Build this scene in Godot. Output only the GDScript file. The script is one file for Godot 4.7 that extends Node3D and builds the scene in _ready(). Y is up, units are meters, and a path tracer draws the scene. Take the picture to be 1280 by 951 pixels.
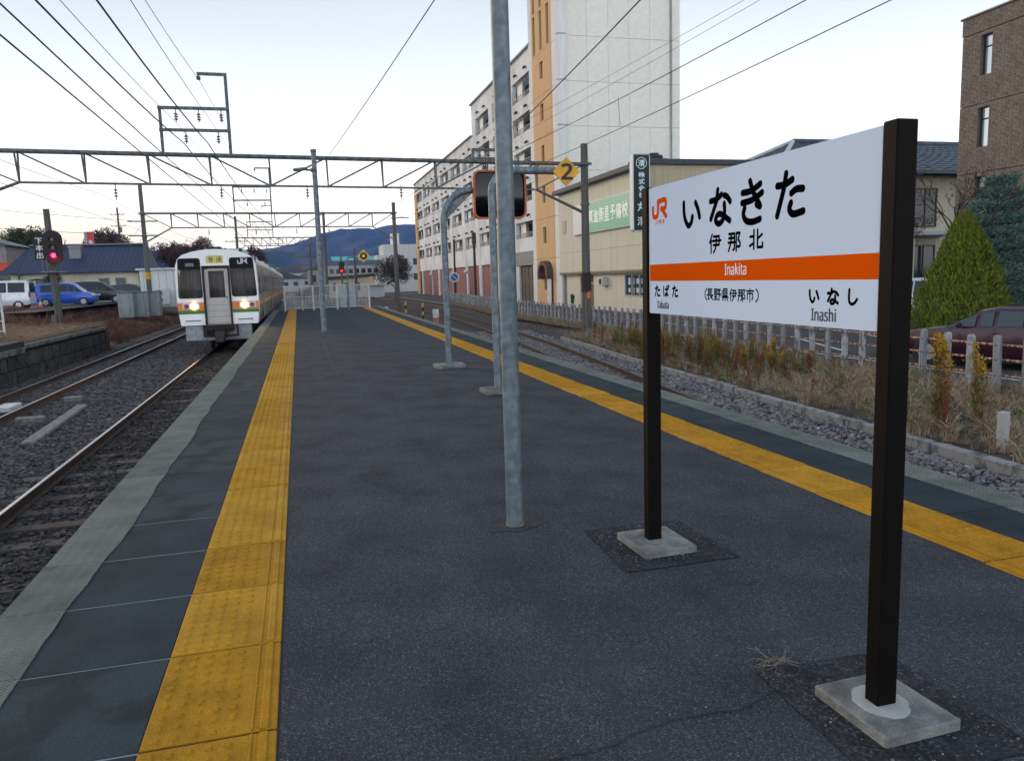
extends Node3D
# A country station platform at dusk: name board, tactile paving, an arriving two-tone train, gantries, flats and weeds.

const RAIL := -1.05          # top of rail
const BED := -1.2            # ballast level
var counts := {}
var R := RandomNumberGenerator.new()
var T := {}                  # shared noise textures
var K := {}                  # shared materials


# ------------------------------------------------------------------ mesh builder
class B:
	var v := PackedVector3Array()
	var n := PackedVector3Array()
	var u := PackedVector2Array()

	func t3(a: Vector3, b: Vector3, c: Vector3, ua := Vector2.ZERO, ub := Vector2.ZERO, uc := Vector2.ZERO) -> void:
		var m := (b - a).cross(c - a)
		if m.length_squared() < 1e-16:
			return
		m = m.normalized()
		v.append(a); v.append(c); v.append(b)
		n.append(m); n.append(m); n.append(m)
		u.append(ua); u.append(uc); u.append(ub)

	func s3(a: Vector3, b: Vector3, c: Vector3, na: Vector3, nb: Vector3, nc: Vector3) -> void:
		if (b - a).cross(c - a).length_squared() < 1e-16:
			return
		v.append(a); v.append(c); v.append(b)
		n.append(na); n.append(nc); n.append(nb)
		u.append(Vector2.ZERO); u.append(Vector2.ZERO); u.append(Vector2.ZERO)

	func quad(a: Vector3, b: Vector3, c: Vector3, d: Vector3) -> void:
		t3(a, b, c, Vector2(0, 1), Vector2(1, 1), Vector2(1, 0))
		t3(a, c, d, Vector2(0, 1), Vector2(1, 0), Vector2(0, 0))

	# a quad turned away from a centre
	func cq(a: Vector3, b: Vector3, c: Vector3, d: Vector3, o: Vector3) -> void:
		var m := (b - a).cross(c - a) + (c - a).cross(d - a)
		if m.dot((a + b + c + d) * 0.25 - o) < 0.0:
			quad(a, d, c, b)
		else:
			quad(a, b, c, d)

	func ct(a: Vector3, b: Vector3, c: Vector3, o: Vector3) -> void:
		if (b - a).cross(c - a).dot((a + b + c) / 3.0 - o) < 0.0:
			t3(a, c, b)
		else:
			t3(a, b, c)

	func box(c: Vector3, s: Vector3, bev := 0.0, bas := Basis()) -> void:
		var h := s * 0.5
		if bev <= 0.0:
			var p := []
			for i in 8:
				p.append(c + bas * Vector3(h.x if i & 1 else -h.x, h.y if i & 2 else -h.y, h.z if i & 4 else -h.z))
			for f in [[0, 1, 3, 2], [4, 5, 7, 6], [0, 1, 5, 4], [2, 3, 7, 6], [0, 2, 6, 4], [1, 3, 7, 5]]:
				cq(p[f[0]], p[f[1]], p[f[2]], p[f[3]], c)
			return
		var e := minf(bev, minf(h.x, minf(h.y, h.z)) * 0.9)
		var q := []
		for i in 8:
			var g := Vector3(1 if i & 1 else -1, 1 if i & 2 else -1, 1 if i & 4 else -1)
			q.append([c + bas * Vector3(g.x * h.x, g.y * (h.y - e), g.z * (h.z - e)), c + bas * Vector3(g.x * (h.x - e), g.y * h.y, g.z * (h.z - e)), c + bas * Vector3(g.x * (h.x - e), g.y * (h.y - e), g.z * h.z)])
		for f in [[0, 2, 6, 4, 0], [1, 3, 7, 5, 0], [0, 1, 5, 4, 1], [2, 3, 7, 6, 1], [0, 1, 3, 2, 2], [4, 5, 7, 6, 2]]:
			cq(q[f[0]][f[4]], q[f[1]][f[4]], q[f[2]][f[4]], q[f[3]][f[4]], c)
		for f in [[0, 1, 1, 2], [2, 3, 1, 2], [4, 5, 1, 2], [6, 7, 1, 2], [0, 2, 0, 2], [1, 3, 0, 2], [4, 6, 0, 2], [5, 7, 0, 2], [0, 4, 0, 1], [1, 5, 0, 1], [2, 6, 0, 1], [3, 7, 0, 1]]:
			cq(q[f[0]][f[2]], q[f[1]][f[2]], q[f[1]][f[3]], q[f[0]][f[3]], c)
		for i in 8:
			ct(q[i][0], q[i][1], q[i][2], c)

	# a round bar along a path, radius a number or a list
	func tube(path: Array, r, sides := 8, cap := true) -> void:
		var rings := []
		var up := Vector3.UP
		for i in path.size():
			var d: Vector3
			if i == 0:
				d = path[1] - path[0]
			elif i == path.size() - 1:
				d = path[i] - path[i - 1]
			else:
				d = (path[i] - path[i - 1]).normalized() + (path[i + 1] - path[i]).normalized()
			d = d.normalized()
			if i == 0:
				up = Vector3.RIGHT if absf(d.y) > 0.9 else Vector3.UP
			var x := d.cross(up).normalized()
			up = x.cross(d).normalized()
			var rr: float = r[i] if r is Array else r
			var ring := []
			for k in sides:
				var a := TAU * (k + 0.5) / sides
				var w := x * cos(a) + up * sin(a)
				ring.append([path[i] + w * rr, w])
			rings.append(ring)
		for i in rings.size() - 1:
			for k in sides:
				var l := (k + 1) % sides
				var a = rings[i][k]
				var b = rings[i][l]
				var c = rings[i + 1][l]
				var d = rings[i + 1][k]
				if sides <= 4:
					var o: Vector3 = (path[i] + path[i + 1]) * 0.5
					cq(a[0], b[0], c[0], d[0], o)
				else:
					s3(a[0], c[0], b[0], a[1], c[1], b[1])
					s3(a[0], d[0], c[0], a[1], d[1], c[1])
		if cap:
			for e in [0, rings.size() - 1]:
				var o: Vector3 = path[1] if e == 0 else path[e - 1]
				for k in sides:
					ct(path[e], rings[e][k][0], rings[e][(k + 1) % sides][0], o)

	# a polygon in the plane xf.x, xf.y, drawn out along xf.z
	func prism(poly: PackedVector2Array, xf: Transform3D, depth: float, back := true) -> void:
		var p := poly.duplicate()
		if Geometry2D.is_polygon_clockwise(p):
			p.reverse()
		var ix := Geometry2D.triangulate_polygon(p)
		for i in range(0, ix.size(), 3):
			var a := p[ix[i]]
			var b := p[ix[i + 1]]
			var c := p[ix[i + 2]]
			if (b - a).cross(c - a) < 0.0:
				var k := b
				b = c
				c = k
			t3(xf * Vector3(a.x, a.y, depth), xf * Vector3(b.x, b.y, depth), xf * Vector3(c.x, c.y, depth))
			if back:
				t3(xf * Vector3(a.x, a.y, 0), xf * Vector3(c.x, c.y, 0), xf * Vector3(b.x, b.y, 0))
		for i in p.size():
			var a := p[i]
			var b := p[(i + 1) % p.size()]
			quad(xf * Vector3(a.x, a.y, 0), xf * Vector3(b.x, b.y, 0), xf * Vector3(b.x, b.y, depth), xf * Vector3(a.x, a.y, depth))

	# rows of points joined as a skin with smooth normals
	func skin(rows: Array, flip := false) -> void:
		var h := rows.size()
		var w: int = rows[0].size()
		var nn := []
		for i in h:
			var line := []
			for j in w:
				var a: Vector3 = rows[mini(i + 1, h - 1)][j] - rows[maxi(i - 1, 0)][j]
				var b: Vector3 = rows[i][mini(j + 1, w - 1)] - rows[i][maxi(j - 1, 0)]
				var m := b.cross(a)
				if flip:
					m = -m
				line.append(m.normalized() if m.length_squared() > 1e-14 else Vector3.UP)
			nn.append(line)
		for i in h - 1:
			for j in w - 1:
				var a: Vector3 = rows[i][j]
				var b: Vector3 = rows[i][j + 1]
				var c: Vector3 = rows[i + 1][j + 1]
				var d: Vector3 = rows[i + 1][j]
				if flip:
					s3(a, d, c, nn[i][j], nn[i + 1][j], nn[i + 1][j + 1])
					s3(a, c, b, nn[i][j], nn[i + 1][j + 1], nn[i][j + 1])
				else:
					s3(a, b, c, nn[i][j], nn[i][j + 1], nn[i + 1][j + 1])
					s3(a, c, d, nn[i][j], nn[i + 1][j + 1], nn[i + 1][j])

	func disc(o: Vector3, nrm: Vector3, r: float, sides := 16) -> void:
		var x := nrm.cross(Vector3.UP if absf(nrm.y) < 0.9 else Vector3.RIGHT).normalized()
		var y := nrm.cross(x)
		for k in sides:
			var a := TAU * k / sides
			var b := TAU * (k + 1) / sides
			ct(o, o + (x * cos(a) + y * sin(a)) * r, o + (x * cos(b) + y * sin(b)) * r, o - nrm)

	# a small pointed leaf
	func leaf(o: Vector3, dir: Vector3, side: Vector3, l: float, w: float) -> void:
		var m := o + dir * l * 0.5
		t3(o, m + side * w * 0.5, o + dir * l)
		t3(o, o + dir * l, m - side * w * 0.5)

	func mesh() -> ArrayMesh:
		var a := []
		a.resize(Mesh.ARRAY_MAX)
		a[Mesh.ARRAY_VERTEX] = v
		a[Mesh.ARRAY_NORMAL] = n
		a[Mesh.ARRAY_TEX_UV] = u
		var m := ArrayMesh.new()
		m.add_surface_from_arrays(Mesh.PRIMITIVE_TRIANGLES, a)
		return m


# ------------------------------------------------------------------ scene tree helpers
func numbered(called: String, parent: Node) -> String:
	var key := "%d/%s" % [parent.get_instance_id(), called]
	var k: int = counts.get(key, 0)
	counts[key] = k + 1
	return called if k == 0 else "%s_%03d" % [called, k]


func thing(called: String, label: String, category: String, at := Vector3.ZERO, group := "", turn := 0.0) -> Node3D:
	var o := Node3D.new()
	o.name = numbered(called, self)
	add_child(o, true)
	o.position = at
	o.rotation.y = turn
	tag(o, label, category, group)
	return o


func tag(o: Node, label: String, category := "", group := "", kind := "") -> Node:
	if label != "":
		o.set_meta("label", label)
	if category != "":
		o.set_meta("category", category)
	if group != "":
		o.set_meta("group", group)
	if kind != "":
		o.set_meta("kind", kind)
	return o


func put(called: String, shape, m: Material, parent: Node = self, at := Vector3.ZERO, bas := Basis()) -> MeshInstance3D:
	var o := MeshInstance3D.new()
	o.name = numbered(called, parent)
	o.mesh = shape.mesh() if shape is B else shape
	o.material_override = m
	o.transform = Transform3D(bas, at)
	parent.add_child(o, true)
	return o


func copy(o: Node3D, called: String, label: String, group := "") -> Node3D:
	var c: Node3D = o.duplicate()
	c.name = numbered(called, self)
	add_child(c, true)
	c.set_meta("label", label)
	if group != "":
		c.set_meta("group", group)
	return c


func scatter(called: String, shape: Mesh, m: Material, places: Array, parent: Node = self, tints: Array = []) -> MultiMeshInstance3D:
	var mm := MultiMesh.new()
	mm.transform_format = MultiMesh.TRANSFORM_3D
	mm.use_colors = not tints.is_empty()
	mm.mesh = shape
	mm.instance_count = places.size()
	for i in places.size():
		mm.set_instance_transform(i, places[i])
		if mm.use_colors:
			mm.set_instance_color(i, tints[i])
	var o := MultiMeshInstance3D.new()
	o.name = numbered(called, parent)
	o.multimesh = mm
	o.material_override = m
	parent.add_child(o, true)
	o.set_meta("kind", "stuff")
	return o


# ------------------------------------------------------------------ materials
func grey(a: float) -> Color:
	return Color(a, a, a)


func noise_tex(type: int, freq: float, octaves: int, stops: Array, seed_: int, size := 512) -> NoiseTexture2D:
	var f := FastNoiseLite.new()
	f.noise_type = type
	f.frequency = freq
	f.seed = seed_
	f.fractal_type = FastNoiseLite.FRACTAL_FBM if octaves > 1 else FastNoiseLite.FRACTAL_NONE
	f.fractal_octaves = octaves
	if type == FastNoiseLite.TYPE_CELLULAR:
		f.cellular_return_type = FastNoiseLite.RETURN_CELL_VALUE if octaves == 0 else FastNoiseLite.RETURN_DISTANCE
	var g := Gradient.new()
	g.offsets = PackedFloat32Array()
	var offs := PackedFloat32Array()
	var cols := PackedColorArray()
	for s in stops:
		offs.append(s[0])
		cols.append(s[1] if s[1] is Color else grey(s[1]))
	g.offsets = offs
	g.colors = cols
	var t := NoiseTexture2D.new()
	t.width = size
	t.height = size
	t.seamless = true
	t.noise = f
	t.color_ramp = g
	return t


func streak_tex(seed_: int, lo: float, hi: float, along: float, across: float, power := 1.0) -> ImageTexture:
	var f := FastNoiseLite.new()
	f.seed = seed_
	f.frequency = 1.0
	f.fractal_octaves = 4
	var im := Image.create(256, 256, false, Image.FORMAT_RGB8)
	for y in 256:
		for x in 256:
			var a := TAU * x / 256.0
			var q := f.get_noise_3d(cos(a) * across, sin(a) * across, absf(y - 128.0) * along)
			im.set_pixel(x, y, grey(lerpf(lo, hi, pow(clampf(q * 0.9 + 0.5, 0, 1), power))))
	return ImageTexture.create_from_image(im)


# linear base colour, with up to two noise layers that multiply it and one relief
func mat(col: Color, rough := 0.85, metal := 0.0, tex = null, sc := 1.0, tex2 = null, sc2 := 1.0, bump = null, cm := 1.0) -> StandardMaterial3D:
	var m := StandardMaterial3D.new()
	m.albedo_color = col.linear_to_srgb()
	m.roughness = rough
	m.metallic = metal
	m.uv1_triplanar = true
	m.uv1_world_triplanar = true
	m.uv1_scale = Vector3.ONE * sc
	if tex:
		m.albedo_texture = tex
	if bump:
		m.heightmap_enabled = true
		m.heightmap_texture = bump
		m.heightmap_scale = cm
	if tex2:
		m.detail_enabled = true
		m.detail_blend_mode = BaseMaterial3D.BLEND_MODE_MUL
		m.detail_albedo = tex2
		m.detail_uv_layer = BaseMaterial3D.DETAIL_UV_2
		m.uv2_triplanar = true
		m.uv2_world_triplanar = true
		m.uv2_scale = Vector3.ONE * sc2
	return m


func glass(col: Color, rough := 0.06) -> StandardMaterial3D:
	var m := StandardMaterial3D.new()
	m.albedo_color = col.linear_to_srgb()
	m.roughness = rough
	m.metallic_specular = 0.4
	return m


func glow(col: Color, e: float) -> StandardMaterial3D:
	var m := StandardMaterial3D.new()
	m.albedo_color = col
	m.emission_enabled = true
	m.emission = col
	m.emission_energy_multiplier = e
	return m


func foliage(col: Color, back := 0.35) -> StandardMaterial3D:
	var m := mat(col, 0.9, 0.0, T.blotch, 0.9)
	m.backlight_enabled = true
	m.backlight = (col * back).linear_to_srgb()
	return m


func printed(im: Image, rough := 0.35) -> StandardMaterial3D:
	var m := StandardMaterial3D.new()
	m.albedo_texture = ImageTexture.create_from_image(im)
	m.roughness = rough
	return m


func materials() -> void:
	var S := FastNoiseLite.TYPE_SIMPLEX_SMOOTH
	var V := FastNoiseLite.TYPE_VALUE
	var C := FastNoiseLite.TYPE_CELLULAR
	T.speck = noise_tex(V, 0.42, 1, [[0.0, 0.50], [0.45, 0.58], [0.7, 0.68], [0.86, 0.80], [0.95, 1.0]], 3, 1024)
	T.grain = noise_tex(V, 0.3, 3, [[0.0, 0.72], [0.5, 0.86], [1.0, 1.0]], 5)
	T.blotch = noise_tex(S, 0.012, 5, [[0.0, 0.62], [0.35, 0.78], [0.65, 0.92], [1.0, 1.0]], 7)
	T.soft = noise_tex(S, 0.008, 4, [[0.0, 0.80], [0.5, 0.92], [1.0, 1.0]], 11)
	T.patch = noise_tex(S, 0.006, 5, [[0.0, 0.72], [0.42, 0.84], [0.55, 0.96], [1.0, 1.0]], 17)
	T.stain = noise_tex(S, 0.01, 5, [[0.0, 0.45], [0.3, 0.7], [0.5, 0.97], [1.0, 1.0]], 23)
	T.cells = noise_tex(C, 0.05, 0, [[0.0, 0.45], [0.5, 0.75], [1.0, 1.0]], 29)
	T.pebble = noise_tex(C, 0.045, 1, [[0.0, 1.0], [0.6, 0.5], [1.0, 0.0]], 31)
	T.rough = noise_tex(S, 0.05, 4, [[0.0, 0.0], [1.0, 1.0]], 37)
	T.fine = noise_tex(V, 0.25, 2, [[0.0, 0.0], [1.0, 1.0]], 41)
	T.rust = noise_tex(S, 0.02, 5, [[0.0, Color(0.26, 0.13, 0.08)], [0.42, Color(0.48, 0.24, 0.13)], [0.54, Color(0.66, 0.55, 0.48)], [1.0, Color(0.86, 0.84, 0.80)]], 43)
	T.zinc = noise_tex(C, 0.03, 0, [[0.0, 0.9], [0.5, 0.95], [1.0, 1.0]], 47)
	T.plain = noise_tex(S, 0.01, 5, [[0.0, 0.95], [1.0, 1.0]], 59)
	T.streak = streak_tex(51, 0.55, 1.0, 0.006, 7.0, 0.6)
	T.wash = streak_tex(57, 0.92, 1.0, 0.004, 5.0, 0.5)
	T.streak_dark = streak_tex(53, 0.3, 1.0, 0.012, 5.0, 0.8)
	var z := Image.create(64, 64, false, Image.FORMAT_RGB8)
	for y in 64:
		for x in 64:
			var zig := absf(fposmod(x / 32.0, 1.0) - 0.5) * 2.0
			var s := fposmod(y / 64.0 * 4.0 + zig * 1.0, 1.0)
			z.set_pixel(x, y, grey(smoothstep(0.15, 0.4, s) * smoothstep(0.95, 0.7, s)))
	T.zigzag = ImageTexture.create_from_image(z)

	K.asphalt = mat(Color(0.192, 0.207, 0.233), 0.93, 0.0, T.speck, 0.55, T.soft, 0.3, T.fine, 0.35)
	K.asphalt_patch = mat(Color(0.14, 0.145, 0.157), 0.95, 0.0, T.speck, 0.28, T.soft, 1.1, T.pebble, 1.2)
	K.street = mat(Color(0.12, 0.125, 0.14), 0.92, 0.0, T.speck, 0.4, T.patch, 0.12)
	K.slab = [mat(Color(0.060, 0.081, 0.094), 0.85, 0.0, T.grain, 1.7, T.soft, 0.45), mat(Color(0.054, 0.073, 0.084), 0.86, 0.0, T.grain, 1.7, T.soft, 0.6), mat(Color(0.068, 0.09, 0.10), 0.85, 0.0, T.grain, 1.7, T.patch, 0.5)]
	K.edge = [mat(Color(0.32, 0.35, 0.315), 0.9, 0.0, T.grain, 1.0, T.soft, 0.5), mat(Color(0.285, 0.31, 0.28), 0.9, 0.0, T.grain, 1.0, T.soft, 0.7)]
	for m in K.edge:
		m.heightmap_enabled = true
		m.heightmap_texture = T.zigzag
		m.heightmap_scale = 1.1
		m.uv1_scale = Vector3.ONE * 7.5
	K.mortar = mat(Color(0.34, 0.37, 0.39), 0.95, 0.0, T.grain, 3.0)
	K.yellow = [mat(Color(0.76, 0.385, 0.03), 0.72, 0.0, T.grain, 1.6, T.soft, 0.7), mat(Color(0.70, 0.35, 0.028), 0.74, 0.0, T.grain, 1.6, T.soft, 0.9), mat(Color(0.80, 0.42, 0.04), 0.7, 0.0, T.grain, 1.6, T.soft, 0.6)]
	for m in [K.asphalt, K.asphalt_patch] + K.slab + K.edge + K.yellow:
		m.metallic_specular = 0.18
	K.concrete = mat(Color(0.36, 0.37, 0.35), 0.9, 0.0, T.grain, 1.4, T.blotch, 0.8, T.fine, 0.3)
	K.concrete_new = mat(Color(0.56, 0.56, 0.54), 0.9, 0.0, T.grain, 3.0)
	K.concrete_old = mat(Color(0.25, 0.25, 0.235), 0.92, 0.0, T.grain, 1.0, T.stain, 0.35, T.rough, 1.5)
	K.picket = [mat(Color(0.50, 0.53, 0.57), 0.9, 0.0, T.grain, 1.2, T.stain, 0.6), mat(Color(0.44, 0.47, 0.51), 0.9, 0.0, T.grain, 1.2, T.streak, 0.4), mat(Color(0.56, 0.585, 0.61), 0.9, 0.0, T.grain, 1.2, T.blotch, 0.7)]
	K.pole_concrete = mat(Color(0.23, 0.225, 0.20), 0.9, 0.0, T.grain, 1.5, T.streak, 0.35)
	K.zinc = mat(Color(0.25, 0.315, 0.355), 0.52, 0.35, T.zinc, 1.6, T.blotch, 1.3)
	K.zinc_dull = mat(Color(0.235, 0.27, 0.28), 0.6, 0.3, T.blotch, 1.3)
	K.steel_dark = mat(Color(0.17, 0.19, 0.185), 0.65, 0.2, T.blotch, 0.8)
	K.post_brown = mat(Color(0.007, 0.0055, 0.005), 0.6, 0.0, T.soft, 1.0)
	K.post_brown.metallic_specular = 0.2
	K.rust_rail = mat(Color(0.085, 0.05, 0.036), 0.85, 0.1, T.blotch, 1.3)
	K.shine = mat(Color(0.42, 0.43, 0.45), 0.28, 0.9, T.soft, 2.0)
	K.dull_rail = mat(Color(0.16, 0.10, 0.075), 0.6, 0.4, T.soft, 2.0)
	K.sleeper = mat(Color(0.13, 0.115, 0.10), 0.92, 0.0, T.grain, 1.2, T.blotch, 0.9)
	K.white_paint = mat(Color(0.72, 0.74, 0.74), 0.5, 0.0, T.soft, 0.5)
	K.wire = mat(Color(0.02, 0.02, 0.022), 0.6)
	K.black = mat(Color(0.012, 0.012, 0.013), 0.5)
	K.rubber = mat(Color(0.018, 0.018, 0.02), 0.85)
	K.ballast_bed = mat(Color(0.11, 0.108, 0.118), 0.95, 0.0, T.cells, 0.9, T.blotch, 0.3, T.pebble, 6.0)
	K.soil = mat(Color(0.135, 0.11, 0.08), 0.95, 0.0, T.grain, 0.8, T.stain, 0.15, T.rough, 5.0)
	K.rusty_pipe = mat(Color(1, 1, 1), 0.75, 0.1, T.rust, 0.9)
	K.window = glass(Color(0.025, 0.03, 0.035))
	K.window_pale = glass(Color(0.06, 0.08, 0.09))
	K.void = mat(Color(0.02, 0.02, 0.02), 0.9)
	K.stone = StandardMaterial3D.new()
	K.stone.vertex_color_use_as_albedo = true
	K.stone.roughness = 0.9
	K.tuft = StandardMaterial3D.new()
	K.tuft.vertex_color_use_as_albedo = true
	K.tuft.roughness = 0.9
	K.tuft.backlight_enabled = true
	K.tuft.backlight = Color(0.25, 0.22, 0.15)


# ------------------------------------------------------------------ lettering: strokes on a 100 x 100 square, "~" marks a curve
const GLYPH := {
	"い": "~13,17 14,42 20,66 34,84 47,76 52,60; ~66,22 76,40 84,64",
	"な": "~12,32 36,30 56,21; 41,8 37,34 14,76; ~67,24 78,29 89,41; ~67,44 68,66 60,84 44,90 33,80 42,68 58,69 88,86",
	"き": "~16,28 46,27 76,16; ~15,50 48,47 82,35; ~42,6 54,32 76,62 64,58; ~24,62 20,76 30,90 52,94 76,90",
	"た": "~14,28 36,28 58,21; 40,7 34,36 15,88; ~56,47 70,41 88,42; ~55,66 51,78 62,88 90,85",
	"し": "~26,10 24,45 27,74 42,88 62,82 80,62",
	"ば": "~15,14 12,48 18,88; ~38,36 60,36 84,32; ~62,14 64,46 62,70 50,88 38,80 46,68 62,70 84,84; 78,8 84,18; 89,5 95,14",
	"伊": "27,6 7,46; 19,32 19,95; 38,17 84,17 84,58; 31,38 97,38; 38,59 84,59; ~60,17 60,50 56,72 40,95",
	"那": "10,13 52,13 52,84 42,90; 10,33 52,33; 5,54 56,54; ~27,13 25,50 8,93; 66,95 66,12 92,12 80,42; ~80,42 94,58 92,74 76,75",
	"北": "35,8 35,92; 9,36 35,36; 7,78 35,66; 60,8 60,86 93,86 93,68; 60,48 90,30",
	"（": "~66,4 40,30 40,70 66,96", "）": "~34,4 60,30 60,70 34,96",
	"長": "25,8 25,56; 25,9 80,9; 25,24 74,24; 25,40 74,40; 5,56 95,56; 26,56 26,90 46,82; 48,56 92,93; 84,64 62,76",
	"野": "8,9 46,9 46,50 8,50 8,9; 8,30 46,30; 27,9 27,86; 9,69 45,69; 4,90 50,86; 58,12 92,12 74,30; 60,22 80,40; 53,46 95,46 88,58; 75,46 75,90 64,92",
	"県": "28,6 77,6 77,57 28,57 28,6; 28,23 77,23; 28,40 77,40; 10,20 10,69 93,69; 51,69 51,96; 28,77 16,92; 73,77 86,92",
	"市": "50,3 50,17; 6,18 94,18; 18,36 18,80; 18,36 82,36 82,76 73,78; 50,18 50,96",
	"東": "8,16 92,16; 50,4 50,96; 20,30 80,30 80,60 20,60 20,30; 20,45 80,45; 50,60 8,90; 50,60 92,90",
	"海": "10,10 20,18; 6,38 16,46; 8,90 22,62; 42,6 30,28; 38,16 92,16; 42,32 36,80 88,80; 42,32 84,32 80,94; 28,56 97,56; 62,38 60,74",
	"清": "10,10 22,20; 5,38 17,46; 7,92 22,62; 34,12 94,12; 38,26 90,26; 30,40 97,40; 63,4 63,40; 42,53 86,53 86,96; 42,53 42,96; 42,67 86,67; 42,81 86,81",
	"株": "4,28 42,28; 23,5 23,96; 23,30 4,68; 23,30 42,58; 57,10 49,32; 52,27 93,27; 45,48 97,48; 72,6 72,96; 72,48 46,86; 72,48 97,84",
	"式": "6,24 94,24; ~58,4 63,50 80,88 94,74; 78,6 89,15; 14,48 54,48; 34,48 34,84; 8,90 60,80",
	"会": "50,4 8,44; 50,4 93,44; 30,40 71,40; 12,58 89,58; 44,58 24,90 80,86; 66,72 86,95",
	"社": "24,4 26,14; 8,24 40,24 8,64; 26,46 26,96; 30,50 42,60; 52,36 95,36; 73,8 73,89; 46,90 98,90",
	"丸": "8,30 64,30 64,84 93,84 93,68; ~38,5 37,50 10,94; 20,50 48,72",
	"進": "10,10 20,22; 6,42 20,42 18,74 5,86; ~6,82 30,88 97,92; 44,6 32,36; 39,26 39,77; 39,26 93,26; 39,42 88,42; 39,59 88,59; 39,77 95,77; 65,26 65,77",
	"衛": "20,4 6,24; 22,26 6,48; 16,40 16,96; 34,14 64,14; 30,30 68,30; 36,44 62,44 62,60 36,60 36,44; 30,76 68,76; 49,4 49,95; 73,14 95,14; 71,40 98,40; 87,40 87,95",
	"星": "26,6 75,6 75,40 26,40 26,6; 26,23 75,23; 28,48 14,68; 22,57 86,57; 18,75 82,75; 6,95 95,95; 50,44 50,95",
	"予": "22,8 79,8 52,28; 28,22 62,42; 8,45 93,45 80,60; 50,45 50,92 36,93",
	"備": "26,6 6,44; 18,30 18,96; 34,18 97,18; 52,6 52,30; 77,6 77,30; 40,36 95,36; 42,36 34,80; 46,50 89,50 89,95; 46,50 46,95; 46,64 89,64; 46,78 89,78; 67,50 67,95",
	"校": "4,28 42,28; 23,5 23,96; 23,30 4,68; 23,30 42,58; 71,4 71,18; 46,22 97,22; 60,30 48,46; 81,30 93,46; 86,48 46,95; 56,50 95,95",
	"下": "8,14 92,14; 48,14 48,95; 52,36 80,56", "本": "8,26 92,26; 50,6 50,95; 50,28 8,74; 50,28 92,74; 32,75 68,75",
	"出": "50,4 50,92; 22,16 22,44 78,44; 78,16 78,44; 12,58 12,92 88,92; 88,58 88,92",
	"普": "34,4 41,14; 66,4 60,14; 13,20 87,20; 5,46 95,46; 40,20 40,46; 60,20 60,46; 22,26 28,40; 78,26 72,40; 26,58 75,58 75,95 26,95 26,58; 26,77 75,77",
	"通": "10,10 20,22; 6,42 20,42 18,74 5,86; ~6,82 30,88 97,92; 38,8 84,8 66,22; 40,28 90,28 90,78; 40,28 40,78; 40,44 90,44; 40,60 90,60; 65,28 65,78",
	"J": "60,6 60,66; ~60,66 52,90 26,90 20,70", "R": "24,94 24,8; ~24,8 66,6 82,28 66,50 24,50; 56,50 84,94",
}


func cap_stroke(im: Image, a: Vector2, b: Vector2, r: float, col: Color) -> void:
	var x0 := clampi(int(minf(a.x, b.x) - r - 1), 0, im.get_width() - 1)
	var x1 := clampi(int(maxf(a.x, b.x) + r + 2), 0, im.get_width() - 1)
	var y0 := clampi(int(minf(a.y, b.y) - r - 1), 0, im.get_height() - 1)
	var y1 := clampi(int(maxf(a.y, b.y) + r + 2), 0, im.get_height() - 1)
	var ab := b - a
	var l2 := maxf(ab.length_squared(), 1e-6)
	for y in range(y0, y1 + 1):
		for x in range(x0, x1 + 1):
			var p := Vector2(x + 0.5, y + 0.5)
			var t := clampf((p - a).dot(ab) / l2, 0, 1)
			var k := clampf(r - p.distance_to(a + ab * t) + 0.5, 0, 1)
			if k > 0.0:
				im.set_pixel(x, y, im.get_pixel(x, y).lerp(col, k))


func write_glyph(im: Image, ch: String, rect: Rect2, w: float, col: Color) -> void:
	for s: String in GLYPH[ch].split(";"):
		s = s.strip_edges()
		var curve := s.begins_with("~")
		var pts := []
		for q in s.trim_prefix("~").split(" ", false):
			var xy := q.split(",")
			pts.append(rect.position + Vector2(float(xy[0]), float(xy[1])) * rect.size / 100.0)
		if curve:
			var fine := [pts[0]]
			for i in pts.size() - 1:
				var p0: Vector2 = pts[maxi(i - 1, 0)]
				var p3: Vector2 = pts[mini(i + 2, pts.size() - 1)]
				for k in range(1, 9):
					fine.append(pts[i].cubic_interpolate(pts[i + 1], p0, p3, k / 8.0))
			pts = fine
		for i in pts.size() - 1:
			cap_stroke(im, pts[i], pts[i + 1], w * 0.5, col)


func latin(parent: Node3D, called: String, words: String, high: float, at: Vector3, bas: Basis, m: Material, bold := false, squeeze := 1.0) -> MeshInstance3D:
	var f := SystemFont.new()
	f.font_names = PackedStringArray(["Droid Sans"])
	f.font_weight = 700 if bold else 400
	var t := TextMesh.new()
	t.font = f
	t.text = words
	t.font_size = 64
	t.pixel_size = high / 46.0
	t.depth = 0.002
	t.curve_step = 1.0
	return put(called, t, m, parent, at, bas * Basis.from_scale(Vector3(squeeze, 1, 1)))


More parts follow.
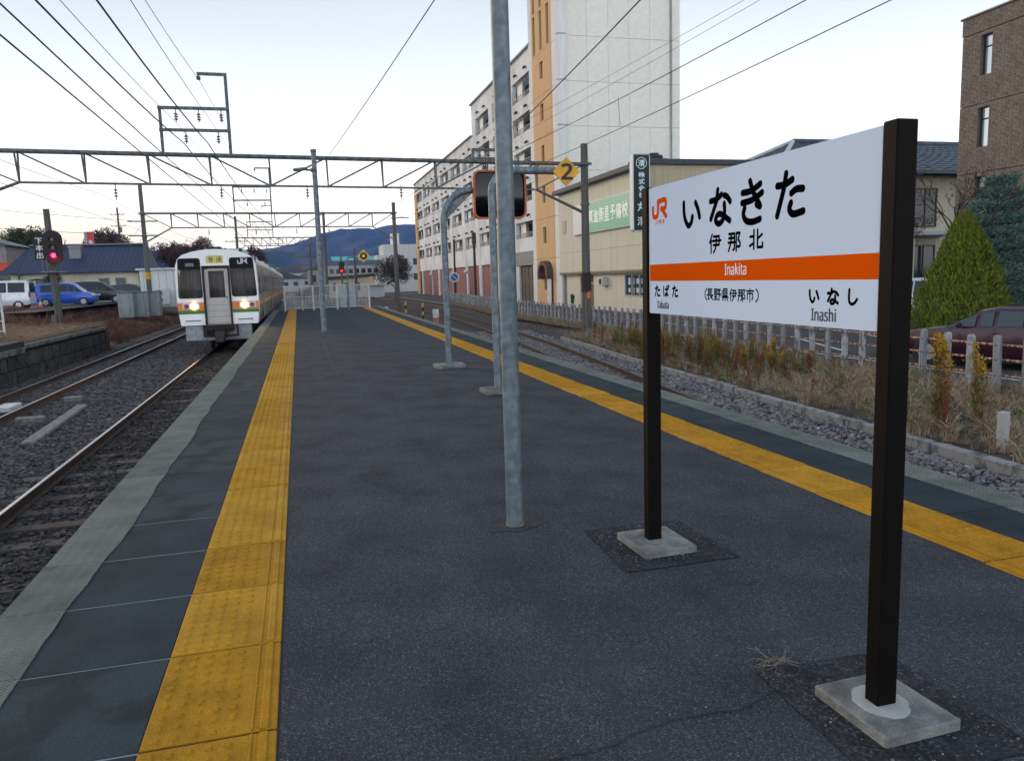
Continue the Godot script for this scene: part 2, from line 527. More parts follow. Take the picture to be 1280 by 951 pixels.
# ------------------------------------------------------------------ air, light, camera
func sky_texture() -> ImageTexture:
	var w := 512
	var h := 256
	var im := Image.create(w, h, false, Image.FORMAT_RGBAF)
	var f := FastNoiseLite.new()
	f.seed = 4
	f.frequency = 1.3
	f.fractal_octaves = 4
	for y in h:
		var el := (0.5 - (y + 0.5) / h) * PI
		for x in w:
			var az := wrapf((x + 0.5) / w * TAU, -PI, PI)                  # 0 is -z, along the track
			var e := maxf(el, 0.0)
			var k := exp(-e / lerpf(0.26, 0.172, smoothstep(-0.3, 0.8, cos(az))))                                          # 1 at the horizon, 0 overhead; broadened behind the camera to light camera-facing walls
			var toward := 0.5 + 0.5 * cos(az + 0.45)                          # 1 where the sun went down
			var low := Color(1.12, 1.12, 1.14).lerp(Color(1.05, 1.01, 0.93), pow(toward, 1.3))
			var high := Color(0.14, 0.175, 0.225).lerp(Color(0.125, 0.165, 0.215), toward)
			var c := high.lerp(low, k)
			var g := exp(-pow(e / 0.10, 3.0)) * exp(-pow((az + 0.6) / 0.75, 2.0))
			c = c.lerp(Color(0.54, 0.43, 0.21), clampf(g * 1.15, 0, 0.97))
			var d := Vector3(sin(az) * cos(el), sin(el) * 3.0, -cos(az) * cos(el))
			c = c.lerp(Color(0.7, 0.68, 0.68), 0.05 * clampf(f.get_noise_3dv(d * 1.2) + 0.3, 0, 1))
			im.set_pixel(x, y, Color(c.r, c.g, c.b, 1))
	return ImageTexture.create_from_image(im)


func air_and_camera() -> void:
	var cam := Camera3D.new()
	cam.name = "camera"
	cam.position = Vector3(0, 1.5, 0)
	cam.rotation_degrees = Vector3(-7.638, -15.228, -1.737)
	cam.fov = 52.6
	cam.near = 0.05
	cam.far = 9000.0
	add_child(cam)
	cam.current = true
	var e := Environment.new()
	e.background_mode = Environment.BG_SKY
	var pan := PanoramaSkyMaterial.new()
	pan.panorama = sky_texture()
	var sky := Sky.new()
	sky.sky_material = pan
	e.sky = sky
	e.tonemap_mode = Environment.TONE_MAPPER_LINEAR
	e.tonemap_exposure = 3.0
	e.sdfgi_enabled = true
	e.ssao_enabled = true
	e.ssil_enabled = true
	e.fog_enabled = true
	e.fog_light_color = Color(0.42, 0.64, 1.0)
	e.fog_density = 0.00016
	var we := WorldEnvironment.new()
	we.name = "world_environment"
	we.environment = e
	add_child(we)
	var sun := DirectionalLight3D.new()
	sun.name = "sun"
	sun.light_color = Color(1.0, 0.86, 0.68)
	sun.light_energy = 0.15
	sun.light_angular_distance = 20.0
	sun.shadow_enabled = true
	sun.rotation_degrees = Vector3(-14, 180 + 32, 0)
	add_child(sun)


# ------------------------------------------------------------------ land
func smooth(a: float, b: float, x: float) -> float:
	return smoothstep(a, b, x) if a < b else 1.0 - smoothstep(b, a, x)


func land_height(x: float, z: float) -> float:
	var y := -1.3
	if x < -8.4:
		if z > -38.0:
			y = lerpf(-0.22, 0.34, smooth(-10.0, -18.0, x))
		else:
			var from := -9.0 - 0.0
			y = lerpf(-1.25, 0.34, smooth(from, -18.5, x))
	elif x > 13.8:
		y = -1.1
	if z < -100.0:
		var d := Vector2(x, z).length()
		y = maxf(y, -1.3) + maxf(0.0, d - 150.0) * 0.012
	return y


func land() -> void:
	var xs := [-1800.0, -1000.0, -500.0, -300.0, -200.0, -150.0, -110.0, -80.0, -60.0, -45.0, -35.0, -28.0, -24.0, -20.0, -18.0, -16.0, -15.0, -14.0, -13.0, -12.0, -11.0, -10.0, -9.4, -8.9, -8.6, -8.38, -6.0, -3.0, 0.0, 4.0, 8.0, 8.8, 8.95, 10.0, 12.0, 14.0, 20.0, 30.0, 45.0, 60.0, 90.0, 150.0, 300.0, 600.0, 1200.0, 1800.0]
	var zs := [300.0, 100.0, 40.0, 15.0, 5.0, 0.0, -5.0, -10.0, -20.0, -27.0, -32.0, -37.95, -38.05, -42.0, -46.0, -52.0, -60.0, -70.0, -85.0, -100.0, -120.0, -150.0, -200.0, -300.0, -500.0, -800.0, -1200.0, -1800.0, -2500.0]
	var rows := []
	for z in zs:
		var line := []
		for x in xs:
			line.append(Vector3(x, land_height(x, z), z))
		rows.append(line)
	var b := B.new()
	for i in rows.size() - 1:
		for j in rows[0].size() - 1:
			b.quad(rows[i][j], rows[i][j + 1], rows[i + 1][j + 1], rows[i + 1][j])
	tag(put("ground", b, K.soil), "bare brown soil of the railway yard and the land around", "", "", "structure")

	# the wooded mountain across the valley
	var f := FastNoiseLite.new()
	f.seed = 9
	f.frequency = 0.0016
	f.fractal_octaves = 5
	f.fractal_type = FastNoiseLite.FRACTAL_RIDGED
	var g := FastNoiseLite.new()
	g.seed = 12
	g.frequency = 0.02
	g.fractal_octaves = 3
	var table := [[-70.0, 1.8], [-40.0, 2.0], [-20.0, 2.2], [-12.0, 2.35], [-8.8, 2.2], [-2.6, 2.3], [-0.7, 2.7], [0.75, 2.95], [1.75, 3.1], [3.4, 3.42], [5.7, 3.58], [7.4, 3.8], [8.4, 3.9], [13.0, 4.4], [22.0, 3.7], [40.0, 2.6], [70.0, 2.0]]
	var sheet := []
	for i in 46:
		var r := 1500.0 + i * 52.0
		var line := []
		for j in 321:
			var az := -64.0 + j * 0.4
			var el := 2.5
			for q in table.size() - 1:
				if az >= table[q][0] and az <= table[q + 1][0]:
					el = lerpf(table[q][1], table[q + 1][1], (az - table[q][0]) / (table[q + 1][0] - table[q][0]))
			var a := deg_to_rad(az)
			var p := Vector3(sin(a) * r, 0, -cos(a) * r)
			var top := tan(deg_to_rad(el)) * 2850.0
			var k := clampf((r - 1500.0) / 1350.0, 0, 1)
			var shape := pow(smooth(0, 1, k), 0.85) if r <= 2850.0 else 1.0 - 0.5 * (r - 2850.0) / 1000.0
			var y := top * shape
			y += (f.get_noise_2d(p.x, p.z) - 0.35) * 70.0 * sin(clampf(k, 0, 1) * PI) + g.get_noise_2d(p.x, p.z) * 4.5
			line.append(Vector3(p.x, y, p.z))
		sheet.append(line)
	var hb := B.new()
	hb.skin(sheet)
	tag(put("mountain", hb, mat(Color(0.03, 0.045, 0.04), 0.95, 0.0, T.stain, 0.004, T.blotch, 0.02)), "long wooded mountain ridge across the valley", "", "", "structure")

	# strip of soil between edging and picket fence
	var vs := []
	var vz := 10.0
	while vz > -96.0:
		var line := []
		var x0 := kerb_x(vz) + 0.12 if vz > -31.0 else 13.0 if vz > -50.0 else 13.0 + (-vz - 50.0) * 0.07
		var x1 := 14.2 if vz > -50.0 else 14.2 + (-vz - 50.0) * 0.075
		for i in 9:
			var q := lerpf(x0, x1, i / 8.0)
			line.append(Vector3(q, -1.08 + g.get_noise_2d(q * 30.0, vz * 30.0) * 0.05 * sin(i / 8.0 * PI), vz))
		vs.append(line)
		vz -= 1.0
	var vb := B.new()
	vb.skin(vs)
	tag(put("verge", vb, K.soil), "strip of bare soil under the dry grass along the picket fence", "", "", "structure")
	# pavings
	var st := B.new()
	st.quad(Vector3(13.95, -1.05, 20), Vector3(60, -1.05, 20), Vector3(60, -1.05, -61.5), Vector3(13.95, -1.05, -61.5))
	st.quad(Vector3(13.95, -1.05, -61.5), Vector3(21.5, -1.05, -61.5), Vector3(21.5, -1.05, -150), Vector3(13.95, -1.05, -150))
	tag(put("street", st, K.street), "grey asphalt street beyond the concrete picket fence", "", "", "structure")
	var lot := B.new()
	lot.quad(Vector3(-60, 0.375, -48), Vector3(-14.2, 0.375, -48), Vector3(-14.2, 0.375, -84), Vector3(-60, 0.375, -84))
	tag(put("car_park", lot, K.street), "asphalt car park beyond the left-hand tracks", "", "", "structure")
	var line_b := B.new()
	for k in 5:
		line_b.quad(Vector3(16.0 + k * 3.0, -1.046, -20.0), Vector3(16.12 + k * 3.0, -1.046, -20.0), Vector3(17.72 + k * 3.0, -1.046, -24.6), Vector3(17.6 + k * 3.0, -1.046, -24.6))
	line_b.quad(Vector3(14.9, -1.046, 10), Vector3(15.02, -1.046, 10), Vector3(15.02, -1.046, -140), Vector3(14.9, -1.046, -140))
	tag(put("road_marking", line_b, K.white_paint), "thin white lines painted on the street", "", "", "structure")


# ------------------------------------------------------------------ platform
func right_x(z: float, x0: float) -> float:
	return x0 - z * 0.0078


func tactile_tile(len: float, wide: float, mirror: bool) -> ArrayMesh:
	var b := B.new()
	b.box(Vector3(0, -0.02, 0), Vector3(wide, 0.04, len), 0.004)
	var s := -1.0 if mirror else 1.0
	# five files of studs on the track side, then a line of bars on the walking side
	for i in 5:
		for j in 9:
			var c := Vector3(s * (-wide * 0.5 + 0.04 + i * 0.06), 0, (j - 4) * (len / 9.2))
			var lo := []
			var hi := []
			for k in 7:
				var a := TAU * k / 7.0
				lo.append(c + Vector3(cos(a) * 0.0165, 0, sin(a) * 0.0165))
				hi.append(c + Vector3(cos(a) * 0.0115, 0.0085, sin(a) * 0.0115))
			for k in 7:
				var l := (k + 1) % 7
				b.cq(lo[k], lo[l], hi[l], hi[k], c - Vector3(0, 0.02, 0))
				b.ct(hi[k], hi[l], c + Vector3(0, 0.0085, 0), c - Vector3(0, 0.02, 0))
	b.box(Vector3(s * (wide * 0.5 - 0.082), 0.0, 0), Vector3(0.008, 0.010, len * 0.985), 0.002)
	b.box(Vector3(s * (wide * 0.5 - 0.042), 0.0, 0), Vector3(0.03, 0.014, len * 0.985), 0.004)
	return b.mesh()


func platform() -> void:
	var p := Node3D.new()
	p.name = "platform"
	add_child(p)
	tag(p, "island platform with dark asphalt between two yellow tactile strips", "", "", "structure")
	var pitch := 0.67
	var last := -44.6
	# bed under everything (mortar shows in the joints)
	var bed := B.new()
	bed.quad(Vector3(-1.40, -0.0065, 14), Vector3(right_x(14, 4.36), -0.0065, 14), Vector3(right_x(-48, 4.36), -0.0065, -48), Vector3(-1.40, -0.0065, -48))
	put("joint_mortar", bed, K.mortar, p)
	var side := B.new()
	side.box(Vector3(-1.27, -0.70, -17.0), Vector3(0.2, 1.2, 62.0))
	var q0 := Vector3(right_x(14, 4.15), -1.3, 14)
	var q1 := Vector3(right_x(-48, 4.15), -1.3, -48)
	side.cq(q0, q1, q1 + Vector3(0, 1.22, 0), q0 + Vector3(0, 1.22, 0), Vector3(0, -0.6, -17))
	side.cq(Vector3(-1.3, -1.3, -48), q1, q1 + Vector3(0, 1.22, 0), Vector3(-1.3, -0.08, -48), Vector3(0, -0.6, -17))
	put("retaining_wall", side, K.concrete_old, p)
	# asphalt
	var a := B.new()
	var za := 14.0
	while za > -47.9:
		var zb := maxf(za - 2.0, -48.0)
		a.quad(Vector3(-0.156, -0.004, za), Vector3(right_x(za, 3.228), -0.004, za), Vector3(right_x(zb, 3.228), -0.004, zb), Vector3(-0.156, -0.004, zb))
		za = zb
	put("asphalt_surface", a, K.asphalt, p)
	var gap := B.new()
	gap.quad(Vector3(-0.17, -0.0052, 14), Vector3(-0.15, -0.0052, 14), Vector3(-0.15, -0.0052, -48), Vector3(-0.17, -0.0052, -48))
	gap.quad(Vector3(right_x(14, 3.222), -0.0052, 14), Vector3(right_x(14, 3.24), -0.0052, 14), Vector3(right_x(-48, 3.24), -0.0052, -48), Vector3(right_x(-48, 3.222), -0.0052, -48))
	gap.quad(Vector3(-0.60, -0.0056, 14), Vector3(-0.17, -0.0056, 14), Vector3(-0.17, -0.0056, -48), Vector3(-0.60, -0.0056, -48))
	gap.quad(Vector3(right_x(14, 3.24), -0.0056, 14), Vector3(right_x(14, 3.655), -0.0056, 14), Vector3(right_x(-48, 3.655), -0.0056, -48), Vector3(right_x(-48, 3.24), -0.0056, -48))
	put("edge_joint", gap, K.void, p)
	# single pale stones in the worn surface, and crumbs of dirt along the right strip
	var chip := SphereMesh.new()
	chip.radius = 0.5
	chip.height = 0.6
	chip.radial_segments = 6
	chip.rings = 3
	R.seed = 72
	var chips := []
	var chip_tint := []
	for k in 5200:
		var cz := -1.3 - pow(R.randf(), 1.5) * 13.0
		var s := R.randf_range(0.0016, 0.0042) * (1.7 if R.randf() < 0.05 else 1.0)
		chips.append(Transform3D(Basis.from_euler(Vector3(0, R.randf() * 6, 0)).scaled(Vector3(s * R.randf_range(0.8, 1.6), s * 0.8, s)), Vector3(R.randf_range(-0.15, 3.2), -0.0037, cz)))
		var g := R.randf_range(0.12, 0.34)
		chip_tint.append(Color(g, g, g * 1.03))
	scatter("surface_stones", chip, K.stone, chips, p, chip_tint)
	chips = []
	chip_tint = []
	for k in 900:
		var cz := -4.0 - pow(R.randf(), 1.2) * 22.0
		var lump := 0.5 + 0.5 * sin(cz * 3.1) * sin(cz * 0.9)
		if R.randf() > lump * lump:
			continue
		var s := R.randf_range(0.006, 0.024)
		chips.append(Transform3D(Basis.from_euler(Vector3(0, R.randf() * 6, 0)).scaled(Vector3(s * 1.5, s * 0.5, s)), Vector3(right_x(cz, 3.232) + R.randfn() * 0.016, -0.002, cz)))
		chip_tint.append(Color(0.05, 0.035, 0.022) * R.randf_range(0.6, 1.5))
	for k in 240:
		var cz := -1.5 - R.randf() * 14.0
		var s := R.randf_range(0.003, 0.009)
		chips.append(Transform3D(Basis.from_euler(Vector3(0, R.randf() * 6, 0)).scaled(Vector3(s * 1.5, s * 0.6, s)), Vector3(-0.15 + absf(R.randfn()) * 0.008, -0.003, cz)))
		chip_tint.append(Color(0.09, 0.075, 0.06) * R.randf_range(0.5, 1.8))
	scatter("edge_grit", chip, K.stone, chips, p, chip_tint)
	# rough patches cut out round the feet of the name board, and the crack that joins them
	for c in [[1.84, -2.05, 0.30, 0.34], [1.84, -3.80, 0.33, 0.34]]:
		var pb := B.new()
		pb.quad(Vector3(c[0] - c[2], 0.0, c[1] + c[3]), Vector3(c[0] + c[2], 0.0, c[1] + c[3]), Vector3(c[0] + c[2] - 0.02, 0.0, c[1] - c[3]), Vector3(c[0] - c[2] + 0.03, 0.0, c[1] - c[3]))
		put("asphalt_patch", pb, K.asphalt_patch, p)
	var peb := SphereMesh.new()
	peb.radius = 0.5
	peb.height = 0.7
	peb.radial_segments = 7
	peb.rings = 3
	R.seed = 70
	var spots := []
	var shade := []
	for c in [[1.84, -2.05, 0.28, 0.31], [1.84, -3.80, 0.31, 0.31]]:
		for k in 260:
			var s := R.randf_range(0.004, 0.011) * (1.8 if R.randf() < 0.06 else 1.0)
			spots.append(Transform3D(Basis.from_euler(Vector3(R.randf(), R.randf() * 6, R.randf())).scaled(Vector3(s * R.randf_range(0.8, 1.5), s, s)), Vector3(c[0] + R.randf_range(-1, 1) * c[2], 0.001, c[1] + R.randf_range(-1, 1) * c[3])))
			var g := R.randf_range(0.03, 0.13) * (2.2 if R.randf() < 0.08 else 1.0)
			shade.append(Color(g, g, g * 1.02))
	scatter("aggregate", peb, K.stone, spots, p, shade)
	var crack := B.new()
	R.seed = 71
	var at := Vector3(1.545, 0.0005, -2.26)
	for k in 34:
		var nx := at + Vector3(-0.02 - R.randf() * 0.025, 0, R.randf_range(-0.010, 0.024))
		var wv := Vector3(0, 0, R.randf_range(0.002, 0.006))
		crack.quad(at + wv, nx + wv, nx - wv, at - wv)
		at = nx
	put("crack", crack, K.void, p)
	var seam := B.new()
	at = Vector3(0.55, 0.0005, -12.0)
	for k in 40:
		var nx := at + Vector3(R.randf_range(-0.015, 0.012), 0, -0.5)
		var wv := Vector3(R.randf_range(0.006, 0.02), 0, 0)
		seam.quad(at - wv, at + wv, nx + wv, nx - wv)
		at = nx
	put("crack", seam, mat(Color(0.03, 0.03, 0.033), 0.9), p)
	# dark damp rings round the feet of poles, and finer cracks
	R.seed = 79
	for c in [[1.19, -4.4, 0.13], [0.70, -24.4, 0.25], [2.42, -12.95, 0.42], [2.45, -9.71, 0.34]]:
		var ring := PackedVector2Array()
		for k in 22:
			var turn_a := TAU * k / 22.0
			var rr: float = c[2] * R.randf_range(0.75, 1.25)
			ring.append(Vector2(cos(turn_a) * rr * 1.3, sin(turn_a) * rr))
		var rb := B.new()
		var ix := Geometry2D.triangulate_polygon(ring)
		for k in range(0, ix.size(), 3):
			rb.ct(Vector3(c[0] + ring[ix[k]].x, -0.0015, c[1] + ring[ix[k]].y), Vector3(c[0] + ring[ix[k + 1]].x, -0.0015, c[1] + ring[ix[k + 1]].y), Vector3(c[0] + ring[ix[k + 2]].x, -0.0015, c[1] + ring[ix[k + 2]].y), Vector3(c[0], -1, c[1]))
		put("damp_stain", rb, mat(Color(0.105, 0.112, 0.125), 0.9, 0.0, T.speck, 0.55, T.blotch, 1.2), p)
	for c in [[Vector3(0.95, 0.0004, -2.27), Vector3(-0.012, 0, 0.03), 16], [Vector3(2.2, 0.0004, -4.2), Vector3(0.03, 0, -0.012), 30], [Vector3(0.0, 0.0004, -6.4), Vector3(0.034, 0, -0.004), 44], [Vector3(1.35, 0.0004, -6.55), Vector3(0.012, 0, -0.03), 40]]:
		var cb := B.new()
		var q: Vector3 = c[0]
		for k in c[2]:
			var nx: Vector3 = q + c[1] + Vector3(R.randfn() * 0.008, 0, R.randfn() * 0.008)
			var side_v: Vector3 = (nx - q).cross(Vector3.UP).normalized() * R.randf_range(0.0006, 0.0016)
			cb.quad(q + side_v, nx + side_v, nx - side_v, q - side_v)
			q = nx
		put("crack", cb, K.void, p)
	# pieces: yellow tiles, grey slabs and ribbed edge stones, one by one near, joined farther off
	var tile_l := tactile_tile(pitch - 0.013, 0.435, false)
	var tile_r := tactile_tile(pitch - 0.013, 0.42, true)
	var slab_m := []
	for k in 3:
		var sb := B.new()
		sb.box(Vector3(0, -0.02, 0), Vector3(0.59, 0.04, pitch - 0.010 - k * 0.002), 0.003)
		slab_m.append(sb.mesh())
	var slab_r := B.new()
	slab_r.box(Vector3(0, -0.02, 0), Vector3(0.44, 0.04, pitch - 0.008), 0.003)
	var slab_rm := slab_r.mesh()
	var edge_l := B.new()
	edge_l.box(Vector3(0, -0.04, 0), Vector3(0.305, 0.08, pitch - 0.006), 0.006)
	var edge_lm := edge_l.mesh()
	var edge_r := B.new()
	edge_r.box(Vector3(0, -0.04, 0), Vector3(0.275, 0.08, pitch - 0.006), 0.006)
	var edge_rm := edge_r.mesh()
	var far_b := [B.new(), B.new(), B.new()]
	R.seed = 5
	var wob := FastNoiseLite.new()
	wob.seed = 6
	wob.frequency = 0.03
	var yaw := Basis(Vector3.UP, 0.0078)
	for k in range(-12, 70):
		var z := -2.58 - pitch * (k + 0.5)
		if z < -47.6:
			break
		if z > -21.0 and z < 3.0:
			var dy := R.randf_range(-0.0025, 0.0025)
			put("tactile_tile", tile_l, K.yellow[R.randi() % 3], p, Vector3(-0.383, dy, z))
			put("paving_slab", slab_m[R.randi() % 3], K.slab[R.randi() % 3], p, Vector3(-0.898, R.randf_range(-0.003, -0.0008), z))
			var eb := B.new()
			var outline := PackedVector2Array([Vector2(-0.152, pitch * 0.5 - 0.003), Vector2(-0.152, -pitch * 0.5 + 0.003)])
			for q in 7:
				var ez := lerpf(-pitch * 0.5 + 0.003, pitch * 0.5 - 0.003, q / 6.0)
				outline.append(Vector2(0.153 + wob.get_noise_1d((ez - z) * 14.0) * 0.05 + wob.get_noise_1d((ez - z) * 90.0) * 0.012, ez))
			eb.prism(outline, Transform3D(Basis(Vector3(1, 0, 0), Vector3(0, 0, -1), Vector3(0, 1, 0)), Vector3.ZERO), 0.08, false)
			put("edge_stone", eb, K.edge[R.randi() % 2], p, Vector3(-1.288, -0.0765 + R.randf_range(-0.0005, 0.001), z))
			var mj := B.new()
			mj.box(Vector3(0.12, -0.0125, 0), Vector3(0.59, 0.02, 0.013))
			put("mortar_joint", mj, K.mortar, p, Vector3(-1.018, -0.0022, z + pitch * 0.5))
			put("tactile_tile", tile_r, K.yellow[R.randi() % 3], p, Vector3(right_x(z, 3.447), R.randf_range(-0.0025, 0.0025), z + 0.27), yaw)
			put("paving_slab", slab_rm, K.slab[R.randi() % 3], p, Vector3(right_x(z, 3.881), R.randf_range(-0.003, 0.002), z + 0.27), yaw)
			put("edge_stone", edge_rm, K.edge[R.randi() % 2], p, Vector3(right_x(z, 4.243), R.randf_range(-0.002, 0.002), z + 0.27), yaw)
		else:
			far_b[0].box(Vector3(-0.383, -0.02, z), Vector3(0.435, 0.04, pitch - 0.008))
			far_b[0].box(Vector3(right_x(z, 3.447), -0.02, z + 0.27), Vector3(0.42, 0.04, pitch - 0.008))
			for i in 5:
				far_b[0].box(Vector3(-0.56 + i * 0.06, 0.0, z), Vector3(0.018, 0.008, pitch - 0.05))
			far_b[1].box(Vector3(-0.868, -0.02, z), Vector3(0.53, 0.04, pitch - 0.01))
			far_b[1].box(Vector3(right_x(z, 3.881), -0.02, z + 0.27), Vector3(0.44, 0.04, pitch - 0.008))
			far_b[2].box(Vector3(-1.288, -0.04, z), Vector3(0.305, 0.08, pitch - 0.006))
			far_b[2].box(Vector3(right_x(z, 4.243), -0.04, z + 0.27), Vector3(0.275, 0.08, pitch - 0.006))
	tag(put("tactile_paving", far_b[0], K.yellow[0], p), "", "", "", "stuff")
	tag(put("slab_paving", far_b[1], K.slab[0], p), "", "", "", "stuff")
	tag(put("edge_paving", far_b[2], K.edge[0], p), "", "", "", "stuff")

	# the low end of the platform opposite, and the old stone wall that runs on from it
	var o := Node3D.new()
	o.name = "opposite_platform"
	add_child(o)
	tag(o, "end of the opposite platform with old stone facing", "", "", "structure")
	var top := B.new()
	top.box(Vector3(-11.2, -0.09, -8.0), Vector3(5.8, 0.18, 38.0), 0.02)
	top.box(Vector3(-11.8, -0.091, -29.3), Vector3(4.4, 0.18, 5.0), 0.02)
	put("platform_top", top, K.street, o)
	var lip := B.new()
	lip.box(Vector3(-8.36, -0.28, -8.0), Vector3(0.14, 0.2, 38.0), 0.02)
	put("coping", lip, K.concrete_old, o)
	var face := B.new()
	face.box(Vector3(-8.55, -0.85, -8.0), Vector3(0.3, 0.98, 37.8))
	var joint := mat(Color(0.03, 0.028, 0.026), 0.95)
	put("wall_core", face, joint, o)
	R.seed = 19
	var stone_mats := [mat(Color(0.12, 0.115, 0.105), 0.95, 0.0, T.streak_dark, 0.7, T.stain, 0.5), mat(Color(0.16, 0.155, 0.14), 0.95, 0.0, T.streak_dark, 0.9, T.stain, 0.4), mat(Color(0.09, 0.085, 0.08), 0.95, 0.0, T.streak_dark, 0.8, T.stain, 0.5)]
	var low := B.new()
	low.box(Vector3(-8.62, -0.72, -32.6), Vector3(0.3, 0.98, 11.2))
	put("wall_core", low, joint, o)
	for row in 2:
		var z := -18.0
		while z > -38.0:
			var l := R.randf_range(0.45, 1.1)
			var h := 0.46
			var sb := B.new()
			sb.box(Vector3.ZERO, Vector3(0.12, h - 0.012, l - 0.014), 0.025)
			put("wall_stone", sb, stone_mats[R.randi() % 3], o, Vector3(-8.40 - R.randf() * 0.02, -1.06 + row * h, z - l * 0.5), Basis(Vector3.UP, R.randf_range(-0.05, 0.05)))
			z -= l
	var cz := -27.1
	while cz > -38.0:
		var cb := B.new()
		cb.box(Vector3.ZERO, Vector3(0.36, 0.13, 1.55), 0.02)
		put("coping_stone", cb, K.concrete_old, o, Vector3(-8.5, -0.2, cz - 0.8), Basis(Vector3.UP, R.randf_range(-0.01, 0.01)))
		cz -= 1.6


# ------------------------------------------------------------------ tracks
func track(label: String, line: Array, shiny: bool, sleepers: int, seed_: int) -> void:
	var t := thing("railway_track", label, "railway track")
	R.seed = seed_
	var pts := []
	for i in line.size() - 1:
		for k in 8:
			var p0: Vector2 = line[maxi(i - 1, 0)]
			var p3: Vector2 = line[mini(i + 2, line.size() - 1)]
			pts.append(line[i].cubic_interpolate(line[i + 1], p0, p3, k / 8.0))
	pts.append(line[-1])
	var prof := [[-0.062, -0.15], [-0.062, -0.138], [-0.012, -0.122], [-0.009, -0.05], [-0.034, -0.036], [-0.034, -0.006], [-0.026, 0.0], [0.026, 0.0], [0.034, -0.006], [0.034, -0.036], [0.009, -0.05], [0.012, -0.122], [0.062, -0.138], [0.062, -0.15]]
	for s in [-1.0, 1.0]:
		var b := B.new()
		var top := B.new()
		var prev := []
		var prev_t := []
		for i in pts.size():
			var d: Vector2 = (pts[mini(i + 1, pts.size() - 1)] - pts[maxi(i - 1, 0)]).normalized()
			var lat := Vector3(-d.y, 0, d.x)
			if lat.x < 0.0:
				lat = -lat
			var c: Vector3 = Vector3(pts[i].x, RAIL, pts[i].y) + lat * s * 0.566
			var ring := []
			for q in prof:
				ring.append(c + lat * q[0] + Vector3(0, q[1], 0))
			var tr := [c + lat * -0.024 + Vector3(0, 0.002, 0), c + lat * 0.024 + Vector3(0, 0.002, 0)]
			if i > 0:
				var o: Vector3 = c - Vector3(0, 0.07, 0)
				for k in prof.size():
					var l := (k + 1) % prof.size()
					b.cq(prev[k], prev[l], ring[l], ring[k], o)
				top.cq(prev_t[0], prev_t[1], tr[1], tr[0], o)
			prev = ring
			prev_t = tr
		var rail := put("rail", b, K.rust_rail, t)
		put("running_surface", top, K.shine if shiny else K.dull_rail, rail)
	var sm := []
	for k in 3:
		var sb := B.new()
		sb.box(Vector3.ZERO, Vector3(2.0 + k * 0.05, 0.14, 0.2 + k * 0.015), 0.015)
		sm.append(sb.mesh())
	var mats := [K.sleeper, mat(Color(0.16, 0.145, 0.13), 0.92, 0.0, T.grain, 1.2, T.blotch, 0.7), mat(Color(0.09, 0.075, 0.065), 0.92, 0.0, T.grain, 1.2, T.blotch, 0.7)]
	var walked := 0.0
	var made := 0
	for i in range(pts.size() - 1, 0, -1):
		pass
	for i in pts.size() - 1:
		var seg: Vector2 = pts[i + 1] - pts[i]
		var l := seg.length()
		while walked < l and made < sleepers:
			var c: Vector2 = pts[i] + seg * (walked / l)
			var turn := atan2(seg.x, seg.y)
			put("sleeper", sm[R.randi() % 3], mats[R.randi() % 3], t, Vector3(c.x + R.randf_range(-0.03, 0.03), RAIL - 0.226 + R.randf_range(-0.012, 0.008), c.y), Basis(Vector3.UP, turn + R.randf_range(-0.02, 0.02)))
			walked += 0.66
			made += 1
		walked -= l


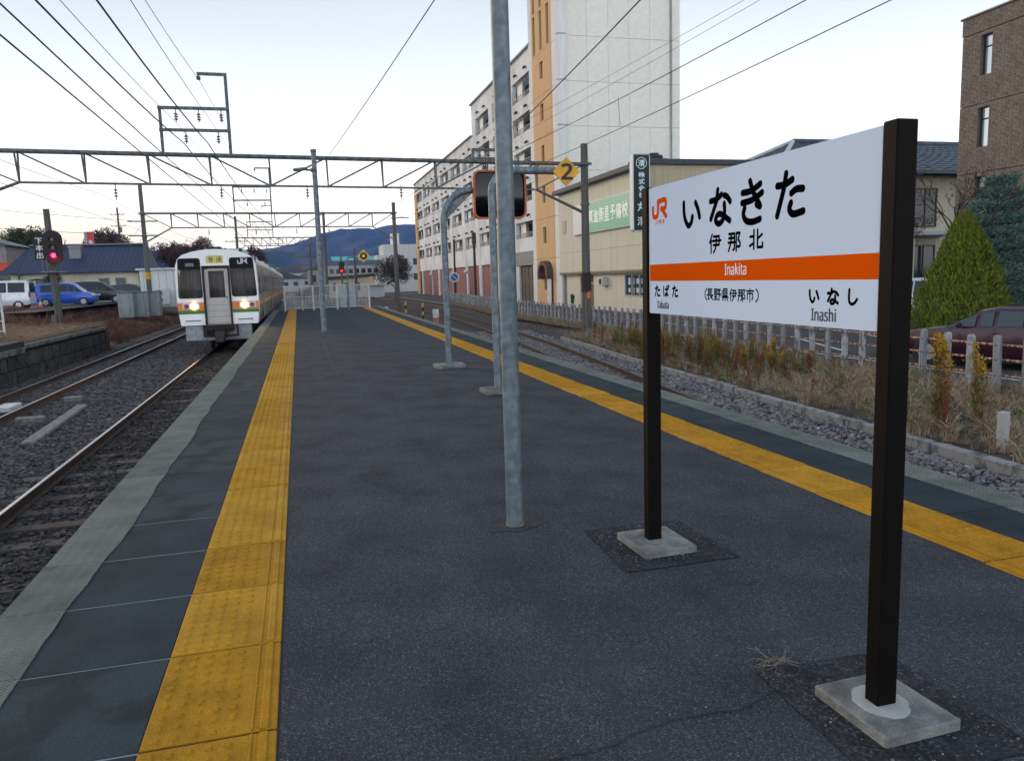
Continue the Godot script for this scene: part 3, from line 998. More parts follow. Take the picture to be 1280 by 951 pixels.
func tracks() -> void:
	# near end first, so that the nearest sleepers are single pieces
	track("near left track with polished rails that the train arrives on", [Vector2(-2.95, 10), Vector2(-2.95, -20), Vector2(-2.95, -60), Vector2(-2.95, -150), Vector2(-2.2, -260)], true, 150, 61)
	track("far left track beside the old stone wall", [Vector2(-6.68, 10), Vector2(-6.68, -20), Vector2(-6.72, -60), Vector2(-6.6, -110), Vector2(-5.0, -150), Vector2(-3.6, -200)], true, 180, 62)
	track("rusty curved track on the right between platform and weeds", [Vector2(5.75, 10), Vector2(5.9, 2), Vector2(6.25, -6), Vector2(6.95, -13), Vector2(7.85, -20), Vector2(8.75, -28), Vector2(9.45, -37), Vector2(10.1, -48), Vector2(10.6, -62), Vector2(11.0, -85), Vector2(11.3, -130), Vector2(11.0, -200)], false, 150, 63)
	var bed := B.new()
	var f := FastNoiseLite.new()
	f.seed = 3
	f.frequency = 0.6
	var rows := []
	var z := 10.0
	while z > -61.0:
		var line := []
		for i in 29:
			var x := -8.4 + i * 0.25
			line.append(Vector3(x, BED - 0.03 + f.get_noise_2d(x, z) * 0.045, z))
		rows.append(line)
		z -= 0.5
	bed.skin(rows)
	bed.quad(Vector3(-8.4, BED - 0.03, -60.9), Vector3(-1.4, BED - 0.03, -60.9), Vector3(-1.0, BED - 0.03, -260), Vector3(-8.4, BED - 0.03, -260))
	tag(put("ballast", bed, K.ballast_bed), "grey crushed stone bed of the left tracks", "", "", "structure")
	var bed2 := B.new()
	rows = []
	z = 10.0
	while z > -110.0:
		var line := []
		var l := maxf(4.1 - z * 0.0078, 3.9)
		if z < -47.8:
			l = 1.0
		var r := kerb_x(z) if z > -31.0 else 13.2
		for i in 25:
			var x := lerpf(l, r, i / 24.0)
			line.append(Vector3(x, BED + 0.0 + f.get_noise_2d(x, z) * 0.05, z))
		rows.append(line)
		z -= 0.6
	bed2.skin(rows)
	tag(put("ballast", bed2, K.ballast_bed), "grey crushed stone bed of the right-hand track", "", "", "structure")

	# loose stones on both beds
	R.seed = 77
	var shapes := []
	for k in 3:
		var rb := B.new()
		var c := []
		for i in 8:
			c.append(Vector3(1 if i & 1 else -1, 0.7 if i & 2 else -0.7, 1 if i & 4 else -1) * Vector3(R.randf_range(0.55, 1.0), R.randf_range(0.55, 1.0), R.randf_range(0.55, 1.0)) * 0.5)
		for q in [[0, 1, 3, 2], [4, 5, 7, 6], [0, 1, 5, 4], [2, 3, 7, 6], [0, 2, 6, 4], [1, 3, 7, 5]]:
			rb.ct(c[q[0]], c[q[1]], c[q[2]], Vector3.ZERO)
			rb.ct(c[q[0]], c[q[2]], c[q[3]], Vector3.ZERO)
		shapes.append(rb.mesh())
	for side in 2:
		for k in 3:
			var places := []
			var tints := []
			var count := 19000 if side == 0 else 12500
			for i in count:
				var depth := pow(R.randf(), 1.25)
				var pz: float
				var px: float
				if side == 0:
					pz = -2.5 - depth * 42.0
					px = R.randf_range(-8.2, -1.7)
				else:
					pz = -1.5 - depth * 36.0
					px = R.randf_range(right_x(pz, 4.5), kerb_x(pz) - 0.06)
				var s := R.randf_range(0.03, 0.062) * (1.0 + depth * 0.5)
				var bas := Basis.from_euler(Vector3(R.randf_range(-0.6, 0.6), R.randf() * TAU, R.randf_range(-0.6, 0.6))).scaled(Vector3(s * R.randf_range(0.9, 1.6), s, s * R.randf_range(0.8, 1.2)))
				var y := BED - 0.03 if side == 0 else BED
				places.append(Transform3D(bas, Vector3(px, y + f.get_noise_2d(px, pz) * 0.047 + s * 0.22, pz)))
				var g := R.randf_range(0.035, 0.125) if side == 0 else R.randf_range(0.08, 0.25)
				if R.randf() < 0.03:
					g *= 1.7
				if side == 0 and px > -3.5:
					tints.append(Color(g * 0.62, g * 0.55, g * 0.53))
				else:
					var warm := R.randf()
					tints.append(Color(g * lerpf(0.96, 1.18, warm), g, g * lerpf(1.14, 0.86, warm)))
			var mmi := scatter("ballast_stones", shapes[k], K.stone, places, self, tints)
			tag(mmi, "loose grey ballast stones between the left tracks" if side == 0 else "loose blue grey ballast stones beside the curved track", "ballast")

	# the concrete edging between ballast and weeds
	var kerb_m := mat(Color(0.40, 0.41, 0.41), 0.9, 0.0, T.grain, 1.0, T.stain, 0.6)
	var kb := thing("concrete_edging", "long low concrete edging between ballast and dry grass", "edging")
	var cz := 3.0
	R.seed = 8
	while cz > -31.0:
		var z2 := cz - 1.95
		var p0 := Vector3(kerb_x(cz) + 0.09, BED - 0.02, cz)
		var p1 := Vector3(kerb_x(z2) + 0.09, BED - 0.02, z2)
		var b := B.new()
		b.box(Vector3.ZERO, Vector3(0.17, 0.32, (p1 - p0).length()), 0.02)
		put("edging_block", b, kerb_m, kb, (p0 + p1) * 0.5 + Vector3(0, R.randf_range(-0.012, 0.012), 0), Basis.looking_at(p1 - p0) * Basis(Vector3.UP, R.randf_range(-0.006, 0.006)))
		cz -= 2.0

	# odds and ends on the left ballast
	var mk := thing("track_marker", "white and yellow flat marker block lying between far left rails", "marker", Vector3(-6.75, RAIL - 0.07, -19.9))
	var b1 := B.new()
	b1.box(Vector3(0.14, 0, 0), Vector3(0.36, 0.12, 0.8), 0.02)
	put("white_plate", b1, K.white_paint, mk)
	var b2 := B.new()
	b2.box(Vector3(-0.2, -0.01, 0.1), Vector3(0.32, 0.11, 0.62), 0.02)
	put("yellow_plate", b2, mat(Color(0.65, 0.38, 0.03), 0.6), mk)
	for q in [[Vector3(-5.55, -1.14, -17.9), 0.9], [Vector3(-5.5, -1.14, -20.9), 0.7]]:
		var c := B.new()
		c.box(Vector3.ZERO, Vector3(q[1] * 0.6, 0.12, 0.24), 0.02)
		tag(put("concrete_block", c, K.concrete, self, q[0]), "pale flat concrete block beside the far left rail, %s" % ("nearer of two" if q[1] > 0.8 else "farther of two"), "block")
	var tr := B.new()
	tr.box(Vector3.ZERO, Vector3(0.24, 0.08, 4.6), 0.02)
	tag(put("cable_trough", tr, K.concrete, self, Vector3(-4.95, -1.19, -17.6), Basis(Vector3.UP, 0.05)), "long pale concrete cable cover lying on the left ballast", "cable cover")


func kerb_x(z: float) -> float:
	var t := [[10.0, 8.3], [0.0, 8.45], [-8.0, 8.62], [-15.7, 9.2], [-21.0, 9.65], [-25.5, 10.05], [-31.0, 10.6], [-60.0, 13.0]]
	for i in t.size() - 1:
		if z <= t[i][0] and z >= t[i + 1][0]:
			return lerpf(t[i][1], t[i + 1][1], (t[i][0] - z) / (t[i][0] - t[i + 1][0]))
	return 8.3


# ------------------------------------------------------------------ platform furniture
func name_board() -> void:
	var s := thing("station_name_board", "white station name board with orange band reading Inakita between two dark brown posts", "station sign", Vector3(1.81, 0, -2.03))
	# local: x right, z along the track; the printed face looks to -x
	for z in [0.0, -1.745]:
		var b := B.new()
		b.box(Vector3(0.002, 0.97, z), Vector3(0.078, 1.94, 0.062), 0.004)
		put("post", b, K.post_brown, s)
	var bb := B.new()
	bb.box(Vector3(0.004, 1.612, -0.8725), Vector3(0.06, 0.642, 1.683), 0.004)
	put("board", bb, mat(Color(0.70, 0.73, 0.75), 0.35), s)
	var im := Image.create(1660, 640, false, Image.FORMAT_RGB8)
	im.fill(Color(0.80, 0.855, 0.93))
	im.fill_rect(Rect2i(0, 390, 1660, 84), Color(0.86, 0.33, 0.03))
	var ink := Color(0.03, 0.03, 0.045)
	for g in [["い", 344, 85, 207, 157], ["な", 592, 72, 206, 172], ["き", 839, 69, 208, 180], ["た", 1083, 69, 207, 183]]:
		write_glyph(im, g[0], Rect2(g[1], g[2], g[3], g[4]).grow(2), 27.0, ink)
	for g in [["伊", 603, 267, 104, 88], ["那", 760, 267, 102, 88], ["北", 921, 267, 104, 88]]:
		write_glyph(im, g[0], Rect2(g[1], g[2], g[3], g[4]), 11.5, ink)
	var x := 52.0
	for c in ["た", "ば", "た"]:
		write_glyph(im, c, Rect2(x, 494, 70, 62), 10.5, ink)
		x += 96.0
	x = 1309.0
	for c in ["い", "な", "し"]:
		write_glyph(im, c, Rect2(x, 501, 70, 62), 10.5, ink)
		x += 100.0
	x = 548.0
	for c in ["（", "長", "野", "県", "伊", "那", "市", "）"]:
		write_glyph(im, c, Rect2(x, 507, 60, 56), 6.6, ink)
		x += 64.0 if c != "（" else 36.0
		if c == "市":
			x -= 12.0
	var orange := Color(0.84, 0.32, 0.06)
	# the railway's two-letter mark and its small line below
	for q in [[Vector2(40, 103), Vector2(40, 132)], [Vector2(60, 151), Vector2(76, 151)], [Vector2(98, 126), Vector2(98, 76)], [Vector2(98, 76), Vector2(166, 72)], [Vector2(184, 88), Vector2(184, 98)], [Vector2(164, 116), Vector2(134, 116)], [Vector2(136, 112), Vector2(186, 154)], [Vector2(112, 76), Vector2(112, 80)]]:
		cap_stroke(im, q[0], q[1], 12.5, orange)
	for q in [[40, 132, 47, 146], [47, 146, 60, 151], [76, 151, 91, 144], [91, 144, 98, 126], [166, 72, 180, 77], [180, 77, 184, 88], [184, 98, 178, 111], [178, 111, 164, 116]]:
		cap_stroke(im, Vector2(q[0], q[1]), Vector2(q[2], q[3]), 12.5, orange)
	write_glyph(im, "J", Rect2(60, 167, 26, 22), 3.2, orange)
	write_glyph(im, "R", Rect2(84, 167, 24, 22), 3.2, orange)
	write_glyph(im, "東", Rect2(110, 166, 27, 24), 2.6, orange)
	write_glyph(im, "海", Rect2(140, 166, 27, 24), 2.6, orange)
	var m := printed(im, 0.3)
	m.metallic_specular = 0.02
	m.roughness = 0.6
	var f := B.new()
	f.quad(Vector3(-0.0275, 1.292, -1.70), Vector3(-0.0275, 1.292, -0.04), Vector3(-0.0275, 1.932, -0.04), Vector3(-0.0275, 1.932, -1.70))
	put("printed_face", f, m, s)
	var side := Basis(Vector3.UP, -PI / 2)
	var mi := mat(Color(0.008, 0.008, 0.01), 0.5)
	var mw := mat(Color(0.8, 0.82, 0.84), 0.5)
	latin(s, "lettering", "Inakita", 0.047, Vector3(-0.0285, 1.504, -1.69 + 0.814), side, mw, false, 0.86)
	latin(s, "lettering", "Tabata", 0.036, Vector3(-0.0285, 1.337, -1.69 + 0.139), side, mi, false, 0.88)
	latin(s, "lettering", "Inashi", 0.043, Vector3(-0.0285, 1.334, -1.69 + 1.387), side, mi, false, 0.84)
	# the two concrete feet
	for q in [[-2.03, 0.36, 0.34, "flat square concrete foot with round pale mortar collar under the near sign post"], [-3.775, 0.37, 0.36, "flat square concrete foot with rough mortar under the far sign post"]]:
		var ft := thing("sign_footing", q[3], "sign base", Vector3(1.83, 0, q[0]), "", 0.03)
		var b := B.new()
		b.box(Vector3(0, 0.012, 0), Vector3(q[1] * 0.84, 0.05, q[2]), 0.006)
		put("slab", b, K.concrete, ft)
		var c := B.new()
		R.seed = int(-q[0] * 100)
		var ring := PackedVector2Array()
		for k in 26:
			var a := TAU * k / 26.0
			var rr := 0.085 + R.randf_range(-0.004, 0.004)
			ring.append(Vector2(cos(a) * rr - 0.02, sin(a) * rr * 1.15))
		c.prism(ring, Transform3D(Basis(Vector3.RIGHT, -PI / 2), Vector3(0, 0.03, 0)), 0.014)
		put("mortar_collar", c, K.concrete_new if q[0] > -3.0 else K.concrete, ft)


func lamp_post_near() -> void:
	var t := thing("lamp_post", "thick galvanised steel pole standing bare on the platform beside the name board", "pole", Vector3(1.19, 0, -4.4))
	var b := B.new()
	b.tube([Vector3(0, -0.05, 0), Vector3(0, 1.5, 0), Vector3(0, 3.4, 0), Vector3(0, 6.2, 0)], [0.0515, 0.0515, 0.051, 0.05], 28)
	put("pole", b, K.zinc, t)
	var c := B.new()
	c.tube([Vector3(0, -0.01, 0), Vector3(0, 0.014, 0), Vector3(0, 0.016, 0)], [0.058, 0.056, 0.052], 24, false)
	put("collar", c, K.concrete, t)


func arc(pts: Array, c: Vector3, x: Vector3, y: Vector3, r: float, a0: float, a1: float, n := 10) -> void:
	for k in n + 1:
		var a := lerpf(a0, a1, k / float(n))
		pts.append(c + x * cos(a) * r + y * sin(a) * r)


func number_sign() -> void:
	var t := thing("stopping_sign_pole", "thin bent galvanised pole holding a yellow diamond with number 2", "sign pole", Vector3(2.45, 0, -9.71))
	var pts := [Vector3(0, 0, 0), Vector3(0, 1.3, 0), Vector3(0, 2.55, 0)]
	arc(pts, Vector3(0.28, 2.57, 0), Vector3.RIGHT, Vector3.UP, 0.28, PI, PI / 2, 10)
	pts.append(Vector3(0.6, 2.85, 0))
	pts.append(Vector3(0.9, 2.85, 0))
	var b := B.new()
	b.tube(pts, 0.048, 18)
	put("bent_pole", b, K.zinc, t)
	var f := B.new()
	f.box(Vector3(-0.02, 0.03, 0), Vector3(0.38, 0.07, 0.38), 0.012)
	put("concrete_foot", f, K.concrete_old, t)
	var d := B.new()
	var h := 0.185
	d.prism(PackedVector2Array([Vector2(0, -h), Vector2(h, 0), Vector2(0, h), Vector2(-h, 0)]), Transform3D(Basis(), Vector3(0.99, 2.83, 0.04)), 0.03)
	put("diamond_plate", d, mat(Color(0.90, 0.44, 0.015), 0.5, 0.0, T.soft, 1.0), t)
	latin(t, "number", "2", 0.205, Vector3(0.99, 2.825, 0.073), Basis(), K.black, true, 1.15)


func mirror_pole() -> void:
	var t := thing("mirror_pole", "curved galvanised pole carrying a rounded square mirror with orange rim", "mirror", Vector3(2.42, 0, -12.95))
	var pts := [Vector3(0, 0, 0), Vector3(0, 1.3, 0), Vector3(0, 2.45, 0)]
	arc(pts, Vector3(0.5, 2.47, 0), Vector3.RIGHT, Vector3.UP, 0.5, PI, PI / 2 - 0.02, 12)
	pts.append(Vector3(0.95, 2.98, 0))
	var b := B.new()
	b.tube(pts, 0.054, 18)
	put("bent_pole", b, K.zinc, t)
	var f := B.new()
	f.box(Vector3(0.0, 0.03, 0), Vector3(0.5, 0.07, 0.42), 0.012)
	put("concrete_foot", f, K.concrete, t)
	# gusset in the bend
	var g := B.new()
	var fan := PackedVector2Array([Vector2(0.06, 2.5)])
	for k in 9:
		var a := lerpf(PI, PI / 2, k / 8.0)
		fan.append(Vector2(0.5 + cos(a) * 0.45, 2.47 + sin(a) * 0.45))
	g.prism(fan, Transform3D(Basis(), Vector3(0, 0, -0.006)), 0.012)
	put("gusset", g, K.zinc_dull, t)
	# rim, hood edge, glass
	var c := Vector3(0.96, 2.885, 0.10)
	var turn := Basis(Vector3.UP, -0.05) * Basis(Vector3.RIGHT, 0.04)
	var outline := func(hw: float, hh: float, r: float) -> Array:
		var o := []
		for q in [[hw - r, hh - r, 0.0], [-hw + r, hh - r, PI / 2], [-hw + r, -hh + r, PI], [hw - r, -hh + r, PI * 1.5]]:
			for k in 7:
				var a: float = q[2] + PI / 2 * k / 6.0
				o.append(Vector3(q[0] + cos(a) * r, q[1] + sin(a) * r, 0))
		return o
	var rim := B.new()
	var o1: Array = outline.call(0.455, 0.40, 0.12)
	var o2: Array = outline.call(0.425, 0.37, 0.10)
	for k in o1.size():
		var l := (k + 1) % o1.size()
		var fz := Vector3(0, 0, 0.05)
		var bz := Vector3(0, 0, -0.07)
		rim.quad(c + turn * (o1[k] + fz), c + turn * (o1[l] + fz), c + turn * (o2[l] + fz), c + turn * (o2[k] + fz))
		rim.quad(c + turn * (o1[l] + fz), c + turn * (o1[k] + fz), c + turn * (o1[k] + bz), c + turn * (o1[l] + bz))
		rim.quad(c + turn * (o2[k] + fz), c + turn * (o2[l] + fz), c + turn * o2[l], c + turn * o2[k])
	put("orange_rim", rim, mat(Color(0.50, 0.10, 0.02), 0.45, 0.0, T.soft, 1.0), t)
	var back := B.new()
	var p2 := PackedVector2Array()
	for q in o1:
		p2.append(Vector2(q.x, q.y))
	back.prism(p2, Transform3D(turn, c + turn * Vector3(0, 0, -0.085)), 0.02)
	put("back_shell", back, mat(Color(0.06, 0.05, 0.05), 0.6), t)
	var face := B.new()
	var rows := []
	for i in 17:
		var line := []
		for j in 17:
			var x := lerpf(-0.43, 0.43, j / 16.0)
			var y := lerpf(-0.375, 0.375, i / 16.0)
			line.append(c + turn * Vector3(x, y, 0.04 - (x * x + y * y) * 0.17))
		rows.append(line)
	face.skin(rows)
	put("mirror_face", face, mat(Color(0.03, 0.03, 0.031), 0.1, 1.0), t)  # dark reflection of the unbuilt canopy is put into this near-black colour
	# brackets behind the top corner
	var br := B.new()
	br.box(c + Vector3(0.4, 0.3, -0.04), Vector3(0.1, 0.14, 0.1), 0.02)
	put("bracket", br, K.steel_dark, t)


func lamp_post_far() -> void:
	var t := thing("lamp_post", "slim galvanised lamp post with small flat lamp head halfway down the platform", "lamp post", Vector3(0.70, 0, -24.4))
	var b := B.new()
	b.tube([Vector3(0, -0.05, 0), Vector3(0, 2.5, 0), Vector3(0.0, 5.4, 0)], [0.085, 0.08, 0.072], 18)
	put("pole", b, K.zinc, t)
	var cp := B.new()
	cp.tube([Vector3(0, 5.36, 0), Vector3(0, 5.46, 0)], 0.085, 14)
	put("cap", cp, K.steel_dark, t)
	var a := B.new()
	a.tube([Vector3(0, 4.86, 0.0), Vector3(-0.25, 4.86, 0.0)], 0.03, 8)
	a.box(Vector3(-0.03, 4.86, 0), Vector3(0.18, 0.1, 0.18), 0.02)
	put("bracket", a, K.steel_dark, t)
	var h := B.new()
	h.box(Vector3(-0.42, 4.88, 0), Vector3(0.42, 0.09, 0.16), 0.035, Basis(Vector3.BACK, 0.12))
	put("lamp_head", h, K.zinc_dull, t)


func end_fence() -> void:
	var t := thing("platform_end_fence", "white wire mesh fence closing the far end of the platform", "fence", Vector3(0, 0.02, -44.7))
	var x0 := -0.76
	var x1 := 3.88
	for x in [x0, 0.18, 0.78, 2.08, x1]:
		var b := B.new()
		b.box(Vector3(x, 0.68, 0), Vector3(0.09 if x != 0.18 else 0.05, 1.42, 0.09), 0.01)
		put("post", b, K.white_paint, t)
	for y in [0.12, 0.74, 1.34]:
		var b := B.new()
		b.box(Vector3((x0 + x1) * 0.5, y, 0.0), Vector3(x1 - x0 - 0.06, 0.045 if y != 0.74 else 0.03, 0.04), 0.006)
		put("rail", b, K.white_paint, t)
	var n := 58
	for k in n:
		var x := lerpf(x0 + 0.08, x1 - 0.08, k / float(n - 1))
		var b := B.new()
		b.box(Vector3(x, 0.74, 0.026), Vector3(0.016, 1.2, 0.012))
		put("wire_bar", b, K.white_paint, t)
	for k in 11:
		var b := B.new()
		b.box(Vector3((x0 + x1) * 0.5, 0.22 + k * 0.103, 0.014), Vector3(x1 - x0 - 0.1, 0.013, 0.01))
		put("cross_wire", b, K.white_paint, t)


func far_signals() -> void:
	var t := thing("stopping_sign_pole", "grey bent pole with yellow diamond and black ring behind the far fence", "sign pole", Vector3(2.68, 0, -44.1))
	var b := B.new()
	b.tube([Vector3(0, 0, 0), Vector3(0.02, 2.65, 0), Vector3(0.05, 2.8, 0), Vector3(0.2, 2.88, 0), Vector3(0.75, 2.92, 0)], 0.04, 10)
	put("bent_pole", b, K.zinc, t)
	var d := B.new()
	var h := 0.36
	d.prism(PackedVector2Array([Vector2(0, -h), Vector2(h, 0), Vector2(0, h), Vector2(-h, 0)]), Transform3D(Basis(), Vector3(0.95, 2.92, 0.04)), 0.03)
	put("diamond_plate", d, mat(Color(0.72, 0.42, 0.02), 0.5), t)
	var k := B.new()
	k.tube([Vector3(0.95, 2.92, 0.07), Vector3(0.95, 2.92, 0.085)], 0.2, 16)
	put("black_disc", k, K.black, t)
	var l := B.new()
	l.tube([Vector3(0.95, 2.92, 0.085), Vector3(0.95, 2.92, 0.093)], 0.085, 12)
	put("yellow_spot", l, mat(Color(0.8, 0.5, 0.04), 0.5), t)

	var s := thing("railway_signal", "far track signal showing red above the platform end fence", "signal", Vector3(4.07, -1.2, -75))
	var p := B.new()
	p.tube([Vector3(0, 0, 0), Vector3(0, 5.2, 0)], 0.075, 10)
	put("mast", p, K.pole_concrete, s)
	signal_head(s, Vector3(0.0, 4.05, 0.18), 0.5, 1.15, -0.27, Color(1.0, 0.06, 0.05), 7.0)

	var c := thing("relay_cabinet", "pale blue grey equipment cabinet behind the white fence", "cabinet", Vector3(2.9, -1.1, -50.0))
	var cb := B.new()
	cb.box(Vector3(-0.2, 1.55, 0), Vector3(0.4, 1.7, 0.6), 0.02)
	put("body", cb, mat(Color(0.38, 0.44, 0.48), 0.6, 0.0, T.soft, 0.8), c)
	var cd := B.new()
	cd.box(Vector3(0.32, 1.5, 0), Vector3(0.5, 1.6, 0.6), 0.02)
	put("body", cd, mat(Color(0.36, 0.42, 0.47), 0.6, 0.0, T.soft, 0.8), c)
	var cl := B.new()
	for x in [-0.36, -0.04, 0.12, 0.52]:
		cl.box(Vector3(x, 0.36, 0.2), Vector3(0.06, 0.72, 0.06))
	put("legs_frame", cl, K.zinc, c)


func signal_head(t: Node3D, c: Vector3, w: float, h: float, lit_y: float, col: Color, e: float) -> void:
	var shape := PackedVector2Array()
	for k in 24:
		var a := TAU * k / 24.0
		shape.append(Vector2(cos(a) * w * 0.5, sin(a) * w * 0.5 + (h - w) * 0.5 * signf(sin(a + 0.001))))
	var b := B.new()
	b.prism(shape, Transform3D(Basis(), c), 0.05)
	put("back_board", b, mat(Color(0.02, 0.014, 0.014), 0.7), t)
	for k in 3:
		var y := (k - 1) * absf(lit_y)
		var o := c + Vector3(0, y, 0.05)
		var r := absf(lit_y) * 0.27
		var hood := B.new()
		var rows := []
		for i in 13:
			var a := lerpf(-0.35, PI + 0.35, i / 12.0)
			var dd := Vector3(cos(a), sin(a), 0) * r * 1.25
			rows.append([o + dd, o + dd * 0.97 + Vector3(0, 0, r * 1.5)])
		hood.skin(rows)
		put("hood", hood, mat(Color(0.016, 0.012, 0.012), 0.7), t)
		var lens := B.new()
		lens.tube([o, o + Vector3(0, 0, 0.02)], r, 16)
		var lit := signf(y) == signf(lit_y) and y != 0.0
		var ln := put("lens", lens, glow(col, e) if lit else mat(Color(0.03, 0.02, 0.02), 0.2), t)
		if lit:
			ln.name = "signal_lamp"
			var om := OmniLight3D.new()
			om.name = "signal_light"
			om.light_color = col
			om.light_energy = 0.12
			om.light_size = r
			om.omni_range = 30.0
			om.omni_attenuation = 2.0
			om.shadow_enabled = true
			om.position = o + Vector3(0, 0, 0.08)
			t.add_child(om)


# ------------------------------------------------------------------ overhead structures
func insulator(b: B, top: Vector3, l: float) -> void:
	b.tube([top, top - Vector3(0, l, 0)], 0.018, 6)
	for k in 3:
		var y := top.y - l * (0.35 + k * 0.2)
		b.tube([Vector3(top.x, y + 0.02, top.z), Vector3(top.x, y - 0.03, top.z)], [0.04, 0.085], 8)


func gantry(label: String, z: float, xl: float, xr: float, yt0: float, yt1: float, deep: float, vx0: float, vpitch: float, bays: int, turn_at: int, pole_top_l: float, pole_top_r: float, base_l: float, base_r: float, knee: float, thick: float) -> Node3D:
	var t := thing("overhead_gantry", label, "gantry", Vector3(0, 0, z))
	var yt := func(x: float) -> float: return lerpf(yt0, yt1, (x - xl) / (xr - xl))
	var steel: Material = K.steel_dark
	for x in [xl, xr]:
		var top := pole_top_l if x == xl else pole_top_r
		var base := base_l if x == xl else base_r
		var b := B.new()
		b.tube([Vector3(x, base, 0), Vector3(x, (base + top) * 0.5, 0), Vector3(x, top, 0)], [0.2, 0.175, 0.15], 18)
		put("concrete_pole", b, K.pole_concrete, t)
		var bands := B.new()
		for y in [yt.call(x), yt.call(x) - deep - knee * 0.6]:
			bands.tube([Vector3(x, y - 0.05, 0), Vector3(x, y + 0.05, 0)], 0.2, 14)
		put("clamp_band", bands, steel, t)
	for dz in [-0.2, 0.2]:
		var b := B.new()
		b.box(Vector3((xl + xr) * 0.5, (yt0 + yt1) * 0.5, dz), Vector3((xr - xl) + 0.5, thick, thick), 0.0, Basis(Vector3.BACK, atan2(yt1 - yt0, xr - xl)))
		put("top_chord", b, steel, t)
	var x_end := vx0 + vpitch * bays
	var bc := B.new()
	bc.box(Vector3((vx0 + x_end) * 0.5, (yt.call(vx0) + yt.call(x_end)) * 0.5 - deep, 0), Vector3(x_end - vx0, thick * 0.8, thick * 0.8), 0.0, Basis(Vector3.BACK, atan2(yt1 - yt0, xr - xl)))
	put("bottom_chord", bc, steel, t)
	for k in bays + 1:
		var x := vx0 + vpitch * k
		var y: float = yt.call(x)
		for dz in [-0.2, 0.2]:
			var b := B.new()
			b.tube([Vector3(x, y, dz), Vector3(x + 0.02, y - deep, 0)], thick * 0.42, 4)
			put("strut", b, steel, t)
		if k < bays:
			var x2 := x + vpitch
			var b := B.new()
			if k < turn_at:
				b.tube([Vector3(x, y, 0.12), Vector3(x2, yt.call(x2) - deep, 0)], thick * 0.45, 4)
			else:
				b.tube([Vector3(x, y - deep, 0), Vector3(x2, yt.call(x2), 0.12)], thick * 0.45, 4)
			put("diagonal", b, steel, t)
	for q in [[vx0, xl], [x_end, xr]]:
		for dz in [-0.07, 0.07]:
			var b := B.new()
			b.tube([Vector3(q[0], yt.call(q[0]) - deep, dz), Vector3(q[1], yt.call(q[1]) - deep - knee, dz * 2.0)], thick * 0.45, 4)
			put("knee_brace", b, steel, t)
		var b2 := B.new()
		b2.tube([Vector3(q[0], yt.call(q[0]) - deep, 0), Vector3(q[1], yt.call(q[1]), 0)], thick * 0.4, 4)
		put("diagonal", b2, steel, t)
	return t


func top_frame(t: Node3D, xa: float, xb: float, y0: float, y1: float, y2: float, y3: float, arm: float) -> void:
	var s: Material = K.steel_dark
	var a := B.new()
	a.box(Vector3(xa, (y0 + y2) * 0.5, 0), Vector3(0.1, y2 - y0, 0.1))
	put("frame_post", a, s, t)
	var b := B.new()
	b.box(Vector3(xb, (y0 + y3) * 0.5, 0), Vector3(0.11, y3 - y0, 0.11))
	put("frame_post", b, s, t)
	for y in [y1, y2]:
		var c := B.new()
		c.box(Vector3((xa + xb) * 0.5, y, 0.06), Vector3(xb - xa + 0.12, 0.11, 0.09))
		put("frame_bar", c, s, t)
		var n := 2 if y == y1 else 3
		for k in n:
			var i := B.new()
			insulator(i, Vector3(lerpf(xa, xb, (k + 1.0 - (0.25 if n == 2 else 0.3)) / (n + (0.1 if n == 2 else 0.0))), y - 0.05, 0.06), 0.46)
			put("insulator", i, s, t)
	if arm != 0.0:
		var d := B.new()
		d.box(Vector3(xb + arm * 0.5, y3 - 0.05, 0), Vector3(absf(arm) + 0.1, 0.1, 0.1))
		put("frame_arm", d, s, t)
		var i := B.new()
		insulator(i, Vector3(xb + arm, y3 - 0.08, 0), 0.2)
		put("insulator", i, s, t)


func hanging(t: Node3D, xs: Array, y: float) -> void:
	for x in xs:
		var b := B.new()
		insulator(b, Vector3(x, y, 0), 0.55)
		put("insulator", b, K.steel_dark, t)


func wires_run(called: String, label: String, pts: Array, r: float, sag: float, group := "") -> void:
	var b := B.new()
	var path := []
	for i in pts.size() - 1:
		var n := 8
		for k in n:
			var f := k / float(n)
			var p: Vector3 = pts[i].lerp(pts[i + 1], f)
			p.y -= sag * 4.0 * f * (1.0 - f) * (pts[i].distance_to(pts[i + 1]) / 40.0)
			path.append(p)
	path.append(pts[-1])
	b.tube(path, r, 6, false)
	tag(put(called, b, K.wire), label, "cable", group)


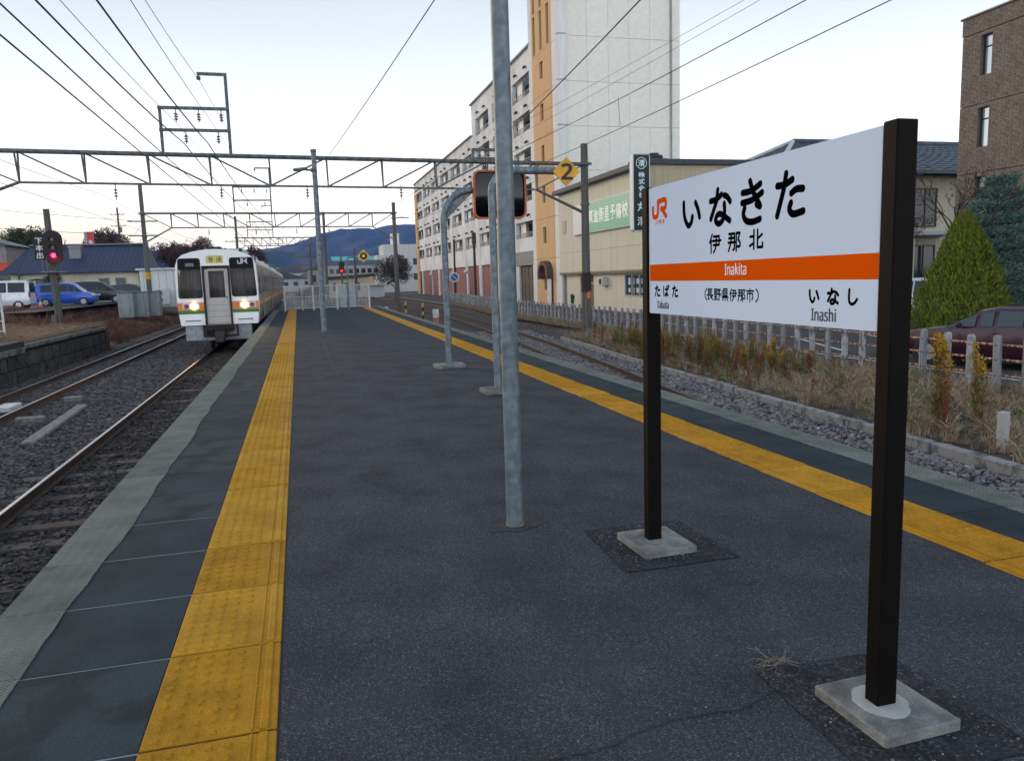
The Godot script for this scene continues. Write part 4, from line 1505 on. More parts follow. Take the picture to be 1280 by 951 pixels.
func overhead() -> void:
	var g1 := gantry("near lattice gantry spanning all tracks above the platform", -32.1, -11.9, 12.27, 6.55, 6.24, 1.1, -9.45, 2.17, 9, 4, 8.6, 7.1, -0.3, -1.25, 0.98, 0.095)
	top_frame(g1, -4.55, -2.15, 6.5, 7.34, 8.14, 9.46, -0.95)
	top_frame(g1, 7.35, 8.5, 6.3, 6.42, 6.78, 6.85, 0.0)
	hanging(g1, [-6.3, -2.6, 0.6, 4.3, 8.7], 5.35)
	var od := B.new()
	od.box(Vector3(0, 0.55, 0.19), Vector3(0.14, 0.34, 0.03))
	put("orange_plate", od, mat(Color(0.75, 0.16, 0.03), 0.6), g1, Vector3(12.3, 0.1, 0))
	var ob := B.new()
	ob.tube([Vector3(12.27, 0.75, 0), Vector3(12.27, 1.6, 0)], 0.215, 14)
	put("rusty_sleeve", ob, mat(Color(0.06, 0.035, 0.03), 0.9, 0.0, T.blotch, 2.0), g1)
	var g2 := gantry("second lattice gantry between tall concrete poles beyond the fence", -67.0, -11.4, 8.25, 7.32, 7.22, 1.12, -9.35, 1.97, 8, 4, 9.6, 8.1, -0.8, -1.3, 1.15, 0.12)
	top_frame(g2, -4.55, -1.68, 7.3, 8.3, 9.35, 10.9, -1.1)
	hanging(g2, [-6.6, -3.0, 0.2, 2.8], 6.1)
	for q in [[-11.4, 6.7], [-11.4, 5.6], [8.25, 6.8]]:
		var ca := B.new()
		ca.box(Vector3(q[0], q[1], 0.2), Vector3(2.2 if q[0] < 0 else 1.5, 0.09, 0.09))
		put("cross_arm", ca, K.steel_dark, g2, Vector3(0.5 if q[0] > 0 else 0.0, 0, 0))
	var yb := B.new()
	yb.tube([Vector3(-11.4, 2.2, 0), Vector3(-11.4, 2.75, 0)], 0.22, 12)
	put("yellow_band", yb, mat(Color(0.6, 0.33, 0.03), 0.7), g2)
	var g3 := gantry("third lattice gantry small in the distance", -112.0, -7.6, 4.0, 7.9, 7.8, 1.1, -6.6, 1.1, 9, 5, 10.8, 11.3, -1.0, -1.2, 0.9, 0.12)
	top_frame(g3, -6.15, -2.85, 7.8, 8.9, 10.0, 12.2, -1.2)
	var g4 := gantry("fourth lattice gantry barely seen above the train roof", -165.0, -8.5, 5.0, 7.9, 7.8, 1.1, -6.6, 1.1, 10, 5, 9.5, 9.5, -1.0, -1.2, 0.9, 0.14)
	top_frame(g4, -5.6, -2.4, 7.8, 8.7, 9.6, 10.6, -1.2)

	# wires
	var L := "overhead cables above the left tracks"
	wires_run("contact_wire", "contact wire of the near left track, entering at the left edge", [Vector3(-3.1, 4.46, 8), Vector3(-3.14, 4.46, -10.4), Vector3(-3.14, 4.47, -32.1), Vector3(-2.85, 4.3, -67), Vector3(-3.1, 4.2, -112), Vector3(-2.4, 4.2, -165)], 0.012, 0.0)
	wires_run("messenger_wire", "carrier wire of the near left track, leaving at the top left corner", [Vector3(-3.1, 4.9, 8), Vector3(-3.1, 4.80, -10.5), Vector3(-3.1, 5.05, -32.1), Vector3(-2.95, 5.1, -67), Vector3(-2.95, 5.0, -112), Vector3(-2.4, 5.0, -165)], 0.012, 0.1)
	wires_run("overhead_cable", "thickest black cable to the lower insulator bar, left strand", [Vector3(-4.9, 6.3, 8), Vector3(-4.1, 6.55, -15.9), Vector3(-3.8, 6.88, -32.1), Vector3(-3.6, 7.4, -67), Vector3(-3.6, 8, -112)], 0.0195, 0.25, L)
	wires_run("overhead_cable", "thin cable to the upper insulator bar, left strand", [Vector3(-4.6, 7.0, 8), Vector3(-4.25, 7.3, -18.2), Vector3(-4.03, 7.65, -32.1), Vector3(-3.9, 8.9, -67), Vector3(-4.9, 9.6, -112)], 0.0083, 0.2, L)
	wires_run("overhead_cable", "thick black cable to the lower insulator bar, right strand", [Vector3(-3.5, 6.2, 8), Vector3(-3.12, 6.6, -15.9), Vector3(-2.94, 6.88, -32.1), Vector3(-2.7, 7.4, -67), Vector3(-3.2, 8, -112)], 0.0195, 0.25, L)
	wires_run("overhead_cable", "thin cable to the upper insulator bar, right strand", [Vector3(-3.1, 7.0, 8), Vector3(-2.9, 7.3, -18.0), Vector3(-2.76, 7.68, -32.1), Vector3(-2.4, 8.9, -67), Vector3(-3.6, 9.6, -112)], 0.0083, 0.2, L)
	wires_run("overhead_cable", "topmost thin cable to the high frame arm", [Vector3(-3.6, 8.2, 8), Vector3(-3.3, 8.8, -22.4), Vector3(-3.09, 9.2, -32.1), Vector3(-2.8, 10.7, -67), Vector3(-4.0, 12, -112)], 0.0083, 0.2, L)
	for q in [[-6.68, "far left track"]]:
		wires_run("contact_wire", "straight contact wire above the %s" % q[1], [Vector3(q[0], 4.05, 8), Vector3(q[0] + 0.15, 4.05, -32.1), Vector3(q[0] - 0.15, 4.05, -67), Vector3(q[0] + 0.1, 4.05, -112), Vector3(q[0] + 0.6, 4.05, -165)], 0.0075, 0.0)
		wires_run("messenger_wire", "sagging carrier wire above the %s" % q[1], [Vector3(q[0], 4.85, 8), Vector3(q[0], 4.95, -32.1), Vector3(q[0], 4.95, -67), Vector3(q[0], 4.95, -112), Vector3(q[0] + 0.5, 4.95, -165)], 0.0083, 0.35)
	var RG := "overhead cables above the right-hand track"
	wires_run("overhead_cable", "single black cable crossing the pale tower face", [Vector3(8.8, 9.6, 6), Vector3(9.0, 8.5, -19.3), Vector3(9.6, 8.06, -32.1), Vector3(8.3, 7.9, -67)], 0.0195, 0.1, RG)
	wires_run("messenger_wire", "carrier wire of the curved right-hand track", [Vector3(9.4, 6.3, 6), Vector3(9.75, 6.6, -13.5), Vector3(9.04, 6.71, -32.1), Vector3(9.3, 6.2, -50), Vector3(7.4, 6.6, -67)], 0.0120, 0.15, RG)
	wires_run("contact_wire", "lower wire of the curved right-hand track", [Vector3(11.0, 6.3, 6), Vector3(11.05, 6.43, -12.8), Vector3(10.8, 6.44, -32.1), Vector3(9.6, 6.0, -50), Vector3(7.8, 5.9, -67)], 0.0120, 0.1, RG)
	wires_run("overhead_cable", "upper of two thin cables in front of the tower", [Vector3(11.6, 8.0, 6), Vector3(10.82, 7.96, -17.4), Vector3(9.6, 7.96, -32.1), Vector3(8.3, 7.9, -67)], 0.0060, 0.1, RG)
	wires_run("overhead_cable", "lower of two thin cables in front of the tower", [Vector3(11.2, 7.5, 6), Vector3(10.48, 7.54, -16.2), Vector3(9.59, 7.54, -32.1), Vector3(8.3, 7.5, -67)], 0.0060, 0.1, RG)
	wires_run("overhead_cable", "lone thin cable rising from the gantry to the top middle of the picture", [Vector3(3.6, 6.9, 6), Vector3(2.72, 6.53, -14.6), Vector3(1.52, 6.5, -32.1)], 0.0105, 0.1)
	wires_run("dropper_wire", "short thin dropper between the two right-hand track wires", [Vector3(9.43, 6.65, -21.8), Vector3(10.83, 6.42, -24.9)], 0.0075, 0.0)
	wires_run("telephone_cable", "long thin cable above the dark blue roof, higher one", [Vector3(-42, 10.2, -58), Vector3(-11.4, 6.7, -67), Vector3(-29, 11, -149)], 0.0150, 0.5)
	wires_run("telephone_cable", "long thin cable above the dark blue roof, lower one", [Vector3(-42, 8.4, -58), Vector3(-11.4, 5.6, -67), Vector3(-29, 9.6, -149)], 0.0150, 0.5)


# ------------------------------------------------------------------ train
func round_poly(x0: float, y0: float, x1: float, y1: float, r: float, x0t := INF, x1t := INF) -> PackedVector2Array:
	var a0 := x0 if x0t == INF else x0t
	var a1 := x1 if x1t == INF else x1t
	var p := PackedVector2Array()
	for q in [[x1 - r, y0 + r, -PI / 2], [a1 - r, y1 - r, 0.0], [a0 + r, y1 - r, PI / 2], [x0 + r, y0 + r, PI]]:
		for k in 5:
			var a: float = q[2] + PI / 2 * k / 4.0
			p.append(Vector2(q[0] + cos(a) * r, q[1] + sin(a) * r))
	return p


func train() -> void:
	var t := thing("passenger_train", "white-fronted commuter train with orange and green band and lit headlights", "train", Vector3(-2.95, RAIL, -31.3))
	var white := mat(Color(0.93, 0.94, 0.95), 0.4)
	var inox := mat(Color(0.36, 0.33, 0.33), 0.36, 0.75, T.streak, 0.25)
	var dark := mat(Color(0.02, 0.019, 0.02), 0.45)
	var orange := mat(Color(0.78, 0.22, 0.02), 0.45)
	var green := mat(Color(0.02, 0.20, 0.05), 0.45)
	var pane := StandardMaterial3D.new()
	pane.albedo_color = Color(0.05, 0.06, 0.055, 0.36)
	pane.metallic_specular = 0.22
	pane.transparency = BaseMaterial3D.TRANSPARENCY_ALPHA
	pane.roughness = 0.04
	# front shell cut by its windows, door and sign box
	var out := PackedVector2Array()
	var half := [[1.38, 1.10], [1.44, 1.6], [1.455, 2.1], [1.45, 2.9], [1.42, 3.35], [1.34, 3.58], [1.16, 3.74], [0.8, 3.86], [0.4, 3.92]]
	for q in half:
		out.append(Vector2(q[0], q[1]))
	out.append(Vector2(0, 3.94))
	for i in range(half.size() - 1, -1, -1):
		out.append(Vector2(-half[i][0], half[i][1]))
	var win_l := round_poly(-1.38, 2.13, -0.55, 3.60, 0.08, -1.32, -0.56)
	var win_r := round_poly(0.52, 2.15, 1.40, 3.60, 0.08, 0.50, 1.34)
	var door := round_poly(-0.47, 1.12, 0.44, 3.27, 0.05)
	var dest := round_poly(-0.33, 3.40, 0.28, 3.70, 0.04)
	var b := B.new()
	var cuts := [-2.0, -1.0, -0.03, 0.96, 2.0]
	for k in 4:
		var slab := PackedVector2Array([Vector2(cuts[k], 0), Vector2(cuts[k + 1], 0), Vector2(cuts[k + 1], 5), Vector2(cuts[k], 5)])
		var left: Array = Geometry2D.intersect_polygons(out, slab)
		for w in [win_l, win_r, door, dest]:
			var next := []
			for piece in left:
				next.append_array(Geometry2D.clip_polygons(piece, w))
			left = next
		for piece in left:
			b.prism(piece, Transform3D(Basis(), Vector3(0, 0, -0.12)), 0.12)
	put("front_shell", b, white, t)
	# bands of colour on the front, 4 mm proud
	for q in [[1.66, 1.96, orange, "orange_band"], [1.53, 1.66, green, "green_band"]]:
		for s in [-1.0, 1.0]:
			var c := B.new()
			var xa := 0.49 if s > 0 else -1.447
			var xb := 1.447 if s > 0 else -0.50
			c.box(Vector3((xa + xb) * 0.5, (q[0] + q[1]) * 0.5, 0.0), Vector3(xb - xa, q[1] - q[0], 0.012))
			put(q[3], c, q[2], t)
	# side skirts of white that wrap round the corner, then the steel bodies
	var bodies := [[-0.12, -0.75, white, "cab_side"], [-0.75, -19.7, inox, "car_body"], [-20.2, -39.7, inox, "car_body"], [-40.2, -59.7, inox, "car_body"]]
	for q in bodies:
		var c := B.new()
		var rows := []
		for z in [q[0], q[1]]:
			var line := []
			for p in out:
				line.append(Vector3(p.x, p.y, z))
			rows.append(line)
		c.skin(rows)
		if q[3] == "car_body":
			c.quad(Vector3(-1.38, 1.1, q[0]), Vector3(1.38, 1.1, q[0]), Vector3(1.38, 3.7, q[0]), Vector3(-1.38, 3.7, q[0]))
		put(q[3], c, q[2], t)
	for car in 3:
		var z0 := -0.75 - (0.0 if car == 0 else car * 20.0 - 0.55)
		for s in [-1.0, 1.0]:
			for k in 7:
				var z := z0 - 1.2 - k * 2.72
				var w := B.new()
				var is_door := k == 1 or k == 5
				if is_door:
					w.box(Vector3(s * 1.452, 2.2, z), Vector3(0.03, 2.0, 1.3), 0.01)
					put("side_door", w, mat(Color(0.30, 0.27, 0.26), 0.5, 0.5, T.soft, 1.0), t)
					for dz in [-0.32, 0.32]:
						var g := B.new()
						g.box(Vector3(s * 1.466, 2.62, z + dz), Vector3(0.02, 0.78, 0.46), 0.008)
						put("door_window", g, K.window, t)
				else:
					w.box(Vector3(s * 1.455, 2.62, z), Vector3(0.02, 0.86, 2.0), 0.008)
					put("side_window", w, glass(Color(0.05, 0.035, 0.025), 0.08), t)
			var zc := z0 - 9.4
			var ob := B.new()
			ob.box(Vector3(s * 1.447, 1.86, zc), Vector3(0.012, 0.16, 18.7))
			put("orange_band", ob, orange, t)
			var gb := B.new()
			gb.box(Vector3(s * 1.447, 1.72, zc), Vector3(0.012, 0.07, 18.7))
			put("green_band", gb, green, t)
		var un := B.new()
		un.box(Vector3(0, 0.75, z0 - 9.5), Vector3(2.3, 0.6, 17.0), 0.05)
		put("underframe", un, dark, t)
		for k in 2:
			var ac := B.new()
			ac.box(Vector3(0, 3.98, z0 - 5.0 - k * 8.0), Vector3(1.7, 0.28, 3.6), 0.08)
			put("roof_unit", ac, mat(Color(0.5, 0.52, 0.54), 0.6), t)
		for k in 4:
			var wh := B.new()
			var z: float = z0 - [1.7, 3.8, 15.2, 17.3][k]
			for s in [-0.566, 0.566]:
				wh.tube([Vector3(s - 0.06, 0.43, z), Vector3(s + 0.06, 0.43, z)], 0.43, 20)
			put("wheel_pair", wh, mat(Color(0.05, 0.04, 0.035), 0.7, 0.4), t)
	# cab
	var cab := B.new()
	cab.quad(Vector3(-1.4, 1.1, -1.5), Vector3(0.4, 1.1, -1.5), Vector3(0.4, 3.8, -1.5), Vector3(-1.4, 3.8, -1.5))
	put("cab_wall", cab, mat(Color(0.45, 0.42, 0.22), 0.8, 0.0, T.streak, 1.2), t)
	var cab2 := B.new()
	cab2.quad(Vector3(0.4, 1.1, -1.2), Vector3(1.4, 1.1, -1.2), Vector3(1.4, 3.8, -1.2), Vector3(0.4, 3.8, -1.2))
	put("cab_wall", cab2, mat(Color(0.06, 0.03, 0.03), 0.8), t)
	var desk := B.new()
	desk.box(Vector3(0.93, 1.95, -0.45), Vector3(0.86, 0.4, 0.5), 0.04)
	put("driving_desk", desk, mat(Color(0.07, 0.03, 0.03), 0.6), t)
	for x in [-1.12, -0.85]:
		var rod := B.new()
		rod.tube([Vector3(x, 1.2, -1.4), Vector3(x, 3.7, -1.4)], 0.02, 6)
		put("grab_pole", rod, K.zinc, t)
	driver(t)
	var bulb := B.new()
	bulb.box(Vector3(-0.9, 3.5, -1.0), Vector3(0.12, 0.04, 0.3), 0.01)
	put("cab_lamp", bulb, glow(Color(1.0, 0.92, 0.7), 2.5), t)
	var om := OmniLight3D.new()
	om.name = "cab_light"
	om.light_color = Color(1.0, 0.9, 0.65)
	om.light_energy = 0.7
	om.light_size = 0.06
	om.omni_range = 20.0
	om.omni_attenuation = 2.0
	om.shadow_enabled = true
	om.position = Vector3(-0.9, 3.45, -1.0)
	t.add_child(om)
	# window panes with the dark upper band
	for q in [[win_l, -1.37, -0.56], [win_r, 0.51, 1.39]]:
		var w := B.new()
		w.prism(q[0], Transform3D(Basis(), Vector3(0, 0, -0.03)), 0.012)
		put("windscreen", w, pane, t)
		var top: Array = Geometry2D.intersect_polygons(q[0], PackedVector2Array([Vector2(-2, 3.2), Vector2(2, 3.2), Vector2(2, 5), Vector2(-2, 5)]))
		var band := B.new()
		for piece in top:
			band.prism(piece, Transform3D(Basis(), Vector3(0, 0, -0.016)), 0.006)
		var dk := glass(Color(0.005, 0.006, 0.007))
		dk.metallic_specular = 0.15
		put("dark_band", band, dk, t)
		var gasket := B.new()
		var inner: Array = Geometry2D.offset_polygon(q[0], -0.03)
		var pg: PackedVector2Array = q[0]
		var ig: PackedVector2Array = inner[0]
		for i in pg.size():
			var j := (i + 1) % pg.size()
			gasket.box(Vector3((pg[i].x + pg[j].x) * 0.5, (pg[i].y + pg[j].y) * 0.5, 0.0), Vector3(pg[i].distance_to(pg[j]) + 0.012, 0.03, 0.016), 0.0, Basis(Vector3.BACK, (pg[j] - pg[i]).angle()))
		put("gasket", gasket, K.rubber, t)
	var wp := B.new()
	for s in [-0.85, 1.05]:
		wp.tube([Vector3(s, 2.1, 0.03), Vector3(s - 0.12, 2.7, 0.03)], 0.012, 6)
	put("wiper", wp, K.black, t)
	latin(t, "fleet_number", "3005", 0.115, Vector3(-0.93, 3.37, -0.005), Basis(), mat(Color(0.6, 0.62, 0.64), 0.5), false, 0.9)
	var jr := B.new()
	var o := Vector2(0.80, 3.39)
	for q in [[0, 4, 0, 9], [0, 0, 10, 0], [10, 0, 10, 17], [14, 0, 14, 17], [14, 17, 27, 17], [27, 17, 27, 8], [27, 8, 16, 8], [19, 8, 29, 0]]:
		var a := Vector2(q[0], q[1]) * 0.0115
		var c := Vector2(q[2], q[3]) * 0.0115
		var m := (a + c) * 0.5 + o
		jr.box(Vector3(m.x, m.y, -0.006 + 0.0004 * jr.v.size() / 36.0), Vector3(a.distance_to(c) + 0.032, 0.034, 0.004), 0.0, Basis(Vector3.BACK, (c - a).angle()))
	put("railway_mark", jr, mat(Color(0.72, 0.74, 0.76), 0.5), t)
	# gangway door and its frame
	var fr := B.new()
	fr.box(Vector3(-0.475, 2.19, 0.03), Vector3(0.07, 2.16, 0.1), 0.01)
	fr.box(Vector3(0.445, 2.19, 0.03), Vector3(0.07, 2.16, 0.1), 0.01)
	fr.box(Vector3(-0.015, 3.285, 0.03), Vector3(0.99, 0.07, 0.1), 0.01)
	put("door_frame", fr, mat(Color(0.03, 0.022, 0.02), 0.7, 0.0, T.blotch, 2.0), t)
	var grey_door := mat(Color(0.52, 0.50, 0.46), 0.5, 0.1, T.wash, 0.7)
	var dp := B.new()
	dp.box(Vector3(-0.015, 1.63, -0.05), Vector3(0.86, 0.98, 0.05), 0.01)
	for x in [-0.37, 0.34]:
		dp.box(Vector3(x, 2.66, -0.05), Vector3(0.15, 1.08, 0.05), 0.01)
	dp.box(Vector3(-0.015, 3.17, -0.05), Vector3(0.56, 0.10, 0.05), 0.01)
	var gd := put("gangway_door", dp, grey_door, t)
	var dg := B.new()
	dg.box(Vector3(-0.015, 2.62, -0.055), Vector3(0.56, 1.0, 0.01))
	put("door_pane", dg, pane, gd)
	var dh := B.new()
	dh.box(Vector3(0.30, 2.12, -0.015), Vector3(0.08, 0.06, 0.03), 0.01)
	put("door_handle", dh, K.zinc, gd)
	var sp := B.new()
	for k in 3:
		sp.box(Vector3(-0.015, 1.4 + k * 0.22, -0.022), Vector3(0.8, 0.012, 0.006))
	put("door_rib", sp, K.zinc_dull, gd)
	# destination box
	var im := Image.create(244, 120, false, Image.FORMAT_RGB8)
	im.fill(Color(0.72, 0.69, 0.36))
	write_glyph(im, "普", Rect2(24, 18, 84, 84), 8.0, Color(0.22, 0.22, 0.08))
	write_glyph(im, "通", Rect2(138, 18, 84, 84), 8.0, Color(0.22, 0.22, 0.08))
	var dm := printed(im, 0.3)
	dm.emission_enabled = true
	dm.emission_operator = BaseMaterial3D.EMISSION_OP_MULTIPLY
	dm.emission = Color.WHITE
	dm.emission_texture = dm.albedo_texture
	dm.emission_energy_multiplier = 0.08
	var db := B.new()
	db.quad(Vector3(-0.33, 3.40, -0.02), Vector3(0.28, 3.40, -0.02), Vector3(0.28, 3.70, -0.02), Vector3(-0.33, 3.70, -0.02))
	put("destination_display", db, dm, t)
	# lamps
	for s in [-1.0, 1.0]:
		var x: float = -0.87 if s < 0 else 0.94
		var hb := B.new()
		hb.box(Vector3(x + s * 0.11, 1.82, 0.012), Vector3(0.62, 0.24, 0.03), 0.02)
		put("lamp_bezel", hb, mat(Color(0.6, 0.6, 0.6), 0.4), t)
		var hl := B.new()
		hl.tube([Vector3(x, 1.82, 0.0), Vector3(x, 1.82, 0.05)], 0.125, 20)
		put("headlight", hl, glow(Color(1.0, 0.74, 0.42), 5.0), t)
		var tl := B.new()
		tl.tube([Vector3(x + s * 0.27, 1.82, 0.0), Vector3(x + s * 0.27, 1.82, 0.045)], 0.085, 16)
		put("tail_light", tl, mat(Color(0.25, 0.02, 0.015), 0.25), t)
		var sl := SpotLight3D.new()
		sl.name = "headlight_beam"
		sl.light_color = Color(1.0, 0.82, 0.55)
		sl.light_energy = 3.0
		sl.light_size = 0.1
		sl.spot_range = 120.0
		sl.spot_attenuation = 2.0
		sl.spot_angle = 38.0
		sl.shadow_enabled = true
		sl.position = Vector3(x, 1.82, 0.07)
		sl.rotation_degrees = Vector3(-3, 180, 0)
		t.add_child(sl)
		var hr := B.new()
		hr.tube([Vector3(s * 1.2, 1.28, 0.0), Vector3(s * 1.2, 1.28, 0.07), Vector3(s * 0.68, 1.28, 0.07), Vector3(s * 0.68, 1.28, 0.0)], 0.018, 6)
		put("hand_rail", hr, K.zinc, t)
	# under the front: coupler, pilot, jumper
	var pl := B.new()
	pl.box(Vector3(-0.9, 0.80, -0.18), Vector3(0.72, 0.58, 0.12), 0.02)
	pl.box(Vector3(0.66, 0.80, -0.18), Vector3(0.95, 0.58, 0.12), 0.02)
	pl.box(Vector3(0, 0.56, -0.2), Vector3(2.1, 0.14, 0.1), 0.02)
	put("pilot_plate", pl, mat(Color(0.42, 0.45, 0.47), 0.6, 0.0, T.soft, 1.0), t)
	var rust := mat(Color(0.035, 0.02, 0.016), 0.85, 0.0, T.blotch, 2.5)
	var cp := B.new()
	cp.box(Vector3(0, 0.72, 0.18), Vector3(0.42, 0.30, 0.5), 0.06)
	cp.box(Vector3(0, 0.55, 0.3), Vector3(0.34, 0.26, 0.34), 0.05)
	put("coupler", cp, dark, t)
	var bf := B.new()
	bf.box(Vector3(0.0, 0.98, 0.02), Vector3(1.0, 0.26, 0.26), 0.04)
	for x in [-0.58, 0.62]:
		bf.box(Vector3(x, 0.88, 0.08), Vector3(0.07, 0.46, 0.1), 0.01)
	bf.box(Vector3(0.02, 0.68, 0.1), Vector3(1.25, 0.07, 0.08), 0.01)
	put("buffer_gear", bf, rust, t)
	var st := B.new()
	for k in 5:
		st.tube([Vector3(-0.3 + k * 0.15, 1.08, 0.1), Vector3(-0.3 + k * 0.15, 0.78, 0.22 + (k % 2) * 0.05)], 0.028, 8)
	put("jumper_hose", st, rust, t)
	var ru := B.new()
	ru.box(Vector3(-0.02, 3.98, -0.5), Vector3(0.5, 0.13, 0.3), 0.05)
	put("roof_aerial", ru, dark, t)
	for x in [0.35, 0.9, -0.6]:
		var rv := B.new()
		rv.tube([Vector3(x, 3.84, -0.4), Vector3(x, 3.98, -0.4)], [0.08, 0.05], 10)
		put("roof_horn", rv, dark, t)


func driver(t: Node3D) -> void:
	# seen only as a dark shape behind the windscreen
	var d := thing("person", "driver in dark uniform and cap seated behind the right windscreen", "person", t.position + Vector3(0.95, 1.35, -0.95))
	var b := B.new()
	var prof := [[0.0, 0.20, 0.14], [0.25, 0.21, 0.14], [0.45, 0.22, 0.13], [0.56, 0.19, 0.11], [0.62, 0.07, 0.07], [0.68, 0.06, 0.065], [0.72, 0.075, 0.09], [0.80, 0.08, 0.10], [0.88, 0.075, 0.095], [0.93, 0.04, 0.05], [0.94, 0.0, 0.0]]
	var rows := []
	for q in prof:
		var line := []
		for k in 17:
			var a := TAU * k / 16.0
			line.append(Vector3(cos(a) * q[1], q[0] + 0.25, -sin(a) * q[2]))
		rows.append(line)
	b.skin(rows, true)
	for s in [-1.0, 1.0]:
		b.tube([Vector3(s * 0.2, 0.78, 0), Vector3(s * 0.24, 0.55, 0.1), Vector3(s * 0.16, 0.52, 0.32)], [0.06, 0.05, 0.04], 10)
	put("body", b, mat(Color(0.10, 0.07, 0.06), 0.8), d)
	var c := B.new()
	c.tube([Vector3(0, 1.1, 0), Vector3(0, 1.13, 0.02), Vector3(0, 1.2, 0.01)], [0.085, 0.1, 0.11], 16)
	c.box(Vector3(0, 1.12, 0.1), Vector3(0.15, 0.012, 0.1), 0.004)
	put("cap", c, mat(Color(0.02, 0.02, 0.03), 0.7), d)


